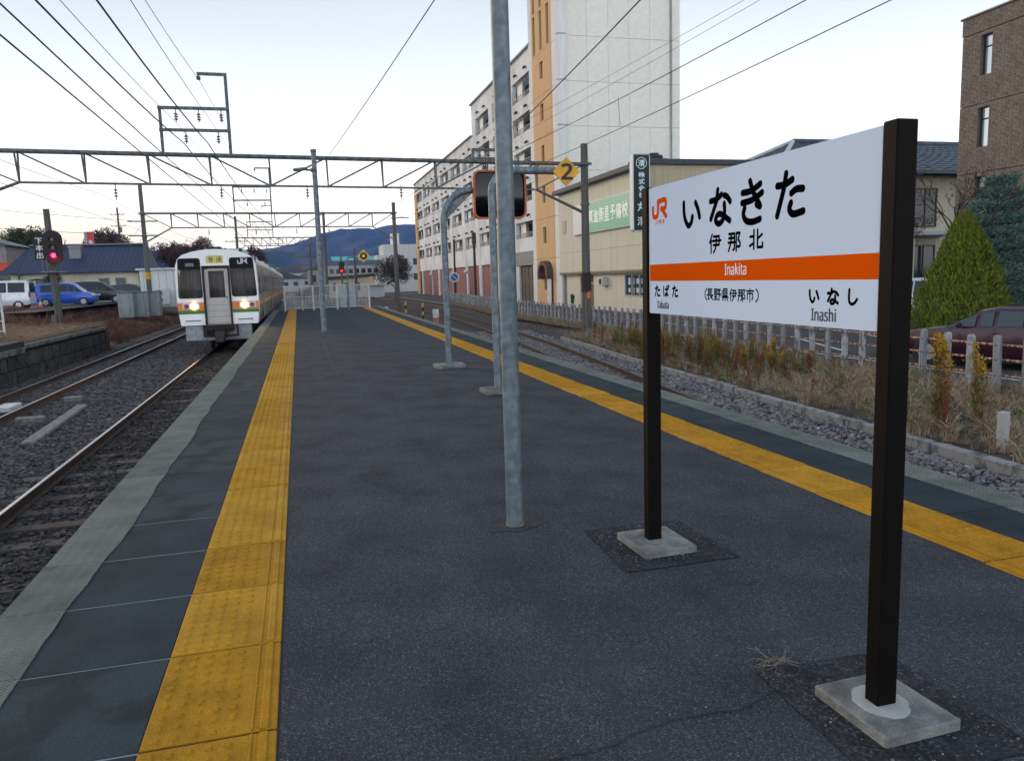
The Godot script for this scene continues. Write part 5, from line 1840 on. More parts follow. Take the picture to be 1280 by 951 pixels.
# ------------------------------------------------------------------ buildings on the right
func apartment_block() -> void:
	var t := thing("apartment_block", "long white apartment block with rows of recessed balconies and red ground floor panels", "building", Vector3(21.6, -1.05, -69.6))
	var white := mat(Color(0.86, 0.87, 0.85), 0.85, 0.0, T.soft, 0.06, T.wash, 0.12)
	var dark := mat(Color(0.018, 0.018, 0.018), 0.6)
	var shut := mat(Color(0.75, 0.75, 0.70), 0.6, 0.0, T.wash, 0.5)
	var red := mat(Color(0.30, 0.105, 0.09), 0.8, 0.0, T.wash, 0.3)
	var rail_m := mat(Color(0.35, 0.36, 0.36), 0.7)
	var rows := [[6.28, 7.83], [9.66, 11.25], [13.19, 14.53], [16.15, 17.81], [19.26, 21.23]]
	var pitch := 8.2
	var bays := 9
	var b := B.new()
	var end := -73.7
	# bands between the rows of openings
	var levels := [[4.1, rows[0][0]], [rows[0][1], rows[1][0]], [rows[1][1], rows[2][0]], [rows[2][1], rows[3][0]], [rows[3][1], 19.26]]
	for i in levels.size():
		var l: float = end if i < 4 else -24.6
		b.box(Vector3(0.2, (levels[i][0] + levels[i][1]) * 0.5, l * 0.5), Vector3(0.4, levels[i][1] - levels[i][0], -l))
	b.box(Vector3(0.2, (17.81 + 19.7) * 0.5, (-24.6 + end) * 0.5), Vector3(0.4, 19.7 - 17.81, -24.6 - end))
	b.box(Vector3(0.2, (21.23 + 23.25) * 0.5, -12.3), Vector3(0.4, 23.25 - 21.23, 24.6))
	for i in 5:
		for k in bays:
			if i == 4 and k > 2:
				continue
			var z := -pitch * k
			b.box(Vector3(0.2, (rows[i][0] + rows[i][1]) * 0.5, z - 7.35), Vector3(0.4, rows[i][1] - rows[i][0], 1.7))
	# body behind the balconies, ends and ground floor columns
	b.box(Vector3(7.4, 9.8, end * 0.5), Vector3(12.0, 19.6, -end - 0.1))
	b.box(Vector3(7.4, 21.4, -12.3), Vector3(12.0, 3.6, 24.5))
	b.box(Vector3(6.7, 9.85, end - 0.15), Vector3(13.4, 19.7, 0.3))
	b.box(Vector3(6.6, 21.4, -24.75), Vector3(13.2, 3.69, 0.3))
	var cols := [-0.25, -6.3, -8.0, -16.6, -23.0, -30.8, -39.8, -46.6, -51.8, -58.9, -68.5, -72.3]
	for z in cols:
		b.box(Vector3(0.2, 2.05, z), Vector3(0.4, 4.1, 1.3))
	put("wall", b, white, t)
	for k in cols.size() - 1:
		var z0: float = cols[k] - 0.65
		var z1: float = cols[k + 1] + 0.65
		var p := B.new()
		p.box(Vector3(0.3, 2.05, (z0 + z1) * 0.5), Vector3(0.2, 4.1, z0 - z1))
		if k == 0:
			put("glass_door", p, dark, t)
			for q in 3:
				var f := B.new()
				f.box(Vector3(0.18, 1.75, z0 - 0.9 - q * 1.3), Vector3(0.06, 3.5, 0.08))
				put("door_frame", f, mat(Color(0.12, 0.12, 0.11), 0.5), t)
		elif k < 3:
			put("wall_panel", p, shut, t)
		else:
			put("red_panel", p, red, t)
	var sign := B.new()
	for k in 9:
		sign.box(Vector3(-0.06, 3.72 + k * 0.15, -3.6), Vector3(0.1 + (k % 2) * 0.03, 0.135, 7.3), 0.0)
	put("slatted_signboard", sign, mat(Color(0.52, 0.55, 0.58), 0.7, 0.0, T.streak_dark, 0.9), t)
	var roof := B.new()
	roof.box(Vector3(0.1, 23.32, -12.4), Vector3(0.7, 0.14, 25.2))
	roof.box(Vector3(0.1, 19.77, (-24.9 + end) * 0.5), Vector3(0.7, 0.14, -24.9 - end))
	put("parapet_cap", roof, mat(Color(0.4, 0.41, 0.41), 0.8), t)
	var oc := B.new()
	oc.box(Vector3(-0.05, 9.0, end + 1.6), Vector3(0.2, 17.6, 2.6))
	put("orange_corner", oc, mat(Color(0.58, 0.34, 0.14), 0.8, 0.0, T.wash, 0.3), t)
	# openings: one built, the others copied
	var made := {}
	for i in 5:
		var h: float = rows[i][1] - rows[i][0]
		for k in bays:
			if i == 4 and k > 2:
				continue
			var c := Vector3(0.0, rows[i][0], -pitch * k)
			if not made.has(i):
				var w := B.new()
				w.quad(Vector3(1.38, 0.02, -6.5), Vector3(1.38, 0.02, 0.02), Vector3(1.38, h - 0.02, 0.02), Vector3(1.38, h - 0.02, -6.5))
				var sh := B.new()
				for q in 3:
					sh.box(Vector3(0.45, h * 0.5, -4.62 - q * 0.63), Vector3(0.05, h - 0.06, 0.57), 0.0)
				var ra := B.new()
				ra.box(Vector3(0.1, 0.48, -3.25), Vector3(0.05, 0.05, 6.4))
				for q in 22:
					ra.box(Vector3(0.1, 0.24, -0.2 - q * 0.3), Vector3(0.03, 0.48, 0.04))
				made[i] = [w.mesh(), sh.mesh(), ra.mesh()]
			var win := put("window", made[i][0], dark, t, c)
			put("shutter", made[i][1], shut, win)
			put("railing", made[i][2], rail_m, win)
			for q in 2:
				var v := B.new()
				var o := Vector3(-0.12, rows[i][1] + 0.55, -pitch * k - 1.6 - q * 3.2)
				v.tube([o + Vector3(0.1, 0, 0), o, o + Vector3(-0.12, -0.05, 0), o + Vector3(-0.14, -0.2, 0)], [0.10, 0.13, 0.11, 0.07], 8)
				put("vent_hood", v, mat(Color(0.03, 0.03, 0.03), 0.7) if not K.has("vent") else K.vent, t)
	# globe lamps in front of the red panels
	for z in [-36.4, -28.2, -55.0]:
		var g := thing("globe_lamp", "white globe lamp on a thin dark post before the red panels, %s" % ["second from the right", "rightmost of three", "leftmost of three"][[-36.4, -28.2, -55.0].find(z)], "lamp", Vector3(20.9, -1.05, -69.6 + z))
		var pb := B.new()
		pb.tube([Vector3.ZERO, Vector3(0, 3.2, 0)], 0.06, 8)
		put("post", pb, K.steel_dark, g)
		var gs := SphereMesh.new()
		gs.radius = 0.28
		gs.height = 0.56
		gs.radial_segments = 16
		gs.rings = 8
		put("globe", gs, K.white_paint, g, Vector3(0, 3.4, 0))


func tower() -> void:
	var t := thing("stair_tower", "tall cream panelled tower with orange side strip and narrow slot windows", "building", Vector3(21.05, -1.05, -61.0))
	var cream := [mat(Color(0.88, 0.86, 0.76), 0.9, 0.0, T.plain, 0.3), mat(Color(0.87, 0.85, 0.75), 0.9, 0.0, T.plain, 0.3), mat(Color(0.885, 0.865, 0.77), 0.9, 0.0, T.plain, 0.3)]
	for m in cream:
		m.metallic_specular = 0.2
	var orange := mat(Color(0.72, 0.45, 0.22), 0.85, 0.0, T.wash, 0.17, T.wash, 0.15)
	var white := mat(Color(0.82, 0.82, 0.78), 0.85, 0.0, T.wash, 0.17, T.wash, 0.15)
	var core := B.new()
	core.box(Vector3(5.75, 16.0, -4.4), Vector3(10.4, 32.0, 8.4))
	put("wall", core, mat(Color(0.55, 0.54, 0.49), 0.9), t)
	R.seed = 33
	var xs := [0.86, 2.65, 4.5, 6.35, 8.2, 10.0, 10.95]
	var ys := [0.0, 4.1, 7.6, 11.1, 14.6, 18.1, 21.6, 25.1, 28.6, 32.0]
	for i in ys.size() - 1:
		for j in xs.size() - 1:
			var p := B.new()
			p.box(Vector3((xs[j] + xs[j + 1]) * 0.5, (ys[i] + ys[i + 1]) * 0.5, -0.1), Vector3(xs[j + 1] - xs[j] - 0.016, ys[i + 1] - ys[i] - 0.02, 0.2 + R.randf() * 0.006), 0.012)
			put("wall_panel", p, cream[R.randi() % 3], t)
		var c := B.new()
		c.box(Vector3(0.42, (ys[i] + ys[i + 1]) * 0.5, 0.08), Vector3(0.82, ys[i + 1] - ys[i] - 0.05, 0.56), 0.05)
		put("corner_panel", c, white, t)
		# orange side with its slots: two jambs, sill and head round each opening
		var y0: float = ys[i]
		var y1: float = ys[i + 1]
		var slots := [[-5.0, 0.9]] if i < 6 else [[-6.9, 0.7], [-5.0, 0.7], [-3.1, 0.7]]
		var s0: float = y0 + 1.35 if i < 6 else y0 + 0.2
		var s1: float = y0 + 2.75 if i < 6 else y1 - 0.1
		var o := B.new()
		var from := -7.6
		for s in slots:
			o.box(Vector3(0.44, (y0 + y1) * 0.5, (from + s[0] - s[1] * 0.5) * 0.5), Vector3(0.2, y1 - y0 - 0.03, s[0] - s[1] * 0.5 - from))
			o.box(Vector3(0.44, (y0 + s0) * 0.5, s[0]), Vector3(0.2, s0 - y0 - 0.015, s[1]))
			o.box(Vector3(0.44, (s1 + y1) * 0.5, s[0]), Vector3(0.2, y1 - s1 - 0.015, s[1]))
			from = s[0] + s[1] * 0.5
		o.box(Vector3(0.44, (y0 + y1) * 0.5, (from - 2.1) * 0.5), Vector3(0.2, y1 - y0 - 0.03, -2.1 - from))
		put("orange_panel", o, orange, t)
		for s in slots:
			var w := B.new()
			w.box(Vector3(0.53, (s0 + s1) * 0.5, s[0]), Vector3(0.04, s1 - s0, s[1]))
			put("slot_window", w, mat(Color(0.16, 0.08, 0.035), 0.6), t)
		for q in [[-8.1, 1.0], [-1.15, 1.9]]:
			var st := B.new()
			st.box(Vector3(0.5, (y0 + y1) * 0.5, q[0]), Vector3(0.3, y1 - y0 - 0.03, q[1]))
			put("white_strip", st, white, t)
	var pipe := B.new()
	pipe.tube([Vector3(10.1, 9.5, 0.1), Vector3(10.1, 32, 0.1)], 0.07, 8)
	pipe.tube([Vector3(0.2, 0, 0.5), Vector3(0.2, 8.5, 0.5)], 0.09, 8)
	put("drain_pipe", pipe, mat(Color(0.42, 0.42, 0.40), 0.7, 0.0, T.streak, 0.4), t)
	for y in [5.6, 8.2]:
		var bx := B.new()
		bx.box(Vector3(0.25, y, 0.6), Vector3(0.5, 0.5, 0.3), 0.03)
		put("junction_box", bx, white, t)
	# arched brown hood over a narrow white door
	var ar := B.new()
	var poly := PackedVector2Array()
	for k in 13:
		var a := PI * k / 12.0
		poly.append(Vector2(cos(a) * 1.4, 2.75 + sin(a) * 1.15))
	poly.append(Vector2(-1.4, 2.3))
	poly.append(Vector2(-1.0, 2.3))
	for k in 13:
		var a := PI - PI * k / 12.0
		poly.append(Vector2(cos(a) * 1.0, 2.75 + sin(a) * 0.78))
	poly.append(Vector2(1.0, 2.3))
	poly.append(Vector2(1.4, 2.3))
	ar.prism(poly, Transform3D(Basis(Vector3.UP, -PI / 2), Vector3(0.36, 0, -4.3)), 0.6)
	put("arched_hood", ar, mat(Color(0.10, 0.06, 0.05), 0.8), t)
	var dr := B.new()
	dr.box(Vector3(0.32, 1.2, -3.9), Vector3(0.06, 2.35, 1.3), 0.01)
	put("door", dr, K.white_paint, t)
	var dj := B.new()
	dj.box(Vector3(0.3, 1.2, -3.1), Vector3(0.14, 2.35, 0.25))
	put("door_jamb", dj, K.black, t)


func school_building() -> void:
	var t := thing("beige_building", "two storey beige building with teal signboard and overhanging upper wall", "building", Vector3(21.0, -1.05, -44.0))
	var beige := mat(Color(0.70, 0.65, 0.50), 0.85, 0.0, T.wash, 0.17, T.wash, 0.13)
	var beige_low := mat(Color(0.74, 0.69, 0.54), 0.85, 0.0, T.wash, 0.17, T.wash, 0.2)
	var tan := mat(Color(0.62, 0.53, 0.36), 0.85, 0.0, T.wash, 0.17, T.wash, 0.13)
	var b := B.new()
	b.box(Vector3(0.15, 5.85, -8.5), Vector3(0.3, 6.35, 16.9))
	put("upper_wall", b, beige, t)
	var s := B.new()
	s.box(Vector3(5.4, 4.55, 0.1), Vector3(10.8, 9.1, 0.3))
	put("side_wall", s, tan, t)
	var l := B.new()
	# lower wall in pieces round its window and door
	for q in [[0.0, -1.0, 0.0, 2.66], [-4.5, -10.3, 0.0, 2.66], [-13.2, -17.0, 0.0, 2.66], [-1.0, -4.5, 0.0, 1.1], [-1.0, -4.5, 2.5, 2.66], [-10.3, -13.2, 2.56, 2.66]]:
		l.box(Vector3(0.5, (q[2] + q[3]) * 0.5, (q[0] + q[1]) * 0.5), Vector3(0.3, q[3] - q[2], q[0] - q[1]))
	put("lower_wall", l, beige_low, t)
	var so := B.new()
	so.box(Vector3(0.3, 2.63, -8.5), Vector3(0.6, 0.09, 16.95))
	so.box(Vector3(-0.02, 2.74, -8.5), Vector3(0.1, 0.14, 16.95), 0.02)
	put("overhang_edge", so, mat(Color(0.25, 0.22, 0.16), 0.8), t)
	var seam := B.new()
	seam.box(Vector3(-0.005, 4.35, -8.5), Vector3(0.02, 0.02, 16.9))
	put("wall_joint", seam, mat(Color(0.3, 0.28, 0.22), 0.9), t)
	var body := B.new()
	body.box(Vector3(6.0, 4.5, -8.6), Vector3(9.4, 9.0, 16.6))
	put("core", body, mat(Color(0.03, 0.03, 0.03), 0.9), t)
	var ro := B.new()
	ro.box(Vector3(5.2, 9.2, -8.4), Vector3(11.4, 0.34, 17.7), 0.04)
	put("roof", ro, mat(Color(0.09, 0.10, 0.11), 0.7, 0.0, T.soft, 0.5), t)
	for q in [[1.3, -2.0, 0.9, 0.55], [0.35, -3.2, 0.45, 0.35], [2.2, -2.4, 0.6, 0.3]]:
		var rb := B.new()
		rb.box(Vector3(q[0], 9.37 + q[3] * 0.5, q[1]), Vector3(q[2], q[3], q[2]), 0.08)
		rb.tube([Vector3(q[0], 9.37 + q[3], q[1]), Vector3(q[0], 9.5 + q[3], q[1])], q[2] * 0.35, 10)
		put("roof_ventilator", rb, mat(Color(0.03, 0.035, 0.04), 0.8), t)
	# window with papers
	var wf := B.new()
	for q in [[1.1, -2.75, 0.09, 3.5], [2.5, -2.75, 0.09, 3.5]]:
		wf.box(Vector3(0.36, q[0], q[1]), Vector3(0.12, q[2], q[3]))
	for z in [-1.02, -2.2, -3.35, -4.48]:
		wf.box(Vector3(0.36, 1.8, z), Vector3(0.11, 1.3, 0.09))
	var win := B.new()
	win.box(Vector3(0.46, 1.8, -2.75), Vector3(0.04, 1.4, 3.46))
	var w := put("window", win, glass(Color(0.05, 0.075, 0.085)), t)
	put("frame", wf, mat(Color(0.30, 0.34, 0.37), 0.5), w)
	R.seed = 91
	for k in 10:
		var pb := B.new()
		pb.box(Vector3(0.43, 1.45 + (k % 2) * 0.6, -1.35 - (k / 2) * 0.66), Vector3(0.012, R.randf_range(0.28, 0.48), R.randf_range(0.25, 0.4)))
		put("notice_paper", pb, mat(Color(0.55, 0.62, 0.65), 0.7), w)
	# doorway
	var dw := B.new()
	dw.quad(Vector3(0.95, 0, -13.2), Vector3(0.95, 0, -10.3), Vector3(0.95, 2.56, -10.3), Vector3(0.95, 2.56, -13.2))
	var door := put("doorway", dw, mat(Color(0.30, 0.27, 0.16), 0.8), t)
	var df := B.new()
	for z in [-10.5, -11.2, -12.2, -12.9]:
		df.box(Vector3(0.8, 1.25, z), Vector3(0.1, 2.5, 0.12))
	df.box(Vector3(0.8, 1.9, -11.7), Vector3(0.1, 0.1, 2.6))
	put("door_frame", df, mat(Color(0.55, 0.50, 0.32), 0.7), door)
	var dg := B.new()
	dg.box(Vector3(0.85, 0.95, -10.85), Vector3(0.03, 1.8, 0.56))
	dg.box(Vector3(0.85, 2.22, -10.85), Vector3(0.03, 0.5, 0.56))
	put("door_pane", dg, K.window, door)
	var gp := thing("green_pot_plant", "small bright green plant beside the beige building doorway", "plant", Vector3(20.6, -1.05, -56.9))
	var gl := B.new()
	R.seed = 3
	for k in 40:
		gl.leaf(Vector3(R.randf_range(-0.1, 0.1), 0.25 + R.randf() * 0.6, R.randf_range(-0.1, 0.1)), Vector3(R.randf_range(-0.6, 0.6), 1, R.randf_range(-0.6, 0.6)).normalized(), Vector3(R.randf() - 0.5, 0, R.randf() - 0.5).normalized(), 0.4, 0.12)
	put("leaves", gl, foliage(Color(0.03, 0.22, 0.06)), gp)
	var gq := B.new()
	gq.tube([Vector3(0, 0, 0), Vector3(0, 0.28, 0)], [0.12, 0.16], 12)
	put("pot", gq, K.concrete, gp)
	var ac := thing("air_conditioner", "beige air conditioner unit hung under the overhang of the beige building", "air conditioner", Vector3(21.05, 0.65, -51.9))
	var ab := B.new()
	ab.box(Vector3(0.05, 0.35, 0), Vector3(0.5, 0.62, 0.9), 0.04)
	put("case", ab, mat(Color(0.55, 0.53, 0.45), 0.6), ac)
	var ag := B.new()
	ag.tube([Vector3(-0.2, 0.36, 0.12), Vector3(-0.215, 0.36, 0.12)], 0.22, 16)
	put("fan_grille", ag, K.void, ac)
	var sv := B.new()
	sv.box(Vector3(-0.02, 6.4, -15.6), Vector3(0.06, 1.0, 0.8), 0.01)
	put("small_window", sv, mat(Color(0.28, 0.26, 0.22), 0.5), t)
	# teal signboard with white lettering and a white part at its far end
	var sg := thing("teal_signboard", "teal signboard with white lettering on the beige building's upper wall", "signboard", Vector3(20.85, 4.55, -46.4))
	var box := B.new()
	box.box(Vector3(0.02, 1.08, -5.3), Vector3(0.16, 2.2, 10.7), 0.02)
	put("box", box, mat(Color(0.62, 0.64, 0.66), 0.5), sg)
	var im := Image.create(760, 215, false, Image.FORMAT_RGB8)
	im.fill(Color(0.20, 0.66, 0.55))
	var x := 26.0
	for c in ["東", "進", "衛", "星", "予", "備", "校"]:
		write_glyph(im, c, Rect2(x, 52, 92, 104), 10.0, Color(0.93, 0.96, 0.95))
		x += 102.0
	var f := B.new()
	f.quad(Vector3(-0.066, 0.03, -7.6), Vector3(-0.066, 0.03, -0.03), Vector3(-0.066, 2.13, -0.03), Vector3(-0.066, 2.13, -7.6))
	put("printed_face", f, printed(im, 0.4), sg)
	# dark green hanging sign at the corner
	var v := thing("vertical_sign", "tall dark green vertical sign with white characters at the beige building corner", "signboard", Vector3(20.15, 3.0, -43.25))
	var vb := B.new()
	vb.prism(round_poly(-0.56, 1.0, 0.56, 5.55, 0.16), Transform3D(Basis(), Vector3(0, 0, -0.45)), 0.45)
	put("box", vb, mat(Color(0.62, 0.66, 0.68), 0.5), v)
	var im2 := Image.create(200, 900, false, Image.FORMAT_RGB8)
	im2.fill(Color(0.035, 0.17, 0.165))
	var ink := Color(0.90, 0.95, 0.95)
	for k in 40:
		var a0 := TAU * k / 40.0
		var a1 := TAU * (k + 1) / 40.0
		cap_stroke(im2, Vector2(100, 100) + Vector2(cos(a0), sin(a0)) * 66, Vector2(100, 100) + Vector2(cos(a1), sin(a1)) * 66, 4.0, ink)
	write_glyph(im2, "清", Rect2(60, 58, 82, 84), 10.0, ink)
	var y := 205.0
	for c in ["株", "式", "会", "社"]:
		write_glyph(im2, c, Rect2(62, y, 78, 66), 10.0, ink)
		y += 80.0
	write_glyph(im2, "丸", Rect2(45, 560, 112, 110), 15.0, ink)
	write_glyph(im2, "清", Rect2(45, 735, 112, 110), 13.0, ink)
	var vf := B.new()
	vf.quad(Vector3(-0.5, 1.07, 0.006), Vector3(0.5, 1.07, 0.006), Vector3(0.5, 5.48, 0.006), Vector3(-0.5, 5.48, 0.006))
	put("printed_face", vf, printed(im2, 0.4), v)
	for q in [1.5, 5.0]:
		var br := B.new()
		br.box(Vector3(0.35, q, -0.4), Vector3(0.9, 0.08, 0.08))
		put("bracket", br, K.zinc_dull, v)


func brick_building() -> void:
	var t := thing("brown_building", "tall brown tiled building with narrow slot windows at the right edge", "building", Vector3(33.3, -1.05, -33.1))
	var br := mat(Color(0.37, 0.295, 0.245), 0.85, 0.0, T.cells, 1.6, T.soft, 0.3, T.pebble, 0.8)
	var dark := mat(Color(0.03, 0.025, 0.022), 0.9)
	var core := B.new()
	core.box(Vector3(6.3, 7.2, 20.0), Vector3(12.0, 14.4, 40.0))
	put("core", core, dark, t)
	var ys := [0.0, 3.65, 7.05, 10.4, 13.85, 14.66]
	for i in 5:
		var y0: float = ys[i]
		var y1: float = ys[i + 1]
		var b := B.new()
		if i == 4:
			b.box(Vector3(0.15, (y0 + y1) * 0.5 + 0.01, 20.0), Vector3(0.34, y1 - y0 - 0.02, 40.4))
		else:
			var s0 := y1 - 2.1
			var s1 := y1 - 0.2
			b.box(Vector3(0.15, (y0 + y1) * 0.5, 0.38), Vector3(0.3, y1 - y0 - 0.035, 1.1))
			b.box(Vector3(0.15, (y0 + s0) * 0.5, 1.26), Vector3(0.3, s0 - y0 - 0.017, 0.66))
			b.box(Vector3(0.15, (s1 + y1) * 0.5, 1.26), Vector3(0.3, y1 - s1 - 0.017, 0.66))
			b.box(Vector3(0.15, (y0 + y1) * 0.5, 20.9), Vector3(0.3, y1 - y0 - 0.035, 38.62))
		b.box(Vector3(6.45, (y0 + y1) * 0.5, -0.1), Vector3(12.0, y1 - y0 - 0.03, 0.2))
		put("tiled_wall", b, br, t)
		if i < 4:
			var w := B.new()
			w.box(Vector3(0.24, y1 - 1.15, 1.26), Vector3(0.03, 1.88, 0.66))
			var win := put("slot_window", w, mat(Color(0.62, 0.68, 0.70), 0.08, 0.6), t)  # sky reflection in the glass is put into this pale colour
			var f := B.new()
			f.box(Vector3(0.215, y1 - 0.75, 1.26), Vector3(0.04, 0.06, 0.66))
			f.box(Vector3(0.215, y1 - 1.15, 0.98), Vector3(0.04, 1.88, 0.1))
			put("frame", f, dark, win)
	var cap := B.new()
	cap.box(Vector3(6.3, 14.72, 20.0), Vector3(12.8, 0.1, 40.6), 0.02)
	put("parapet_cap", cap, mat(Color(0.16, 0.13, 0.12), 0.6), t)


func tile_house() -> void:
	var t := thing("tiled_roof_house", "large house with blue grey tiled hip roof behind the name board", "building", Vector3(46.0, -1.05, -53.0))
	var wall := mat(Color(0.6, 0.55, 0.42), 0.85, 0.0, T.wash, 0.17, T.wash, 0.15)
	var b := B.new()
	b.box(Vector3(0, 4.5, 0), Vector3(27.0, 9.0, 11.0))
	put("wall", b, wall, t)
	var tile := mat(Color(0.075, 0.105, 0.135), 0.42, 0.1, T.grain, 1.0, T.stain, 0.2)
	var e := 15.0
	var ez := 7.4
	var yr := 12.15
	var ye := 9.05
	var rx := 8.6
	var n := 13
	for k in n:
		var f0 := k / float(n)
		var f1 := (k + 1.0) / n
		var c := B.new()
		var y0 := lerpf(ye, yr, f0)
		var y1 := lerpf(ye, yr, f1)
		var x0 := lerpf(e, rx, f0)
		var x1 := lerpf(e, rx, f1)
		var z0 := lerpf(ez, 0.0, f0)
		var z1 := lerpf(ez, 0.0, f1)
		for s in [1.0, -1.0]:
			# tiles across the course as a rippled strip
			var m := 60
			var rows := [[], [], []]
			for i in m + 1:
				var u := i / float(m)
				var rip := absf(sin(u * m * 0.5 * PI)) * 0.05
				rows[0].append(Vector3(lerpf(-x0, x0, u), y0 + 0.0, s * z0))
				rows[1].append(Vector3(lerpf(-x0, x0, u), y0 + 0.09 + rip, s * z0))
				rows[2].append(Vector3(lerpf(-x1, x1, u), y1 + 0.02 + rip * 0.5, s * z1))
			c.skin(rows, s < 0.0)
			var side := [[], [], []]
			for i in 21:
				var u := i / 20.0
				side[0].append(Vector3(s * x0, y0, lerpf(-z0, z0, u)))
				side[1].append(Vector3(s * x0, y0 + 0.1, lerpf(-z0, z0, u)))
				side[2].append(Vector3(s * x1, y1 + 0.02, lerpf(-z1, z1, u)))
			c.skin(side, s > 0.0)
		put("tile_course", c, tile, t)
	var h := B.new()
	h.tube([Vector3(-rx, yr + 0.1, 0), Vector3(rx, yr + 0.1, 0)], 0.2, 8)
	put("ridge_tiles", h, tile, t)
	for s in [-1.0, 1.0]:
		for z in [-1.0, 1.0]:
			var hp := B.new()
			hp.tube([Vector3(s * rx, yr + 0.1, 0), Vector3(s * e, ye + 0.12, z * ez)], 0.16, 6)
			put("hip_cap", hp, mat(Color(0.50, 0.53, 0.54), 0.6), t)
	var fa := B.new()
	fa.box(Vector3(0, ye - 0.08, ez - 0.05), Vector3(2 * e, 0.16, 0.12))
	fa.box(Vector3(-e + 0.05, ye - 0.08, 0), Vector3(0.12, 0.16, 2 * ez))
	put("gutter", fa, mat(Color(0.06, 0.055, 0.05), 0.6), t)
	for x in [-9.0, -5.2, -1.3, 2.6]:
		for y in [2.6, 6.7]:
			var w := B.new()
			w.box(Vector3(x, y, 5.53), Vector3(2.0, 2.6, 0.08))
			var wn := put("window", w, K.window, t)
			var f := B.new()
			f.box(Vector3(x, y + 1.35, 5.56), Vector3(2.1, 0.1, 0.12))
			f.box(Vector3(x, y - 1.35, 5.56), Vector3(2.1, 0.1, 0.12))
			f.box(Vector3(x, y, 5.56), Vector3(0.08, 2.6, 0.12))
			f.box(Vector3(x - 1.0, y, 5.56), Vector3(0.1, 2.8, 0.12))
			f.box(Vector3(x + 1.0, y, 5.56), Vector3(0.1, 2.8, 0.12))
			put("frame", f, mat(Color(0.06, 0.05, 0.04), 0.6), wn)
	var cn := B.new()
	cn.box(Vector3(-4.0, 4.75, 6.6), Vector3(9.0, 0.3, 2.4), 0.03)
	put("porch_canopy", cn, mat(Color(0.35, 0.39, 0.42), 0.5), t)
	for x in [-8.2, -4.0, 0.2]:
		var pp := B.new()
		pp.box(Vector3(x, 2.5, 7.5), Vector3(0.16, 5.0, 0.16))
		put("porch_post", pp, wall, t)


func fence_x(z: float) -> float:
	return 13.62 if z > -50.0 else 13.62 + (-z - 50.0) * 0.075


func picket_fence() -> void:
	var t := thing("picket_fence", "long weathered concrete picket fence with rusty rails along the street", "fence")
	var shape := PackedVector2Array([Vector2(-0.075, 0), Vector2(0.075, 0), Vector2(0.075, 1.06)])
	for k in range(1, 8):
		var a := PI * k / 8.0
		shape.append(Vector2(cos(a) * 0.075, 1.06 + sin(a) * 0.075))
	shape.append(Vector2(-0.075, 1.06))
	var b := B.new()
	b.prism(shape, Transform3D(Basis(Vector3.UP, PI / 2), Vector3(-0.04, 0, 0)), 0.08)
	var m := b.mesh()
	var bolt := B.new()
	for y in [0.30, 0.62, 0.92]:
		bolt.tube([Vector3(-0.04, y, 0), Vector3(-0.052, y, 0)], 0.016, 8)
	var bm := bolt.mesh()
	R.seed = 44
	var z := 4.0
	var i := 0
	while z > -86.0:
		var o := put("picket", m, K.picket[R.randi() % 3], t, Vector3(fence_x(z) + R.randf_range(-0.01, 0.01), -1.08 + R.randf_range(-0.03, 0.01), z), Basis.from_euler(Vector3(R.randf_range(-0.018, 0.018), R.randf_range(-0.06, 0.06), R.randf_range(-0.02, 0.02))))
		if z > -34.0:
			put("bolt", bm, K.black, o)
		z -= 0.655
		i += 1
	for y in [0.30, 0.62, 0.92]:
		z = 4.2
		while z > -86.0:
			var z2 := z - 5.24
			var r := B.new()
			r.tube([Vector3(fence_x(z) + 0.065, -1.08 + y, z), Vector3(fence_x(z2) + 0.065, -1.08 + y, z2)], 0.026, 8)
			put("rail", r, K.rusty_pipe, t)
			z = z2
	# a short pale post among the weeds
	var cp := thing("boundary_post", "short square pale concrete post among weeds at the right edge", "post", Vector3(9.18, -1.15, -8.2), "", 0.3)
	var cb := B.new()
	cb.box(Vector3(0, 0.3, 0), Vector3(0.12, 0.66, 0.12), 0.012)
	put("post", cb, K.concrete_new, cp)


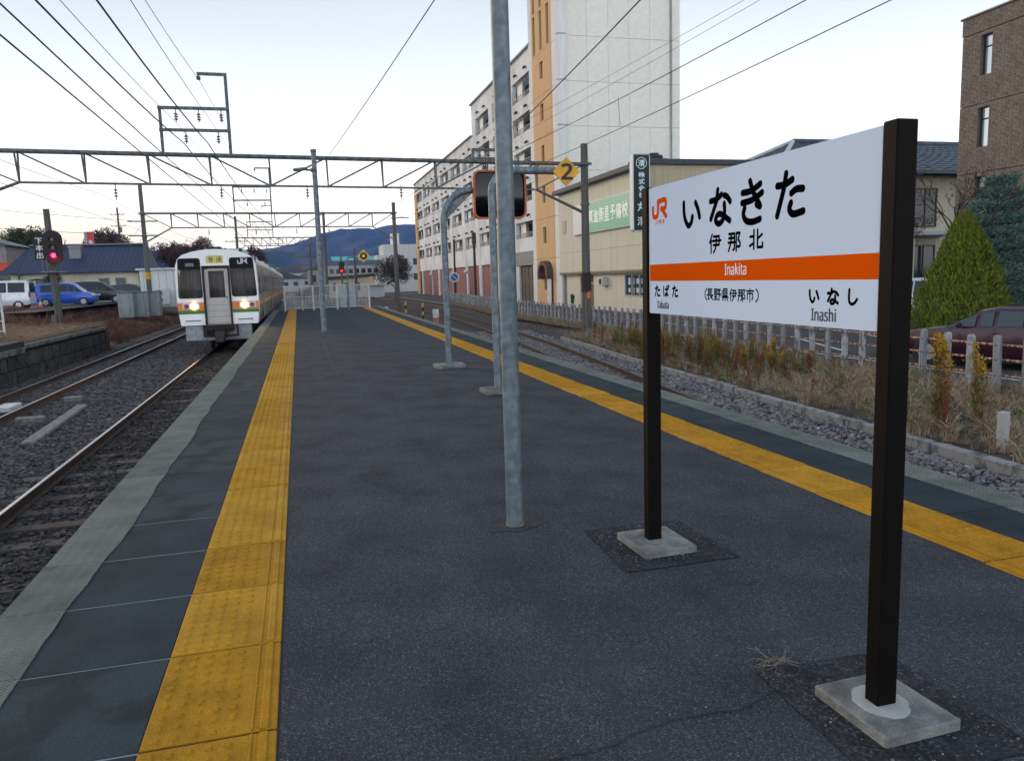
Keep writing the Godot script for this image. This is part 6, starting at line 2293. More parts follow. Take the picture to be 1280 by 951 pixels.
func trackside_markers() -> void:
	for q in [[Vector3(7.7, -1.1, -44.9), "larger white post with a red foot beside the curved track"], [Vector3(5.6, -1.1, -52.5), "small white post just past the platform fence"]]:
		var t := thing("marker_post", q[1], "marker", q[0])
		var b := B.new()
		b.box(Vector3(0, 0.62, 0), Vector3(0.34, 0.5, 0.18), 0.02)
		put("white_top", b, K.white_paint, t)
		var c := B.new()
		c.box(Vector3(0, 0.18, 0), Vector3(0.32, 0.38, 0.16), 0.02)
		put("foot", c, mat(Color(0.5, 0.16, 0.13), 0.8), t)
	for q in [[Vector3(8.2, -1.2, -53.0), "right one of two"], [Vector3(7.7, -1.2, -58.0), "left one of two"]]:
		var t := thing("striped_stake", "thin yellow and black striped stake beside the curved track, %s" % q[1], "stake", q[0])
		for k in 4:
			var b := B.new()
			b.tube([Vector3(0, k * 0.28, 0), Vector3(0, k * 0.28 + 0.28, 0)], 0.07, 8)
			put("band", b, K.black if k % 2 == 0 else mat(Color(0.65, 0.42, 0.03), 0.6), t)
	var s := thing("no_parking_sign", "round blue sign with red rim on a tall rusty pole", "road sign", Vector3(18.5, -1.05, -93.0))
	var p := B.new()
	p.tube([Vector3.ZERO, Vector3(0.05, 7.3, 0)], 0.12, 10)
	put("pole", p, mat(Color(0.10, 0.055, 0.045), 0.8, 0.0, T.blotch, 0.8), s)
	var d := B.new()
	d.tube([Vector3(-0.1, 2.75, 0.16), Vector3(-0.1, 2.75, 0.2)], 0.62, 24)
	put("rim", d, mat(Color(0.6, 0.62, 0.64), 0.5), s)
	var e := B.new()
	e.tube([Vector3(-0.1, 2.75, 0.2), Vector3(-0.1, 2.75, 0.215)], 0.44, 24)
	put("blue_disc", e, mat(Color(0.02, 0.16, 0.42), 0.5), s)
	var f := B.new()
	f.box(Vector3(-0.1, 2.75, 0.22), Vector3(0.86, 0.1, 0.01), 0.0, Basis(Vector3.BACK, -0.78))
	put("slash", f, mat(Color(0.55, 0.5, 0.55), 0.5), s)
	var r := thing("rusty_pole", "tall dark rusty pole before the red panels, right of the round blue sign", "pole", Vector3(19.0, -1.05, -84.0))
	var rp := B.new()
	rp.tube([Vector3.ZERO, Vector3(0, 7.6, 0)], [0.16, 0.13], 10)
	put("shaft", rp, mat(Color(0.10, 0.055, 0.045), 0.8, 0.0, T.blotch, 0.8), r)
	var rc := B.new()
	rc.tube([Vector3(0, 6.3, 0), Vector3(0, 7.5, 0)], 0.25, 10)
	put("drum", rc, mat(Color(0.07, 0.05, 0.045), 0.8), r)


# ------------------------------------------------------------------ vehicles (nose towards -z, wheels on y = 0)
func car(label: String, category: String, at: Vector3, turn: float, paint: Color, len: float, wide: float, prof: Array, glass_from: int, opts := {}) -> Node3D:
	# prof: stations from nose to tail [z, sill, belt, roof]; roof <= belt means bonnet
	var t := thing(category.replace(" ", "_"), label, category, at, "", turn)
	var pm := mat(paint, 0.28, 0.15)
	pm.clearcoat_enabled = true
	pm.clearcoat = 0.35
	pm.clearcoat_roughness = 0.08
	var hw := wide * 0.5
	var rows := []
	for i in prof.size():
		var q: Array = prof[i]
		var z: float = q[0] - len * 0.5
		var w := hw * (0.80 if i == 0 else 0.94 if i == 1 or i == prof.size() - 1 else 1.0)
		var roof: float = q[3]
		var top_w := w * 0.78
		var half := [Vector3(w * 0.9, q[1], z), Vector3(w * 0.985, q[1] + 0.12, z), Vector3(w, (q[1] + q[2]) * 0.5, z), Vector3(w * 0.97, q[2], z)]
		if roof > q[2] + 0.1:
			half.append_array([Vector3(lerpf(w * 0.96, top_w, 0.5), lerpf(q[2], roof, 0.55), z), Vector3(top_w, roof - 0.06, z), Vector3(top_w - 0.16, roof, z), Vector3(0, roof + 0.015, z)])
		else:
			half.append_array([Vector3(w * 0.93, q[2] + 0.015, z), Vector3(w * 0.86, q[2] + 0.03, z), Vector3(w * 0.6, q[2] + 0.045, z), Vector3(0, q[2] + 0.055, z)])
		var line := []
		for p in half:
			line.append(p)
		for k in range(half.size() - 2, -1, -1):
			line.append(Vector3(-half[k].x, half[k].y, half[k].z))
		rows.append(line)
	var b := B.new()
	b.skin(rows)
	var n: int = rows[0].size()
	for e in [0, rows.size() - 1]:
		var c := Vector3.ZERO
		for p in rows[e]:
			c += p / n
		for k in n - 1:
			b.ct(c, rows[e][k], rows[e][k + 1], Vector3(0, c.y, 0))
		b.ct(c, rows[e][n - 1], rows[e][0], Vector3(0, c.y, 0))
	var body := put("body", b, pm, t)
	# glass: side panes between stations, windscreen and back window, laid just proud of the body
	for s in [0, 1]:
		for i in range(glass_from, prof.size() - 2):
			if opts.get("panel_van", false) and i == glass_from + 2:
				pass
			var g := B.new()
			var a: Vector3 = rows[i][3].lerp(rows[i][5], 0.10)
			var bq: Vector3 = rows[i + 1][3].lerp(rows[i + 1][5], 0.10)
			var c: Vector3 = rows[i + 1][3].lerp(rows[i + 1][5], 0.90)
			var d: Vector3 = rows[i][3].lerp(rows[i][5], 0.90)
			var gap := 0.05 if prof[i + 1][0] - prof[i][0] > 0.35 else 0.0
			var dir := (bq - a).normalized() * gap
			var off := Vector3(0.03, 0.012, 0)
			var pts := [a + dir + off, bq - dir + off, c - dir + off, d + dir + off]
			if rows[i][5].y - rows[i][3].y < 0.1:
				pts[3] = a + dir + off
			if s == 1:
				for k in 4:
					pts[k] = Vector3(-pts[k].x, pts[k].y, pts[k].z)
			g.cq(pts[0], pts[1], pts[2], pts[3], Vector3(0, 0.8, (a.z + bq.z) * 0.5))
			put("side_window", g, K.window if not opts.has("pale_glass") else K.window_pale, t)
	var ws := B.new()
	var i0: int = opts.get("screen", glass_from)
	var up := Vector3(0, 0.012, -0.02)
	var l0: Vector3 = rows[i0][5] * Vector3(0.94, 1, 1)
	var l1: Vector3 = rows[i0 + 1][5] * Vector3(0.94, 1, 1) + Vector3(0, 0.0, 0)
	ws.cq(l0 + up, l0 * Vector3(-1, 1, 1) + up, l1 * Vector3(-1, 1, 1) + up, l1 + up, Vector3(0, 0, l0.z + 1.0))
	put("windscreen", ws, K.window_pale, t)
	var bw := B.new()
	var m := rows.size() - 1
	var dn := Vector3(0, 0.0, 0.02)
	var r0: Vector3 = rows[m][3] * Vector3(0.86, 1, 1) + Vector3(0, 0.06, 0)
	var r1: Vector3 = rows[m - 1][5].lerp(rows[m][5], 0.7) * Vector3(0.9, 1, 1) - Vector3(0, 0.05, 0)
	if rows[m][5].y > rows[m][3].y + 0.15:
		r1 = rows[m][5] * Vector3(0.9, 1, 1) - Vector3(0, 0.05, 0)
	bw.cq(r0 + dn, r0 * Vector3(-1, 1, 1) + dn, r1 * Vector3(-1, 1, 1) + dn, r1 + dn, Vector3(0, 0.5, 0))
	put("rear_window", bw, K.window, t)
	# wheels in dark arches
	var rw: float = opts.get("wheel", 0.31)
	for z in opts.get("axles", [-len * 0.5 + len * 0.19, len * 0.5 - len * 0.19]):
		for s in [-1.0, 1.0]:
			var ar := B.new()
			ar.tube([Vector3(s * (hw - 0.12), rw, z), Vector3(s * (hw + 0.004), rw + 0.01, z)], rw * 1.16, 20)
			put("wheel_arch", ar, K.black, t)
			var wh := B.new()
			wh.tube([Vector3(s * (hw - 0.2), rw, z), Vector3(s * (hw + 0.005), rw, z), Vector3(s * (hw + 0.012), rw, z)], [rw, rw, rw * 0.94], 22)
			var w := put("wheel", wh, K.rubber, t)
			var ri := B.new()
			ri.tube([Vector3(s * (hw + 0.008), rw, z), Vector3(s * (hw + 0.02), rw, z)], rw * 0.64, 18)
			for k in 5:
				var a := TAU * k / 5.0
				ri.box(Vector3(s * (hw + 0.022), rw + sin(a) * rw * 0.36, z + cos(a) * rw * 0.36), Vector3(0.012, rw * 0.5, rw * 0.14), 0.0, Basis(Vector3.RIGHT, -a + PI / 2))
			put("rim", ri, mat(opts.get("rim", Color(0.42, 0.43, 0.44)), 0.4, 0.5), w)
	for s in [-1.0, 1.0]:
		for zz in opts.get("seams", [-0.75, 0.28, 1.18]):
			var sm := B.new()
			sm.tube([Vector3(s * (hw * 0.955 + 0.004), prof[4][1] + 0.1, zz), Vector3(s * (hw + 0.002), (prof[4][1] + prof[4][2]) * 0.5, zz), Vector3(s * (hw * 0.97 + 0.003), prof[4][2] - 0.01, zz)], 0.006, 4, false)
			put("door_seam", sm, K.black, t)
		var hl := B.new()
		hl.box(rows[1][3] * Vector3(s * 0.86, 1, 1) + Vector3(0, -0.10, -0.12), Vector3(0.3, 0.13, 0.36), 0.05)
		put("headlight", hl, mat(Color(0.55, 0.58, 0.6), 0.15), t)
		var tl := B.new()
		tl.box(Vector3(s * hw * 0.9, rows[m][3].y - 0.08, rows[m][3].z + 0.0), Vector3(0.14, 0.34, 0.1), 0.03)
		put("tail_light", tl, mat(Color(0.35, 0.02, 0.02), 0.25), t)
		var mi := B.new()
		mi.box(Vector3(s * (hw + 0.09), rows[glass_from][3].y + 0.1, rows[glass_from][3].z + 0.42), Vector3(0.17, 0.13, 0.1), 0.04)
		put("wing_mirror", mi, pm, t)
		var dh := B.new()
		for z in opts.get("handles", [0.1, 1.0]):
			dh.box(Vector3(s * (hw + 0.004), rows[glass_from][3].y - 0.1, z), Vector3(0.025, 0.03, 0.17), 0.008)
		put("door_handle", dh, pm, t)
	return t


func vehicles() -> void:
	car("dark maroon hatchback parked behind the concrete picket fence", "car", Vector3(16.72, -1.05, -15.2), 0.327, Color(0.035, 0.005, 0.016), 4.35, 1.78,
		[[0.0, 0.32, 0.62, 0], [0.22, 0.24, 0.80, 0], [0.95, 0.2, 0.93, 0], [1.25, 0.2, 0.96, 0.98], [2.05, 0.2, 0.97, 1.43], [2.45, 0.2, 0.98, 1.50], [3.1, 0.2, 0.99, 1.49], [3.75, 0.22, 1.02, 1.37], [4.2, 0.28, 1.02, 1.12], [4.35, 0.36, 0.98, 0]], 3, {"axles": [-1.3, 1.32], "wheel": 0.33, "pale_glass": true, "handles": [0.3, 1.2]})
	car("bright blue minivan parked beside the white van behind the signal pole", "minivan", Vector3(-16.9, 0.38, -65.6), -PI / 2, Color(0.015, 0.10, 0.52), 3.95, 1.7,
		[[0.0, 0.3, 0.62, 0], [0.15, 0.22, 0.84, 0], [0.62, 0.2, 0.96, 0], [0.72, 0.2, 0.98, 1.0], [1.35, 0.2, 0.98, 1.60], [1.7, 0.2, 0.98, 1.70], [2.7, 0.2, 0.98, 1.71], [3.6, 0.22, 0.98, 1.66], [3.95, 0.32, 0.98, 1.58]], 3, {"axles": [-1.25, 1.3], "wheel": 0.3})
	car("black minivan parked between blue minivan and grey cabinets", "minivan", Vector3(-15.9, 0.38, -71.0), -PI / 2, Color(0.012, 0.012, 0.014), 4.6, 1.78,
		[[0.0, 0.3, 0.66, 0], [0.2, 0.22, 0.86, 0], [0.85, 0.2, 1.0, 0], [1.0, 0.2, 1.02, 1.04], [1.85, 0.2, 1.02, 1.68], [2.3, 0.2, 1.02, 1.80], [3.3, 0.2, 1.02, 1.82], [4.2, 0.22, 1.02, 1.74], [4.6, 0.32, 1.02, 1.6]], 3, {"axles": [-1.4, 1.45], "wheel": 0.33})
	car("dark estate car half hidden behind black minivan and grey cabinets", "car", Vector3(-14.2, 0.38, -76.2), -PI / 2, Color(0.03, 0.032, 0.035), 4.4, 1.75,
		[[0.0, 0.3, 0.62, 0], [0.2, 0.22, 0.82, 0], [0.95, 0.2, 0.96, 0], [1.2, 0.2, 0.98, 1.0], [2.0, 0.2, 0.98, 1.46], [2.5, 0.2, 0.98, 1.56], [3.3, 0.2, 0.98, 1.55], [4.1, 0.22, 0.98, 1.45], [4.4, 0.32, 0.98, 1.2]], 3, {"wheel": 0.32, "pale_glass": true})
	var v := car("white kei van with its rear hatch raised at the left edge", "van", Vector3(-19.35, 0.38, -60.0), PI / 2, Color(0.70, 0.72, 0.74), 3.5, 1.5,
		[[0.0, 0.35, 0.75, 0], [0.1, 0.25, 0.92, 0], [0.18, 0.22, 1.0, 0], [0.24, 0.22, 1.02, 1.06], [0.75, 0.22, 1.02, 1.78], [1.2, 0.22, 1.02, 1.88], [2.2, 0.22, 1.02, 1.90], [3.3, 0.24, 1.02, 1.88], [3.5, 0.3, 1.02, 1.82]], 3, {"axles": [-1.2, 1.05], "wheel": 0.27, "rim": Color(0.6, 0.6, 0.6), "handles": [-0.3, 0.5]})
	var h := B.new()
	h.box(Vector3(0, 1.93, 2.05), Vector3(1.34, 0.05, 0.75), 0.02, Basis(Vector3.RIGHT, -0.12))
	put("raised_hatch", h, mat(Color(0.06, 0.06, 0.065), 0.4), v)
	car("pale silver van mostly hidden behind the green conical tree", "van", Vector3(29.6, -1.05, -31.7), 0.15, Color(0.58, 0.62, 0.66), 4.0, 1.7,
		[[0.0, 0.35, 0.75, 0], [0.1, 0.25, 0.92, 0], [0.2, 0.22, 1.0, 0], [0.3, 0.22, 1.02, 1.06], [0.9, 0.22, 1.02, 1.78], [1.3, 0.22, 1.02, 1.90], [2.4, 0.22, 1.02, 1.92], [3.7, 0.24, 1.02, 1.9], [4.0, 0.3, 1.02, 1.8]], 3, {})
	var c := thing("traffic_cone", "small red and white traffic cone by the white van", "traffic cone", Vector3(-17.0, 0.38, -59.4))
	for k in 3:
		var cb := B.new()
		cb.tube([Vector3(0, k * 0.22, 0), Vector3(0, k * 0.22 + 0.22, 0)], [0.15 - k * 0.045, 0.15 - (k + 1) * 0.045], 12)
		put("band", cb, mat(Color(0.65, 0.08, 0.06), 0.6) if k % 2 == 0 else K.white_paint, c)
	var bs := B.new()
	bs.box(Vector3(0, 0.01, 0), Vector3(0.4, 0.03, 0.4))
	put("base", bs, K.rubber, c)


# ------------------------------------------------------------------ left side
func left_side() -> void:
	var t := thing("blue_roof_building", "low cream building with large dark blue metal roof behind the car park", "building", Vector3(-20.0, 0.36, -86.0))
	var cream := mat(Color(0.74, 0.70, 0.54), 0.85, 0.0, T.soft, 0.1, T.wash, 0.2)
	var blue := mat(Color(0.035, 0.048, 0.10), 0.55, 0.1, T.soft, 0.3)
	var b := B.new()
	b.box(Vector3(0, 1.6, 0), Vector3(11.4, 3.2, 8.0))
	put("wall", b, cream, t)
	var s := B.new()
	var e := 5.55
	for z in [4.6, -4.6]:
		s.cq(Vector3(-6.4, 2.9, z), Vector3(5.9, 2.9, z), Vector3(5.6, e, 0), Vector3(-4.9, e, 0), Vector3(0, 0, 0))
		s.cq(Vector3(-6.4, 2.75, z), Vector3(5.9, 2.75, z), Vector3(5.9, 2.9, z), Vector3(-6.4, 2.9, z), Vector3(0, 2.8, 0))
	s.cq(Vector3(-6.4, 2.9, 4.6), Vector3(-6.4, 2.9, -4.6), Vector3(-4.9, e, 0), Vector3(-4.9, e, 0.001), Vector3(0, 0, 0))
	s.cq(Vector3(5.9, 2.9, 4.6), Vector3(5.9, 2.9, -4.6), Vector3(5.6, e, 0), Vector3(5.6, e, 0.001), Vector3(0, 0, 0))
	var roof := put("roof", s, blue, t)
	for k in 30:
		var x := -6.2 + k * 0.41
		var rb := B.new()
		var xt := clampf(x, -4.9, 5.6)
		rb.tube([Vector3(x, 2.91, 4.6), Vector3(lerpf(x, xt, 1.0), e + 0.01, 0.0)], 0.014, 4)
		put("roof_rib", rb, blue, roof)
	var rc := B.new()
	rc.box(Vector3(0.35, e + 0.06, 0), Vector3(10.6, 0.16, 0.5), 0.02)
	put("ridge_cap", rc, mat(Color(0.16, 0.16, 0.15), 0.6), roof)
	var ch := B.new()
	ch.box(Vector3(-0.55, 4.55, 2.0), Vector3(1.0, 1.5, 0.7), 0.02)
	var cv := put("roof_vent", ch, mat(Color(0.24, 0.25, 0.25), 0.7), t)
	var chc := B.new()
	chc.box(Vector3(-0.55, 5.33, 2.0), Vector3(1.2, 0.1, 0.9), 0.02)
	put("cap", chc, mat(Color(0.4, 0.41, 0.4), 0.6), cv)
	for q in [[-3.15, 1.25, 1.0, 2.1], [2.15, 1.75, 0.8, 0.9], [3.6, 1.75, 0.8, 0.9]]:
		var w := B.new()
		w.box(Vector3(q[0], q[1], 4.02), Vector3(q[2], q[3], 0.06))
		var wn := put("window", w, K.window, t)
		var f := B.new()
		for k in [-1.0, 1.0]:
			f.box(Vector3(q[0] + k * q[2] * 0.5, q[1], 4.04), Vector3(0.08, q[3] + 0.08, 0.1))
			f.box(Vector3(q[0], q[1] + k * q[3] * 0.5, 4.04), Vector3(q[2], 0.08, 0.1))
		put("frame", f, K.zinc_dull, wn)
	for x in [-5.0, 5.3]:
		var dp := B.new()
		dp.tube([Vector3(x, 0, 4.1), Vector3(x, 2.6, 4.1), Vector3(x + 0.3, 2.85, 4.5)], 0.05, 6)
		put("down_pipe", dp, K.steel_dark, t)

	var o := thing("storage_unit", "plain white storage unit between the concrete pole and the train", "container", Vector3(-10.9, 0.0, -72.0))
	var ob := B.new()
	ob.box(Vector3(0, 1.45, 0), Vector3(3.5, 3.1, 3.0), 0.02)
	put("body", ob, mat(Color(0.74, 0.75, 0.74), 0.7, 0.0, T.wash, 0.3), o)
	for k in 6:
		var sb := B.new()
		sb.box(Vector3(-1.45 + k * 0.58, 1.45, 1.51), Vector3(0.03, 3.0, 0.03))
		put("panel_joint", sb, mat(Color(0.4, 0.41, 0.41), 0.7), o)
	var lid := B.new()
	lid.box(Vector3(-0.1, 3.06, 0.05), Vector3(3.8, 0.16, 3.3), 0.03)
	put("roof_edge", lid, K.white_paint, o)
	var ac := thing("air_conditioner", "white twin fan outdoor unit in front of the white storage unit", "air conditioner", Vector3(-10.9, 0.15, -69.6))
	var ab := B.new()
	ab.box(Vector3(0, 0.62, 0), Vector3(1.25, 1.25, 0.4), 0.03)
	put("case", ab, mat(Color(0.60, 0.60, 0.58), 0.6), ac)
	for y in [0.34, 0.92]:
		var fg := B.new()
		fg.tube([Vector3(-0.2, y, 0.2), Vector3(-0.2, y, 0.215)], 0.26, 18)
		put("fan_grille", fg, mat(Color(0.12, 0.12, 0.12), 0.7), ac)
	R.seed = 21
	for q in [[-11.75, 0.0, 1.0, "nearest of the three"], [-10.95, -0.9, 1.05, "middle of the three"], [-10.3, -1.8, 0.98, "rightmost of the three"]]:
		var c := thing("equipment_cabinet", "weathered grey trackside cabinet among red weeds, %s" % q[3], "cabinet", Vector3(q[0], -0.5, -60.0 + q[1]), "grey trackside cabinets")
		var cb := B.new()
		cb.box(Vector3(0, 0.85, 0), Vector3(q[2], 1.75, 0.9), 0.03)
		put("body", cb, mat(Color(0.46, 0.50, 0.50), 0.7, 0.0, T.soft, 0.8, T.streak, 0.5), c)
		var cl := B.new()
		cl.box(Vector3(0, 1.76, 0), Vector3(q[2] + 0.08, 0.07, 1.0), 0.02)
		put("lid", cl, K.zinc_dull, c)
		var cd := B.new()
		cd.box(Vector3(0, 0.9, 0.46), Vector3(q[2] * 0.42, 1.4, 0.02), 0.005)
		put("door", cd, mat(Color(0.30, 0.33, 0.33), 0.7), c)

	# departure signal
	var sg := thing("railway_signal", "leaning concrete signal pole with red light and white-lettered black plate", "signal", Vector3(-10.75, -0.35, -40.0))
	var pb := B.new()
	pb.tube([Vector3(0, -0.3, 0), Vector3(-0.03, 2.6, 0), Vector3(-0.06, 5.55, 0)], [0.17, 0.155, 0.13], 16)
	put("mast", pb, K.pole_concrete, sg)
	signal_head(sg, Vector3(0.12, 3.82, 0.22), 0.82, 1.55, -0.36, Color(1.0, 0.10, 0.22), 7.0)
	var im := Image.create(100, 300, false, Image.FORMAT_RGB8)
	im.fill(Color(0.02, 0.02, 0.025))
	var y := 14.0
	for ch2 in ["下", "本", "出"]:
		write_glyph(im, ch2, Rect2(14, y, 72, 78), 11.0, Color(0.85, 0.87, 0.88))
		y += 94.0
	var pl := B.new()
	pl.box(Vector3(-0.46, 3.8, 0.14), Vector3(0.44, 1.08, 0.03))
	put("plate", pl, K.black, sg)
	var pf := B.new()
	pf.quad(Vector3(-0.67, 3.27, 0.159), Vector3(-0.25, 3.27, 0.159), Vector3(-0.25, 4.33, 0.159), Vector3(-0.67, 4.33, 0.159))
	put("plate_lettering", pf, printed(im, 0.5), sg)
	var st := B.new()
	st.box(Vector3(0.0, 2.72, 0.0), Vector3(1.0, 0.05, 0.7))
	put("service_step", st, K.zinc_dull, sg)
	var ld := B.new()
	for x in [-0.36, -0.18]:
		ld.tube([Vector3(x, 2.7, 0.3), Vector3(x, 3.4, 0.3)], 0.015, 6)
	ld.tube([Vector3(0.4, 3.4, -0.2), Vector3(0.55, 4.1, -0.1), Vector3(0.62, 4.15, 0.1)], 0.02, 6)
	put("hand_rail", ld, K.zinc_dull, sg)
	var bx := B.new()
	bx.box(Vector3(-0.15, 0.5, 0.2), Vector3(0.2, 0.5, 0.16), 0.02)
	put("junction_box", bx, K.zinc_dull, sg)

	var wf := thing("white_fence", "end of a white pipe fence on the opposite platform at the left edge", "fence", Vector3(-10.12, 0.0, -31.05))
	for x in [0.0, -2.0, -4.0]:
		var p := B.new()
		p.box(Vector3(x, 0.75, 0), Vector3(0.07, 1.5, 0.07), 0.01)
		put("post", p, K.white_paint, wf)
	for yy in [0.15, 0.5, 0.85, 1.2, 1.45]:
		var p := B.new()
		p.tube([Vector3(0, yy, 0), Vector3(-4.0, yy, 0)], 0.02, 6)
		put("rail", p, K.white_paint, wf)

	# utility poles, the red advertising pylon, the shop with a red canopy
	pole("tall utility pole with two cross arms above the dark blue roof", Vector3(-29.5, 0, -150), 15.2, [14.0, 12.0], 2.3)
	pole("slim utility pole just right of the red pylon", Vector3(-37.5, 0, -170), 12.5, [12.2], 1.2)
	pole("short dark pole with cross arm behind the train roof", Vector3(-10.2, 0, -150), 11.4, [10.6], 4.0)
	pole("thin pole left of the lamp post in the distance", Vector3(2.2, 0, -128), 9.2, [7.0, 5.6], 3.6)
	pole("thin pole rising behind the far factory roof", Vector3(8.4, 0, -118), 7.6, [], 0.0)
	var rs := thing("advertising_pylon", "grey and red advertising pylon above the dark blue roof", "pylon sign", Vector3(-25.7, 0.3, -112.0))
	var rp := B.new()
	rp.box(Vector3(-0.28, 4.2, 0), Vector3(0.35, 8.9, 0.5), 0.03)
	put("grey_side", rp, mat(Color(0.3, 0.31, 0.32), 0.6), rs)
	var rr := B.new()
	rr.box(Vector3(0.25, 7.5, 0), Vector3(0.7, 2.3, 0.46), 0.03)
	put("red_panel", rr, mat(Color(0.55, 0.05, 0.04), 0.5), rs)
	var rw := B.new()
	rw.box(Vector3(0.25, 7.3, 0.24), Vector3(0.4, 0.5, 0.02), 0.0, Basis(Vector3.BACK, 0.4))
	put("white_mark", rw, K.white_paint, rs)
	var sh := thing("shop", "grey house with bright red canopy at the left edge", "building", Vector3(-33.5, 0.36, -96.0))
	var hb := B.new()
	hb.box(Vector3(0, 3.0, 0), Vector3(9.0, 6.0, 8.0))
	put("wall", hb, mat(Color(0.28, 0.27, 0.26), 0.85, 0.0, T.soft, 0.4), sh)
	var hr := B.new()
	hr.prism(PackedVector2Array([Vector2(-5, 6.0), Vector2(5, 6.0), Vector2(0, 7.6)]), Transform3D(Basis(), Vector3(0, 0, -4.3)), 8.6)
	put("roof", hr, mat(Color(0.09, 0.09, 0.1), 0.6), sh)
	var hc := B.new()
	hc.box(Vector3(0.2, 3.75, 4.6), Vector3(9.6, 0.9, 1.6), 0.04)
	put("red_canopy", hc, mat(Color(0.62, 0.05, 0.02), 0.5), sh)
	for x in [-3.0, 0.0, 3.0]:
		var hw := B.new()
		hw.box(Vector3(x, 5.1, 4.02), Vector3(1.4, 1.1, 0.06))
		hw.box(Vector3(x, 1.5, 4.02), Vector3(1.8, 2.4, 0.06))
		put("window", hw, K.window, sh)


func pole(label: String, at: Vector3, h: float, arms: Array, w: float) -> void:
	at.y = land_height(at.x, at.z)
	var t := thing("utility_pole", label, "pole", at)
	var b := B.new()
	b.tube([Vector3(0, 0, 0), Vector3(0, h, 0)], [0.24, 0.15], 12)
	put("shaft", b, K.pole_concrete, t)
	for y in arms:
		var a := B.new()
		a.box(Vector3(0, y, 0.2), Vector3(w, 0.12, 0.1))
		for k in 4:
			insulator(a, Vector3((k - 1.5) * w * 0.3, y + 0.3, 0.2), 0.3)
		put("cross_arm", a, K.steel_dark, t)
	var tr := B.new()
	tr.tube([Vector3(0.3, h * 0.72, 0), Vector3(0.3, h * 0.72 + 0.9, 0)], 0.22, 10)
	put("transformer", tr, K.zinc_dull, t)


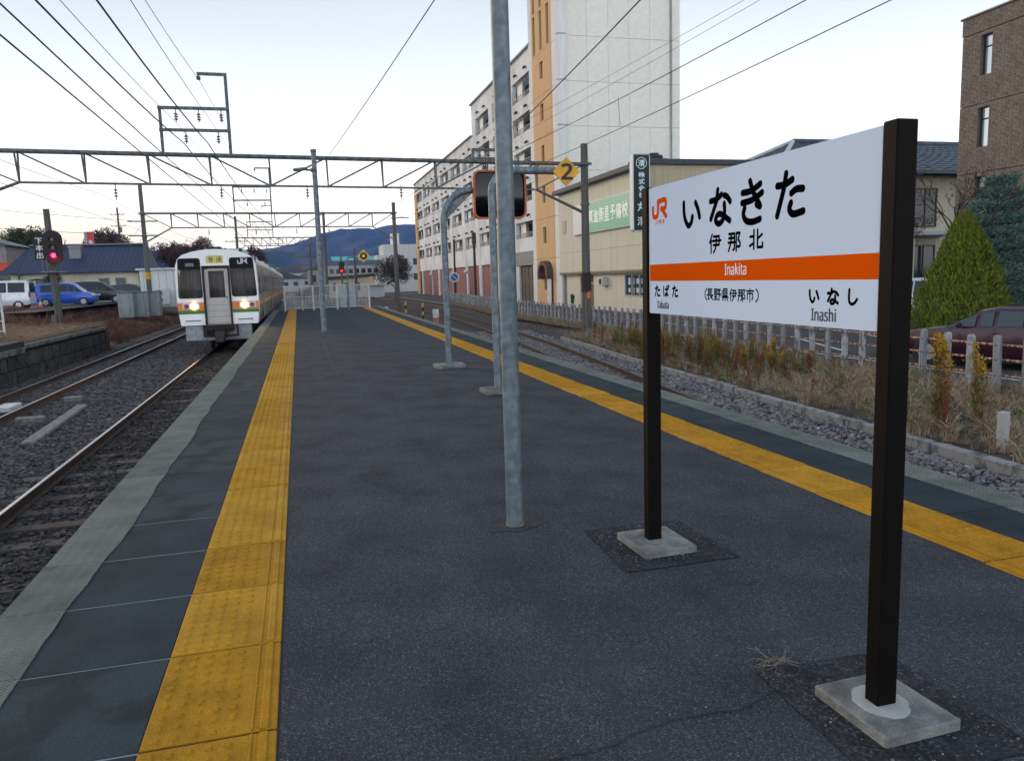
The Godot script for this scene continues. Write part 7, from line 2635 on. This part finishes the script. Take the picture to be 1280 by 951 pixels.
# ------------------------------------------------------------------ far background
func far_town() -> void:
	var f := thing("factory", "low factory with dark two-tier roof and cream wall beyond the platform", "building", Vector3(9.5, -1.2, -141.0))
	var b := B.new()
	b.box(Vector3(-1.0, 1.9, 0.6), Vector3(7.2, 3.8, 6.0))
	put("wall", b, mat(Color(0.55, 0.50, 0.36), 0.85, 0.0, T.wash, 0.2), f)
	var u := B.new()
	u.box(Vector3(0.4, 4.6, -2.2), Vector3(9.4, 2.0, 5.5))
	put("upper_wall", u, mat(Color(0.42, 0.43, 0.42), 0.85, 0.0, T.wash, 0.4), f)
	var r := B.new()
	r.prism(PackedVector2Array([Vector2(-1.6, 5.0), Vector2(3.2, 5.0), Vector2(0.8, 6.4)]), Transform3D(Basis(Vector3.UP, PI / 2), Vector3(-4.7, 0.2, -2.2)), 10.4)
	put("roof", r, mat(Color(0.08, 0.085, 0.11), 0.6), f)
	var lr := B.new()
	lr.box(Vector3(-0.6, 3.65, 3.2), Vector3(8.4, 0.5, 1.4), 0.05, Basis(Vector3.BACK, 0.05))
	put("lower_roof", lr, mat(Color(0.055, 0.045, 0.04), 0.7), f)
	for k in 8:
		var w := B.new()
		w.box(Vector3(-3.6 + k * 1.1, 4.65, 0.58), Vector3(0.7, 0.8, 0.06))
		put("window", w, K.window, f)
	for k in 3:
		var w := B.new()
		w.box(Vector3(-3.4 + k * 2.0, 1.9, 3.62), Vector3(0.6, 1.4, 0.06))
		put("door", w, K.window, f)
	var sh := thing("white_shed", "small white shed beside the factory wall", "building", Vector3(13.2, -1.2, -134.0))
	var sb := B.new()
	sb.box(Vector3(-0.4, 1.0, 0), Vector3(2.6, 2.0, 3.0), 0.02)
	put("wall", sb, mat(Color(0.52, 0.56, 0.60), 0.7), sh)
	var sr := B.new()
	sr.box(Vector3(-0.5, 2.15, 0.3), Vector3(2.8, 0.3, 3.4), 0.03)
	put("roof", sr, K.white_paint, sh)
	var tl := thing("teal_hall", "wide hall with bright teal roof behind the factory", "building", Vector3(15.0, -1.2, -192.0))
	var tb := B.new()
	tb.box(Vector3(1.5, 3.4, 0), Vector3(15.0, 6.8, 8.0))
	put("wall", tb, mat(Color(0.55, 0.42, 0.28), 0.8), tl)
	var tr := B.new()
	tr.cq(Vector3(-6.6, 7.1, 4.3), Vector3(0.4, 7.0, 4.3), Vector3(9.6, 8.9, -4.0), Vector3(-6.8, 9.0, -4.0), Vector3(0, 0, 0))
	tr.cq(Vector3(0.4, 7.0, 4.3), Vector3(9.0, 7.9, 4.3), Vector3(9.6, 8.9, -4.0), Vector3(9.5, 8.9, -4.0), Vector3(0, 0, 0))
	put("roof", tr, mat(Color(0.07, 0.42, 0.40), 0.6, 0.0, T.wash, 0.2), tl)
	var wb := thing("white_building", "pale flat roofed building with a rooftop block behind the bare tree", "building", Vector3(23.5, -1.2, -172.0))
	var w1 := B.new()
	w1.box(Vector3(0, 5.2, 0), Vector3(11.0, 10.4, 9.0))
	w1.box(Vector3(-5.0, 4.2, 2.0), Vector3(4.0, 8.0, 7.0))
	put("wall", w1, mat(Color(0.58, 0.58, 0.57), 0.85, 0.0, T.wash, 0.15), wb)
	var w2 := B.new()
	w2.box(Vector3(-2.4, 11.6, 0), Vector3(1.6, 2.6, 3.0))
	put("roof_block", w2, K.white_paint, wb)
	for k in 6:
		var w := B.new()
		w.box(Vector3(-4.0 + (k % 3) * 2.8, 3.5 + (k / 3) * 3.2, 4.52), Vector3(1.6, 1.4, 0.06))
		put("window", w, K.window_pale, wb)
	# houses of the town below the mountain
	R.seed = 101
	var walls := [Color(0.5, 0.5, 0.48), Color(0.42, 0.38, 0.3), Color(0.55, 0.54, 0.5), Color(0.33, 0.33, 0.34)]
	var roofs := [Color(0.06, 0.065, 0.08), Color(0.10, 0.07, 0.06), Color(0.05, 0.08, 0.1), Color(0.12, 0.12, 0.12)]
	var spots := [[-3.0, -215.0, 9.0, 3.4, "white house with grey roof just right of the train's tail"], [2.5, -235.0, 8.0, 3.2, "small pale house left of the lamp post, low"], [-7.0, -260.0, 10.0, 4.2, "dark roofed house above the train's last car"], [6.0, -205.0, 7.0, 5.5, "narrow teal trimmed house behind the lamp post"], [-1.0, -300.0, 12.0, 5.0, "broad grey house in the middle of the far town"], [5.5, -330.0, 11.0, 4.0, "brown roofed house under the mountain foot"], [-12.0, -340.0, 12.0, 5.5, "far house with black roof left in the town"], [11.0, -280.0, 12.0, 4.0, "long low house left of the teal hall"], [-4.0, -420.0, 16.0, 6.0, "pale apartment house far up the slope"], [9.0, -480.0, 18.0, 7.0, "wide white building far up the slope"], [-18.0, -520.0, 20.0, 7.0, "grey building at the foot of the mountain"], [1.0, -600.0, 22.0, 8.0, "topmost pale building below the mountain woods"]]
	for k in spots.size():
		var q: Array = spots[k]
		var h := thing("house", q[4], "house", Vector3(q[0], land_height(q[0], q[1]), q[1]))
		var hb := B.new()
		hb.box(Vector3(0, q[3] * 0.5, 0), Vector3(q[2], q[3], q[2] * 0.7))
		put("wall", hb, mat(walls[k % 4], 0.85, 0.0, T.wash, 0.2), h)
		var hr := B.new()
		hr.prism(PackedVector2Array([Vector2(-q[2] * 0.56, 0), Vector2(q[2] * 0.56, 0), Vector2(0, q[2] * 0.2)]), Transform3D(Basis(), Vector3(0, q[3], -q[2] * 0.4)), q[2] * 0.8)
		put("roof", hr, mat(roofs[(k * 3) % 4], 0.6), h)
		for i in 3:
			var hw := B.new()
			hw.box(Vector3((i - 1) * q[2] * 0.28, q[3] * 0.6, q[2] * 0.35 + 0.02), Vector3(q[2] * 0.13, q[3] * 0.3, 0.06))
			put("window", hw, K.window, h)


# ------------------------------------------------------------------ trees and weeds
func cloud(b: B, c: Vector3, r: Vector3, n: int, l: float, w: float, gaps: float, f: FastNoiseLite) -> void:
	var made := 0
	var tries := 0
	while made < n and tries < n * 6:
		tries += 1
		var d := Vector3(R.randfn(), R.randfn(), R.randfn()).normalized()
		var rad := pow(R.randf(), 0.4)
		var p := c + d * r * rad
		if f.get_noise_3dv(p * 1.0) < gaps:
			continue
		made += 1
		var dir := (d * 0.6 + Vector3(R.randfn(), R.randfn() + 0.2, R.randfn()) * 0.6).normalized()
		var side := dir.cross(Vector3(R.randfn(), R.randfn(), R.randfn())).normalized()
		b.leaf(p, dir, side, l * R.randf_range(0.6, 1.3), w * R.randf_range(0.7, 1.3))


func branch(b: B, tips: Array, p: Vector3, d: Vector3, l: float, r: float, depth: int, spread: float) -> void:
	var q := p + d * l
	var mid := p + d * l * 0.5 + Vector3(R.randfn(), R.randfn(), R.randfn()) * l * 0.04
	b.tube([p, mid, q], [r, r * 0.85, r * 0.68], 6 if r > 0.02 else 4, false)
	if depth == 0:
		tips.append([q, d])
		return
	var n := 2 if R.randf() < 0.6 else 3
	for k in n:
		var e := (d + Vector3(R.randfn(), R.randfn() * 0.6 + 0.18, R.randfn()) * spread).normalized()
		branch(b, tips, q, e, l * R.randf_range(0.62, 0.85), r * 0.62, depth - 1, spread)


func trees() -> void:
	var f := FastNoiseLite.new()
	f.seed = 15
	f.frequency = 0.5
	var bark := mat(Color(0.07, 0.055, 0.045), 0.9, 0.0, T.blotch, 1.5)
	# conical clipped tree
	var t := thing("conical_tree", "dense bright green conical conifer behind the maroon car", "tree", Vector3(21.75, -1.05, -21.3))
	var tb := B.new()
	tb.tube([Vector3.ZERO, Vector3(0, 3.4, 0)], [0.13, 0.04], 10)
	put("trunk", tb, bark, t)
	R.seed = 7
	var crowns := [B.new(), B.new(), B.new()]
	f.frequency = 1.6
	for k in 30000:
		var h := pow(R.randf(), 1.12)
		var prof := pow(1.0 - h, 0.72) * 1.62 + 0.03
		if h < 0.16:
			prof *= 0.86 + h * 0.9
		var a := R.randf() * TAU
		var bump := 1.0 + f.get_noise_3d(cos(a) * 1.5, h * 3.2, sin(a) * 1.5) * 0.3 + f.get_noise_3d(cos(a) * 4.0, h * 9.0, sin(a) * 4.0) * 0.13
		if f.get_noise_3d(cos(a) * 5.0 + 9.0, h * 14.0, sin(a) * 5.0) < -0.28 and R.randf() < 0.75:
			continue
		if R.randf() < 0.03:
			bump *= 1.1
		var rr := prof * bump * (1.0 - 0.42 * pow(R.randf(), 2.2))
		var p := Vector3(cos(a) * rr, 0.15 + h * 4.0, sin(a) * rr)
		var dir := (Vector3(cos(a), 0, sin(a)) * 0.42 + Vector3(R.randfn() * 0.25, 1.0, R.randfn() * 0.25)).normalized()
		var side := dir.cross(Vector3(cos(a), 0.3, sin(a)).rotated(Vector3.UP, R.randf_range(-0.9, 0.9))).normalized()
		crowns[0 if R.randf() < 0.5 else 1 if R.randf() < 0.7 else 2].leaf(p, dir, side, R.randf_range(0.08, 0.2), R.randf_range(0.025, 0.055))
	for k in 3:
		put("crown", crowns[k], foliage([Color(0.18, 0.24, 0.014), Color(0.28, 0.33, 0.02), Color(0.09, 0.14, 0.012)][k], 0.3), t)
	# blue spruce in tiers
	var s := thing("blue_spruce", "blue green spruce with drooping tiers behind the conical tree", "tree", Vector3(27.4, -1.05, -25.2))
	var sb := B.new()
	sb.tube([Vector3.ZERO, Vector3(0, 5.9, 0)], [0.18, 0.03], 10)
	put("trunk", sb, bark, s)
	var sc := [B.new(), B.new()]
	R.seed = 13
	for k in 420:
		var h := k / 420.0
		var tier := floorf(h * 11.0)
		var y := 0.5 + (tier + 0.35 * fposmod(h * 11.0, 1.0)) / 11.0 * 5.6
		var reach := (pow(1.0 - tier / 11.0, 0.8) * 2.9 + 0.12) * R.randf_range(0.75, 1.1)
		var a := k * 2.4 + R.randf() * 0.5
		var dir := Vector3(cos(a), 0.12 + h * 0.3, sin(a)).normalized()
		var n := int(70 * reach + 20)
		for i in n:
			var u := pow(R.randf(), 0.65)
			var o := Vector3(0, y, 0) + dir * reach * u + Vector3(0, -0.22 * u * u * reach, 0)
			var sidev := Vector3(-sin(a), 0, cos(a))
			o += sidev * R.randfn() * 0.17 * (0.4 + u * 0.8) + Vector3(0, R.randfn() * 0.09 - 0.03, 0)
			var nd := (dir * 0.5 + sidev * R.randfn() * 0.6 + Vector3(0, R.randfn() * 0.25 + 0.25, 0)).normalized()
			sc[0 if R.randf() < 0.6 else 1].leaf(o, nd, nd.cross(Vector3(R.randfn(), 1, R.randfn())).normalized(), R.randf_range(0.12, 0.26), R.randf_range(0.024, 0.05))
	for k in 2:
		put("crown", sc[k], foliage([Color(0.12, 0.24, 0.20), Color(0.26, 0.41, 0.37)][k], 0.25), s)
	# bare and half bare trees beside the house
	for q in [[Vector3(25.6, -1.05, -24.9), 2.1, 5, 0.34, Color(0.11, 0.06, 0.03), 500, "upright tree with few brown leaves before the brown building", 81], [Vector3(26.0, -1.05, -28.4), 1.75, 5, 0.42, Color(0.075, 0.065, 0.022), 1500, "thin tree with sparse olive leaves beside the sign's near post", 82], [Vector3(27.9, -1.05, -27.4), 1.6, 5, 0.4, Color(0.075, 0.06, 0.025), 800, "thin crooked tree between olive tree and brown building", 83]]:
		var bt := thing("garden_tree", q[6], "tree", q[0])
		R.seed = q[7]
		var bb := B.new()
		var tips := []
		branch(bb, tips, Vector3.ZERO, Vector3(0.03, 1, 0.02).normalized(), q[1], 0.11, q[2], q[3])
		put("trunk", bb, bark, bt)
		var lf := B.new()
		for k in q[5]:
			var tip: Array = tips[R.randi() % tips.size()]
			var p: Vector3 = tip[0] + Vector3(R.randfn(), R.randfn(), R.randfn()) * 0.16
			var d := Vector3(R.randfn(), R.randfn(), R.randfn()).normalized()
			lf.leaf(p, d, d.cross(Vector3(R.randfn(), 1, R.randfn())).normalized(), R.randf_range(0.06, 0.13), 0.045)
		put("crown", lf, foliage(q[4]), bt)
	# crowned trees farther off: [at, trunk, crown height, radius, colour, leaves, label]
	var list := [[Vector3(13.3, 0, -110.0), 2.6, 6.6, 3.1, Color(0.10, 0.085, 0.065), 2200, "dark leafless-looking tree beside the far white building"], [Vector3(-36.5, 0, -122.0), 5.0, 10.3, 3.6, Color(0.085, 0.105, 0.03), 4600, "bushy olive green tree above the red canopy house"], [Vector3(-31.0, 0, -152.0), 5.0, 11.9, 4.6, Color(0.12, 0.075, 0.055), 4600, "round reddish brown tree behind the dark blue roof"], [Vector3(-18.4, 0, -125.0), 3.0, 8.3, 3.6, Color(0.12, 0.055, 0.04), 3600, "rust brown tree right of the tall concrete pole"], [Vector3(-14.6, 0, -122.0), 3.0, 9.0, 3.0, Color(0.11, 0.055, 0.042), 3000, "rust brown tree with a peaked top left of the train"], [Vector3(-12.3, 0, -128.0), 3.0, 8.8, 3.6, Color(0.10, 0.052, 0.045), 3400, "dark brown tree behind the train's left window"], [Vector3(-8.5, 0, -135.0), 3.0, 9.0, 3.6, Color(0.09, 0.05, 0.045), 3200, "dark brown tree above the train roof"], [Vector3(-21.7, 0, -79.8), 1.2, 2.9, 1.0, Color(0.018, 0.035, 0.014), 1500, "dark green shrub against the cream wall beside the signal"], [Vector3(3.3, 0, -150.0), 1.5, 3.0, 2.0, Color(0.07, 0.055, 0.02), 1200, "low ochre tree behind the end fence"], [Vector3(0.6, 0, -140.0), 1.2, 2.2, 1.8, Color(0.03, 0.04, 0.02), 1000, "low dark green tree behind the end fence"]]
	f.frequency = 0.55
	for k in list.size():
		var q: Array = list[k]
		var p: Vector3 = q[0]
		p.y = land_height(p.x, p.z)
		var o := thing("tree", q[6], "tree", p)
		R.seed = 300 + k
		var bb := B.new()
		var tips := []
		branch(bb, tips, Vector3.ZERO, Vector3.UP, q[1] * 0.5, q[3] * 0.07, 4, 0.5)
		put("trunk", bb, bark, o)
		var cb := B.new()
		var rad: float = q[3]
		for i in 7:
			var c := Vector3(R.randf_range(-0.55, 0.55) * rad, q[2] - rad * R.randf_range(0.5, 1.0), R.randf_range(-0.55, 0.55) * rad)
			cloud(cb, c, Vector3(rad * 0.55, rad * 0.5, rad * 0.55), q[5] / 3, rad * 0.085, rad * 0.04, -0.12, f)
		put("crown", cb, foliage(q[4], 0.3), o)


func tuft_mesh(n: int, h: float, lean: float, wide: float) -> ArrayMesh:
	var b := B.new()
	for k in n:
		var a := R.randf() * TAU
		var o := Vector3(cos(a), 0, sin(a)) * R.randf() * 0.09
		var d := Vector3(cos(a) * lean * R.randf(), 1, sin(a) * lean * R.randf()).normalized()
		var d2 := (d + Vector3(cos(a), -0.35, sin(a)) * lean * R.randf_range(0.6, 1.4)).normalized()
		var l := h * R.randf_range(0.5, 1.1)
		var side := d.cross(Vector3(R.randfn(), 0.1, R.randfn())).normalized() * wide
		var m := o + d * l * 0.55
		b.t3(o - side, o + side, m)
		b.t3(m - side * 0.7, m + side * 0.7, m + d2 * l * 0.5)
	return b.mesh()


func goldenrod(kind: int) -> Node3D:
	# kind 0 green, 1 rust, 2 yellow plume; three to five stems from one root
	var t := Node3D.new()
	var stem_col: Color = [Color(0.16, 0.15, 0.05), Color(0.22, 0.075, 0.045), Color(0.24, 0.11, 0.04)][kind]
	var stem := B.new()
	var lv := B.new()
	var pl := B.new()
	for q in R.randi_range(3, 5):
		var h := R.randf_range(0.7, 1.2)
		var foot := Vector3(R.randf_range(-0.12, 0.12), 0, R.randf_range(-0.12, 0.12)) * (0.0 if q == 0 else 1.0)
		var tip := foot + Vector3(R.randf_range(-0.1, 0.1), h, R.randf_range(-0.1, 0.1))
		stem.tube([foot, foot.lerp(tip, 0.5) + Vector3(0.012, 0, 0.01), tip], [0.007, 0.006, 0.003], 5)
		for k in 80:
			var u := R.randf_range(0.06, 0.97)
			var a := k * 2.4
			var d := Vector3(cos(a), 0.5 + R.randf() * 0.9, sin(a)).normalized()
			lv.leaf(foot.lerp(tip, u), d, d.cross(Vector3.UP).normalized(), R.randf_range(0.07, 0.15) * (1.25 - u * 0.5), 0.019)
		var n := [26, 50, 110][kind] as int
		for k in n:
			var u := R.randf_range(0.0, 0.26) * h
			var a := R.randf() * TAU
			var reach := (0.26 * h - u) * 0.45 * R.randf() + 0.01
			var p := tip + Vector3(cos(a) * reach, u - 0.14 * h, sin(a) * reach)
			var d := Vector3(R.randfn(), R.randfn() + 0.6, R.randfn()).normalized()
			pl.leaf(p, d, d.cross(Vector3(R.randfn(), 1, R.randfn())).normalized(), 0.036, 0.021)
	tag(put("stem", stem, mat(stem_col, 0.8), t), "", "", "", "stuff")
	tag(put("leaves", lv, foliage([Color(0.17, 0.20, 0.035), Color(0.33, 0.14, 0.06), Color(0.23, 0.22, 0.04)][kind], 0.4), t), "", "", "", "stuff")
	tag(put("plume", pl, foliage([Color(0.27, 0.25, 0.05), Color(0.36, 0.19, 0.08), Color(0.62, 0.38, 0.03)][kind], 0.5), t), "", "", "", "stuff")
	return t


func weeds() -> void:
	R.seed = 55
	var protos := []
	for k in 9:
		protos.append(goldenrod([0, 1, 2, 0, 1, 0, 0, 1, 2][k]))
	var kinds := ["green stemmed", "rust coloured", "yellow plumed"]
	# the two tall ones at the right edge first
	for q in [[Vector3(9.45, -1.0, -9.5), "tall yellow plumed goldenrod, left of the pair near the right edge", 2, 1.35], [Vector3(9.95, -1.0, -9.4), "tall yellow plumed goldenrod, right of the pair near the right edge", 8, 1.3], [Vector3(9.3, -1.0, -9.35), "reddish weed standing left of the tall goldenrod pair", 1, 0.95]]:
		var o: Node3D = protos[q[2]].duplicate()
		o.name = numbered("goldenrod", self)
		add_child(o, true)
		o.position = q[0]
		o.scale = Vector3.ONE * q[3]
		tag(o, q[1], "weed")
	var n := 0
	while n < 190:
		var z := -9.0 - pow(R.randf(), 0.9) * 24.0
		var lo := kerb_x(z) + 0.35
		var x := R.randf_range(lo, 13.2)
		# thick between the sign posts, sparse elsewhere
		var thick := smooth(-14.0, -16.5, z) * smooth(-30.0, -22.0, z) * smooth(13.3, 10.8, x)
		if R.randf() > 0.045 + thick * 0.9:
			continue
		if z > -13.0 and x > 11.0 and R.randf() < 0.8:
			continue
		var k := R.randi() % 9
		if k in [2, 8] and R.randf() < 0.45:
			k = [1, 4, 7][R.randi() % 3]
		var o: Node3D = protos[k].duplicate()
		o.name = numbered("goldenrod", self)
		add_child(o, true)
		o.position = Vector3(x, -1.08, z)
		o.scale = Vector3.ONE * (R.randf_range(0.35, 0.6) + 0.38 * thick * R.randf())
		o.rotation = Vector3(R.randf_range(-0.2, 0.2), R.randf() * TAU, R.randf_range(-0.2, 0.2))
		tag(o, "%s goldenrod weed growing between concrete edging and picket fence" % kinds[[0, 1, 2, 0, 1, 0, 0, 1, 2][k]], "weed", "%s goldenrod weeds along the fence" % kinds[[0, 1, 2, 0, 1, 0, 0, 1, 2][k]])
		n += 1
	for p in protos:
		p.free()
	# dry grass
	var tufts := [tuft_mesh(16, 0.34, 0.9, 0.005), tuft_mesh(14, 0.46, 0.6, 0.006), tuft_mesh(20, 0.24, 1.3, 0.005)]
	for k in 3:
		var places := []
		var tints := []
		for i in 3600:
			var z := 2.0 - pow(R.randf(), 1.1) * 86.0
			var x := R.randf_range(kerb_x(z) + 0.22, 13.9) if z > -31 else R.randf_range(12.9, 14.1) + maxf(0.0, -z - 50.0) * 0.073
			if z < -31.0 and R.randf() < 0.35:
				continue
			var s := R.randf_range(0.5, 1.15)
			places.append(Transform3D(Basis(Vector3.UP, R.randf() * TAU).scaled(Vector3(s * 1.3, s, s * 1.3)), Vector3(x, -1.07, z)))
			var dry := Color(0.46, 0.37, 0.26).lerp(Color(0.30, 0.22, 0.14), R.randf())
			var r := R.randf()
			if r < 0.20:
				dry = Color(0.15, 0.19, 0.055)
			elif r < 0.32:
				dry = Color(0.24, 0.11, 0.055)
			tints.append(dry)
		var g := scatter("dry_grass", tufts[k], K.tuft, places, self, tints)
		tag(g, "straw coloured dry grass between ballast and picket fence", "grass")
	# reddish brush and straw on the left
	var brush := [tuft_mesh(22, 0.7, 0.5, 0.012), tuft_mesh(18, 0.9, 0.35, 0.012), tuft_mesh(26, 0.45, 0.9, 0.009)]
	for k in 3:
		var places := []
		var tints := []
		for i in 5200:
			var z := -36.0 - R.randf() * 40.0
			var x := R.randf_range(-28.0, -8.9)
			if k == 2:
				z = -27.5 - R.randf() * 13.0
				x = R.randf_range(-15.0, -8.75)
			elif z > -42.0 and x > -14.0 and R.randf() < 0.75:
				continue
			if x < -15.0 and z < -52.0 and x > -60.0 and z < -56.0:
				continue
			if absf(x + 10.75) < 0.4 and absf(z + 40.0) < 0.4:
				continue
			if x > -12.9 and x < -9.0 and z < -59.0 and z > -63.0:
				continue
			var y := land_height(x, z)
			if z > -38.0:
				y = maxf(y, -0.2)
			var s := R.randf_range(0.6, 1.25)
			if z < -45.0:
				s *= 0.6
			places.append(Transform3D(Basis(Vector3.UP, R.randf() * TAU).scaled(Vector3(s * 1.5, s, s * 1.5)), Vector3(x, y - 0.03, z)))
			var c := Color(0.19, 0.085, 0.055).lerp(Color(0.11, 0.055, 0.04), R.randf())
			if k == 2 or R.randf() < 0.12:
				c = Color(0.38, 0.29, 0.18).lerp(Color(0.2, 0.13, 0.075), R.randf())
			tints.append(c)
		var g := scatter("dry_brush", brush[k], K.tuft, places, self, tints)
		tag(g, "reddish brown dry brush on the bank left of the tracks" if k < 2 else "straw and brown grass on top of the old stone wall", "brush")
	# fallen leaves and litter among the grass
	var leaf_b := B.new()
	leaf_b.leaf(Vector3.ZERO, Vector3(0, 0.12, 1).normalized(), Vector3.RIGHT, 1.0, 0.7)
	var fallen := []
	var fallen_tint := []
	for i in 2600:
		var z := 1.0 - R.randf() * 42.0
		var x := R.randf_range(kerb_x(z) - 0.25, 13.9)
		fallen.append(Transform3D(Basis.from_euler(Vector3(R.randf_range(-0.5, 0.5), R.randf() * TAU, R.randf_range(-0.5, 0.5))).scaled(Vector3.ONE * R.randf_range(0.03, 0.085)), Vector3(x, -1.06 + R.randf() * 0.08, z)))
		fallen_tint.append(Color(0.20, 0.11, 0.05).lerp(Color(0.34, 0.27, 0.17), R.randf()))
	tag(scatter("fallen_leaves", leaf_b.mesh(), K.stone, fallen, self, fallen_tint), "brown fallen leaves among the dry grass", "leaves")
	# dried weed lying against the near sign foot
	var dw := thing("dry_weed", "small dried grey weed lying beside the near sign foot", "weed", Vector3(1.66, 0.006, -2.42))
	var tw := B.new()
	for k in 26:
		var a := R.randf() * TAU
		var p := Vector3(R.randf_range(-0.03, 0.03), 0.005, R.randf_range(-0.02, 0.02))
		var path := [p]
		var d := Vector3(cos(a), R.randf_range(0.1, 0.5), sin(a) * 0.7)
		for i in 3:
			d += Vector3(R.randfn() * 0.4, R.randfn() * 0.25 - 0.1, R.randfn() * 0.4)
			p += d.normalized() * R.randf_range(0.015, 0.04)
			p.y = maxf(p.y, 0.004)
			path.append(p)
		tw.tube(path, R.randf_range(0.0005, 0.0012), 4, false)
	put("twigs", tw, mat(Color(0.24, 0.20, 0.15), 0.9), dw)


func _ready() -> void:
	air_and_camera()
	materials()
	land()
	platform()
	tracks()
	apartment_block()
	tower()
	school_building()
	brick_building()
	tile_house()
	picket_fence()
	left_side()
	far_town()
	overhead()
	train()
	name_board()
	lamp_post_near()
	number_sign()
	mirror_pole()
	lamp_post_far()
	end_fence()
	far_signals()
	trackside_markers()
	vehicles()
	trees()
	weeds()
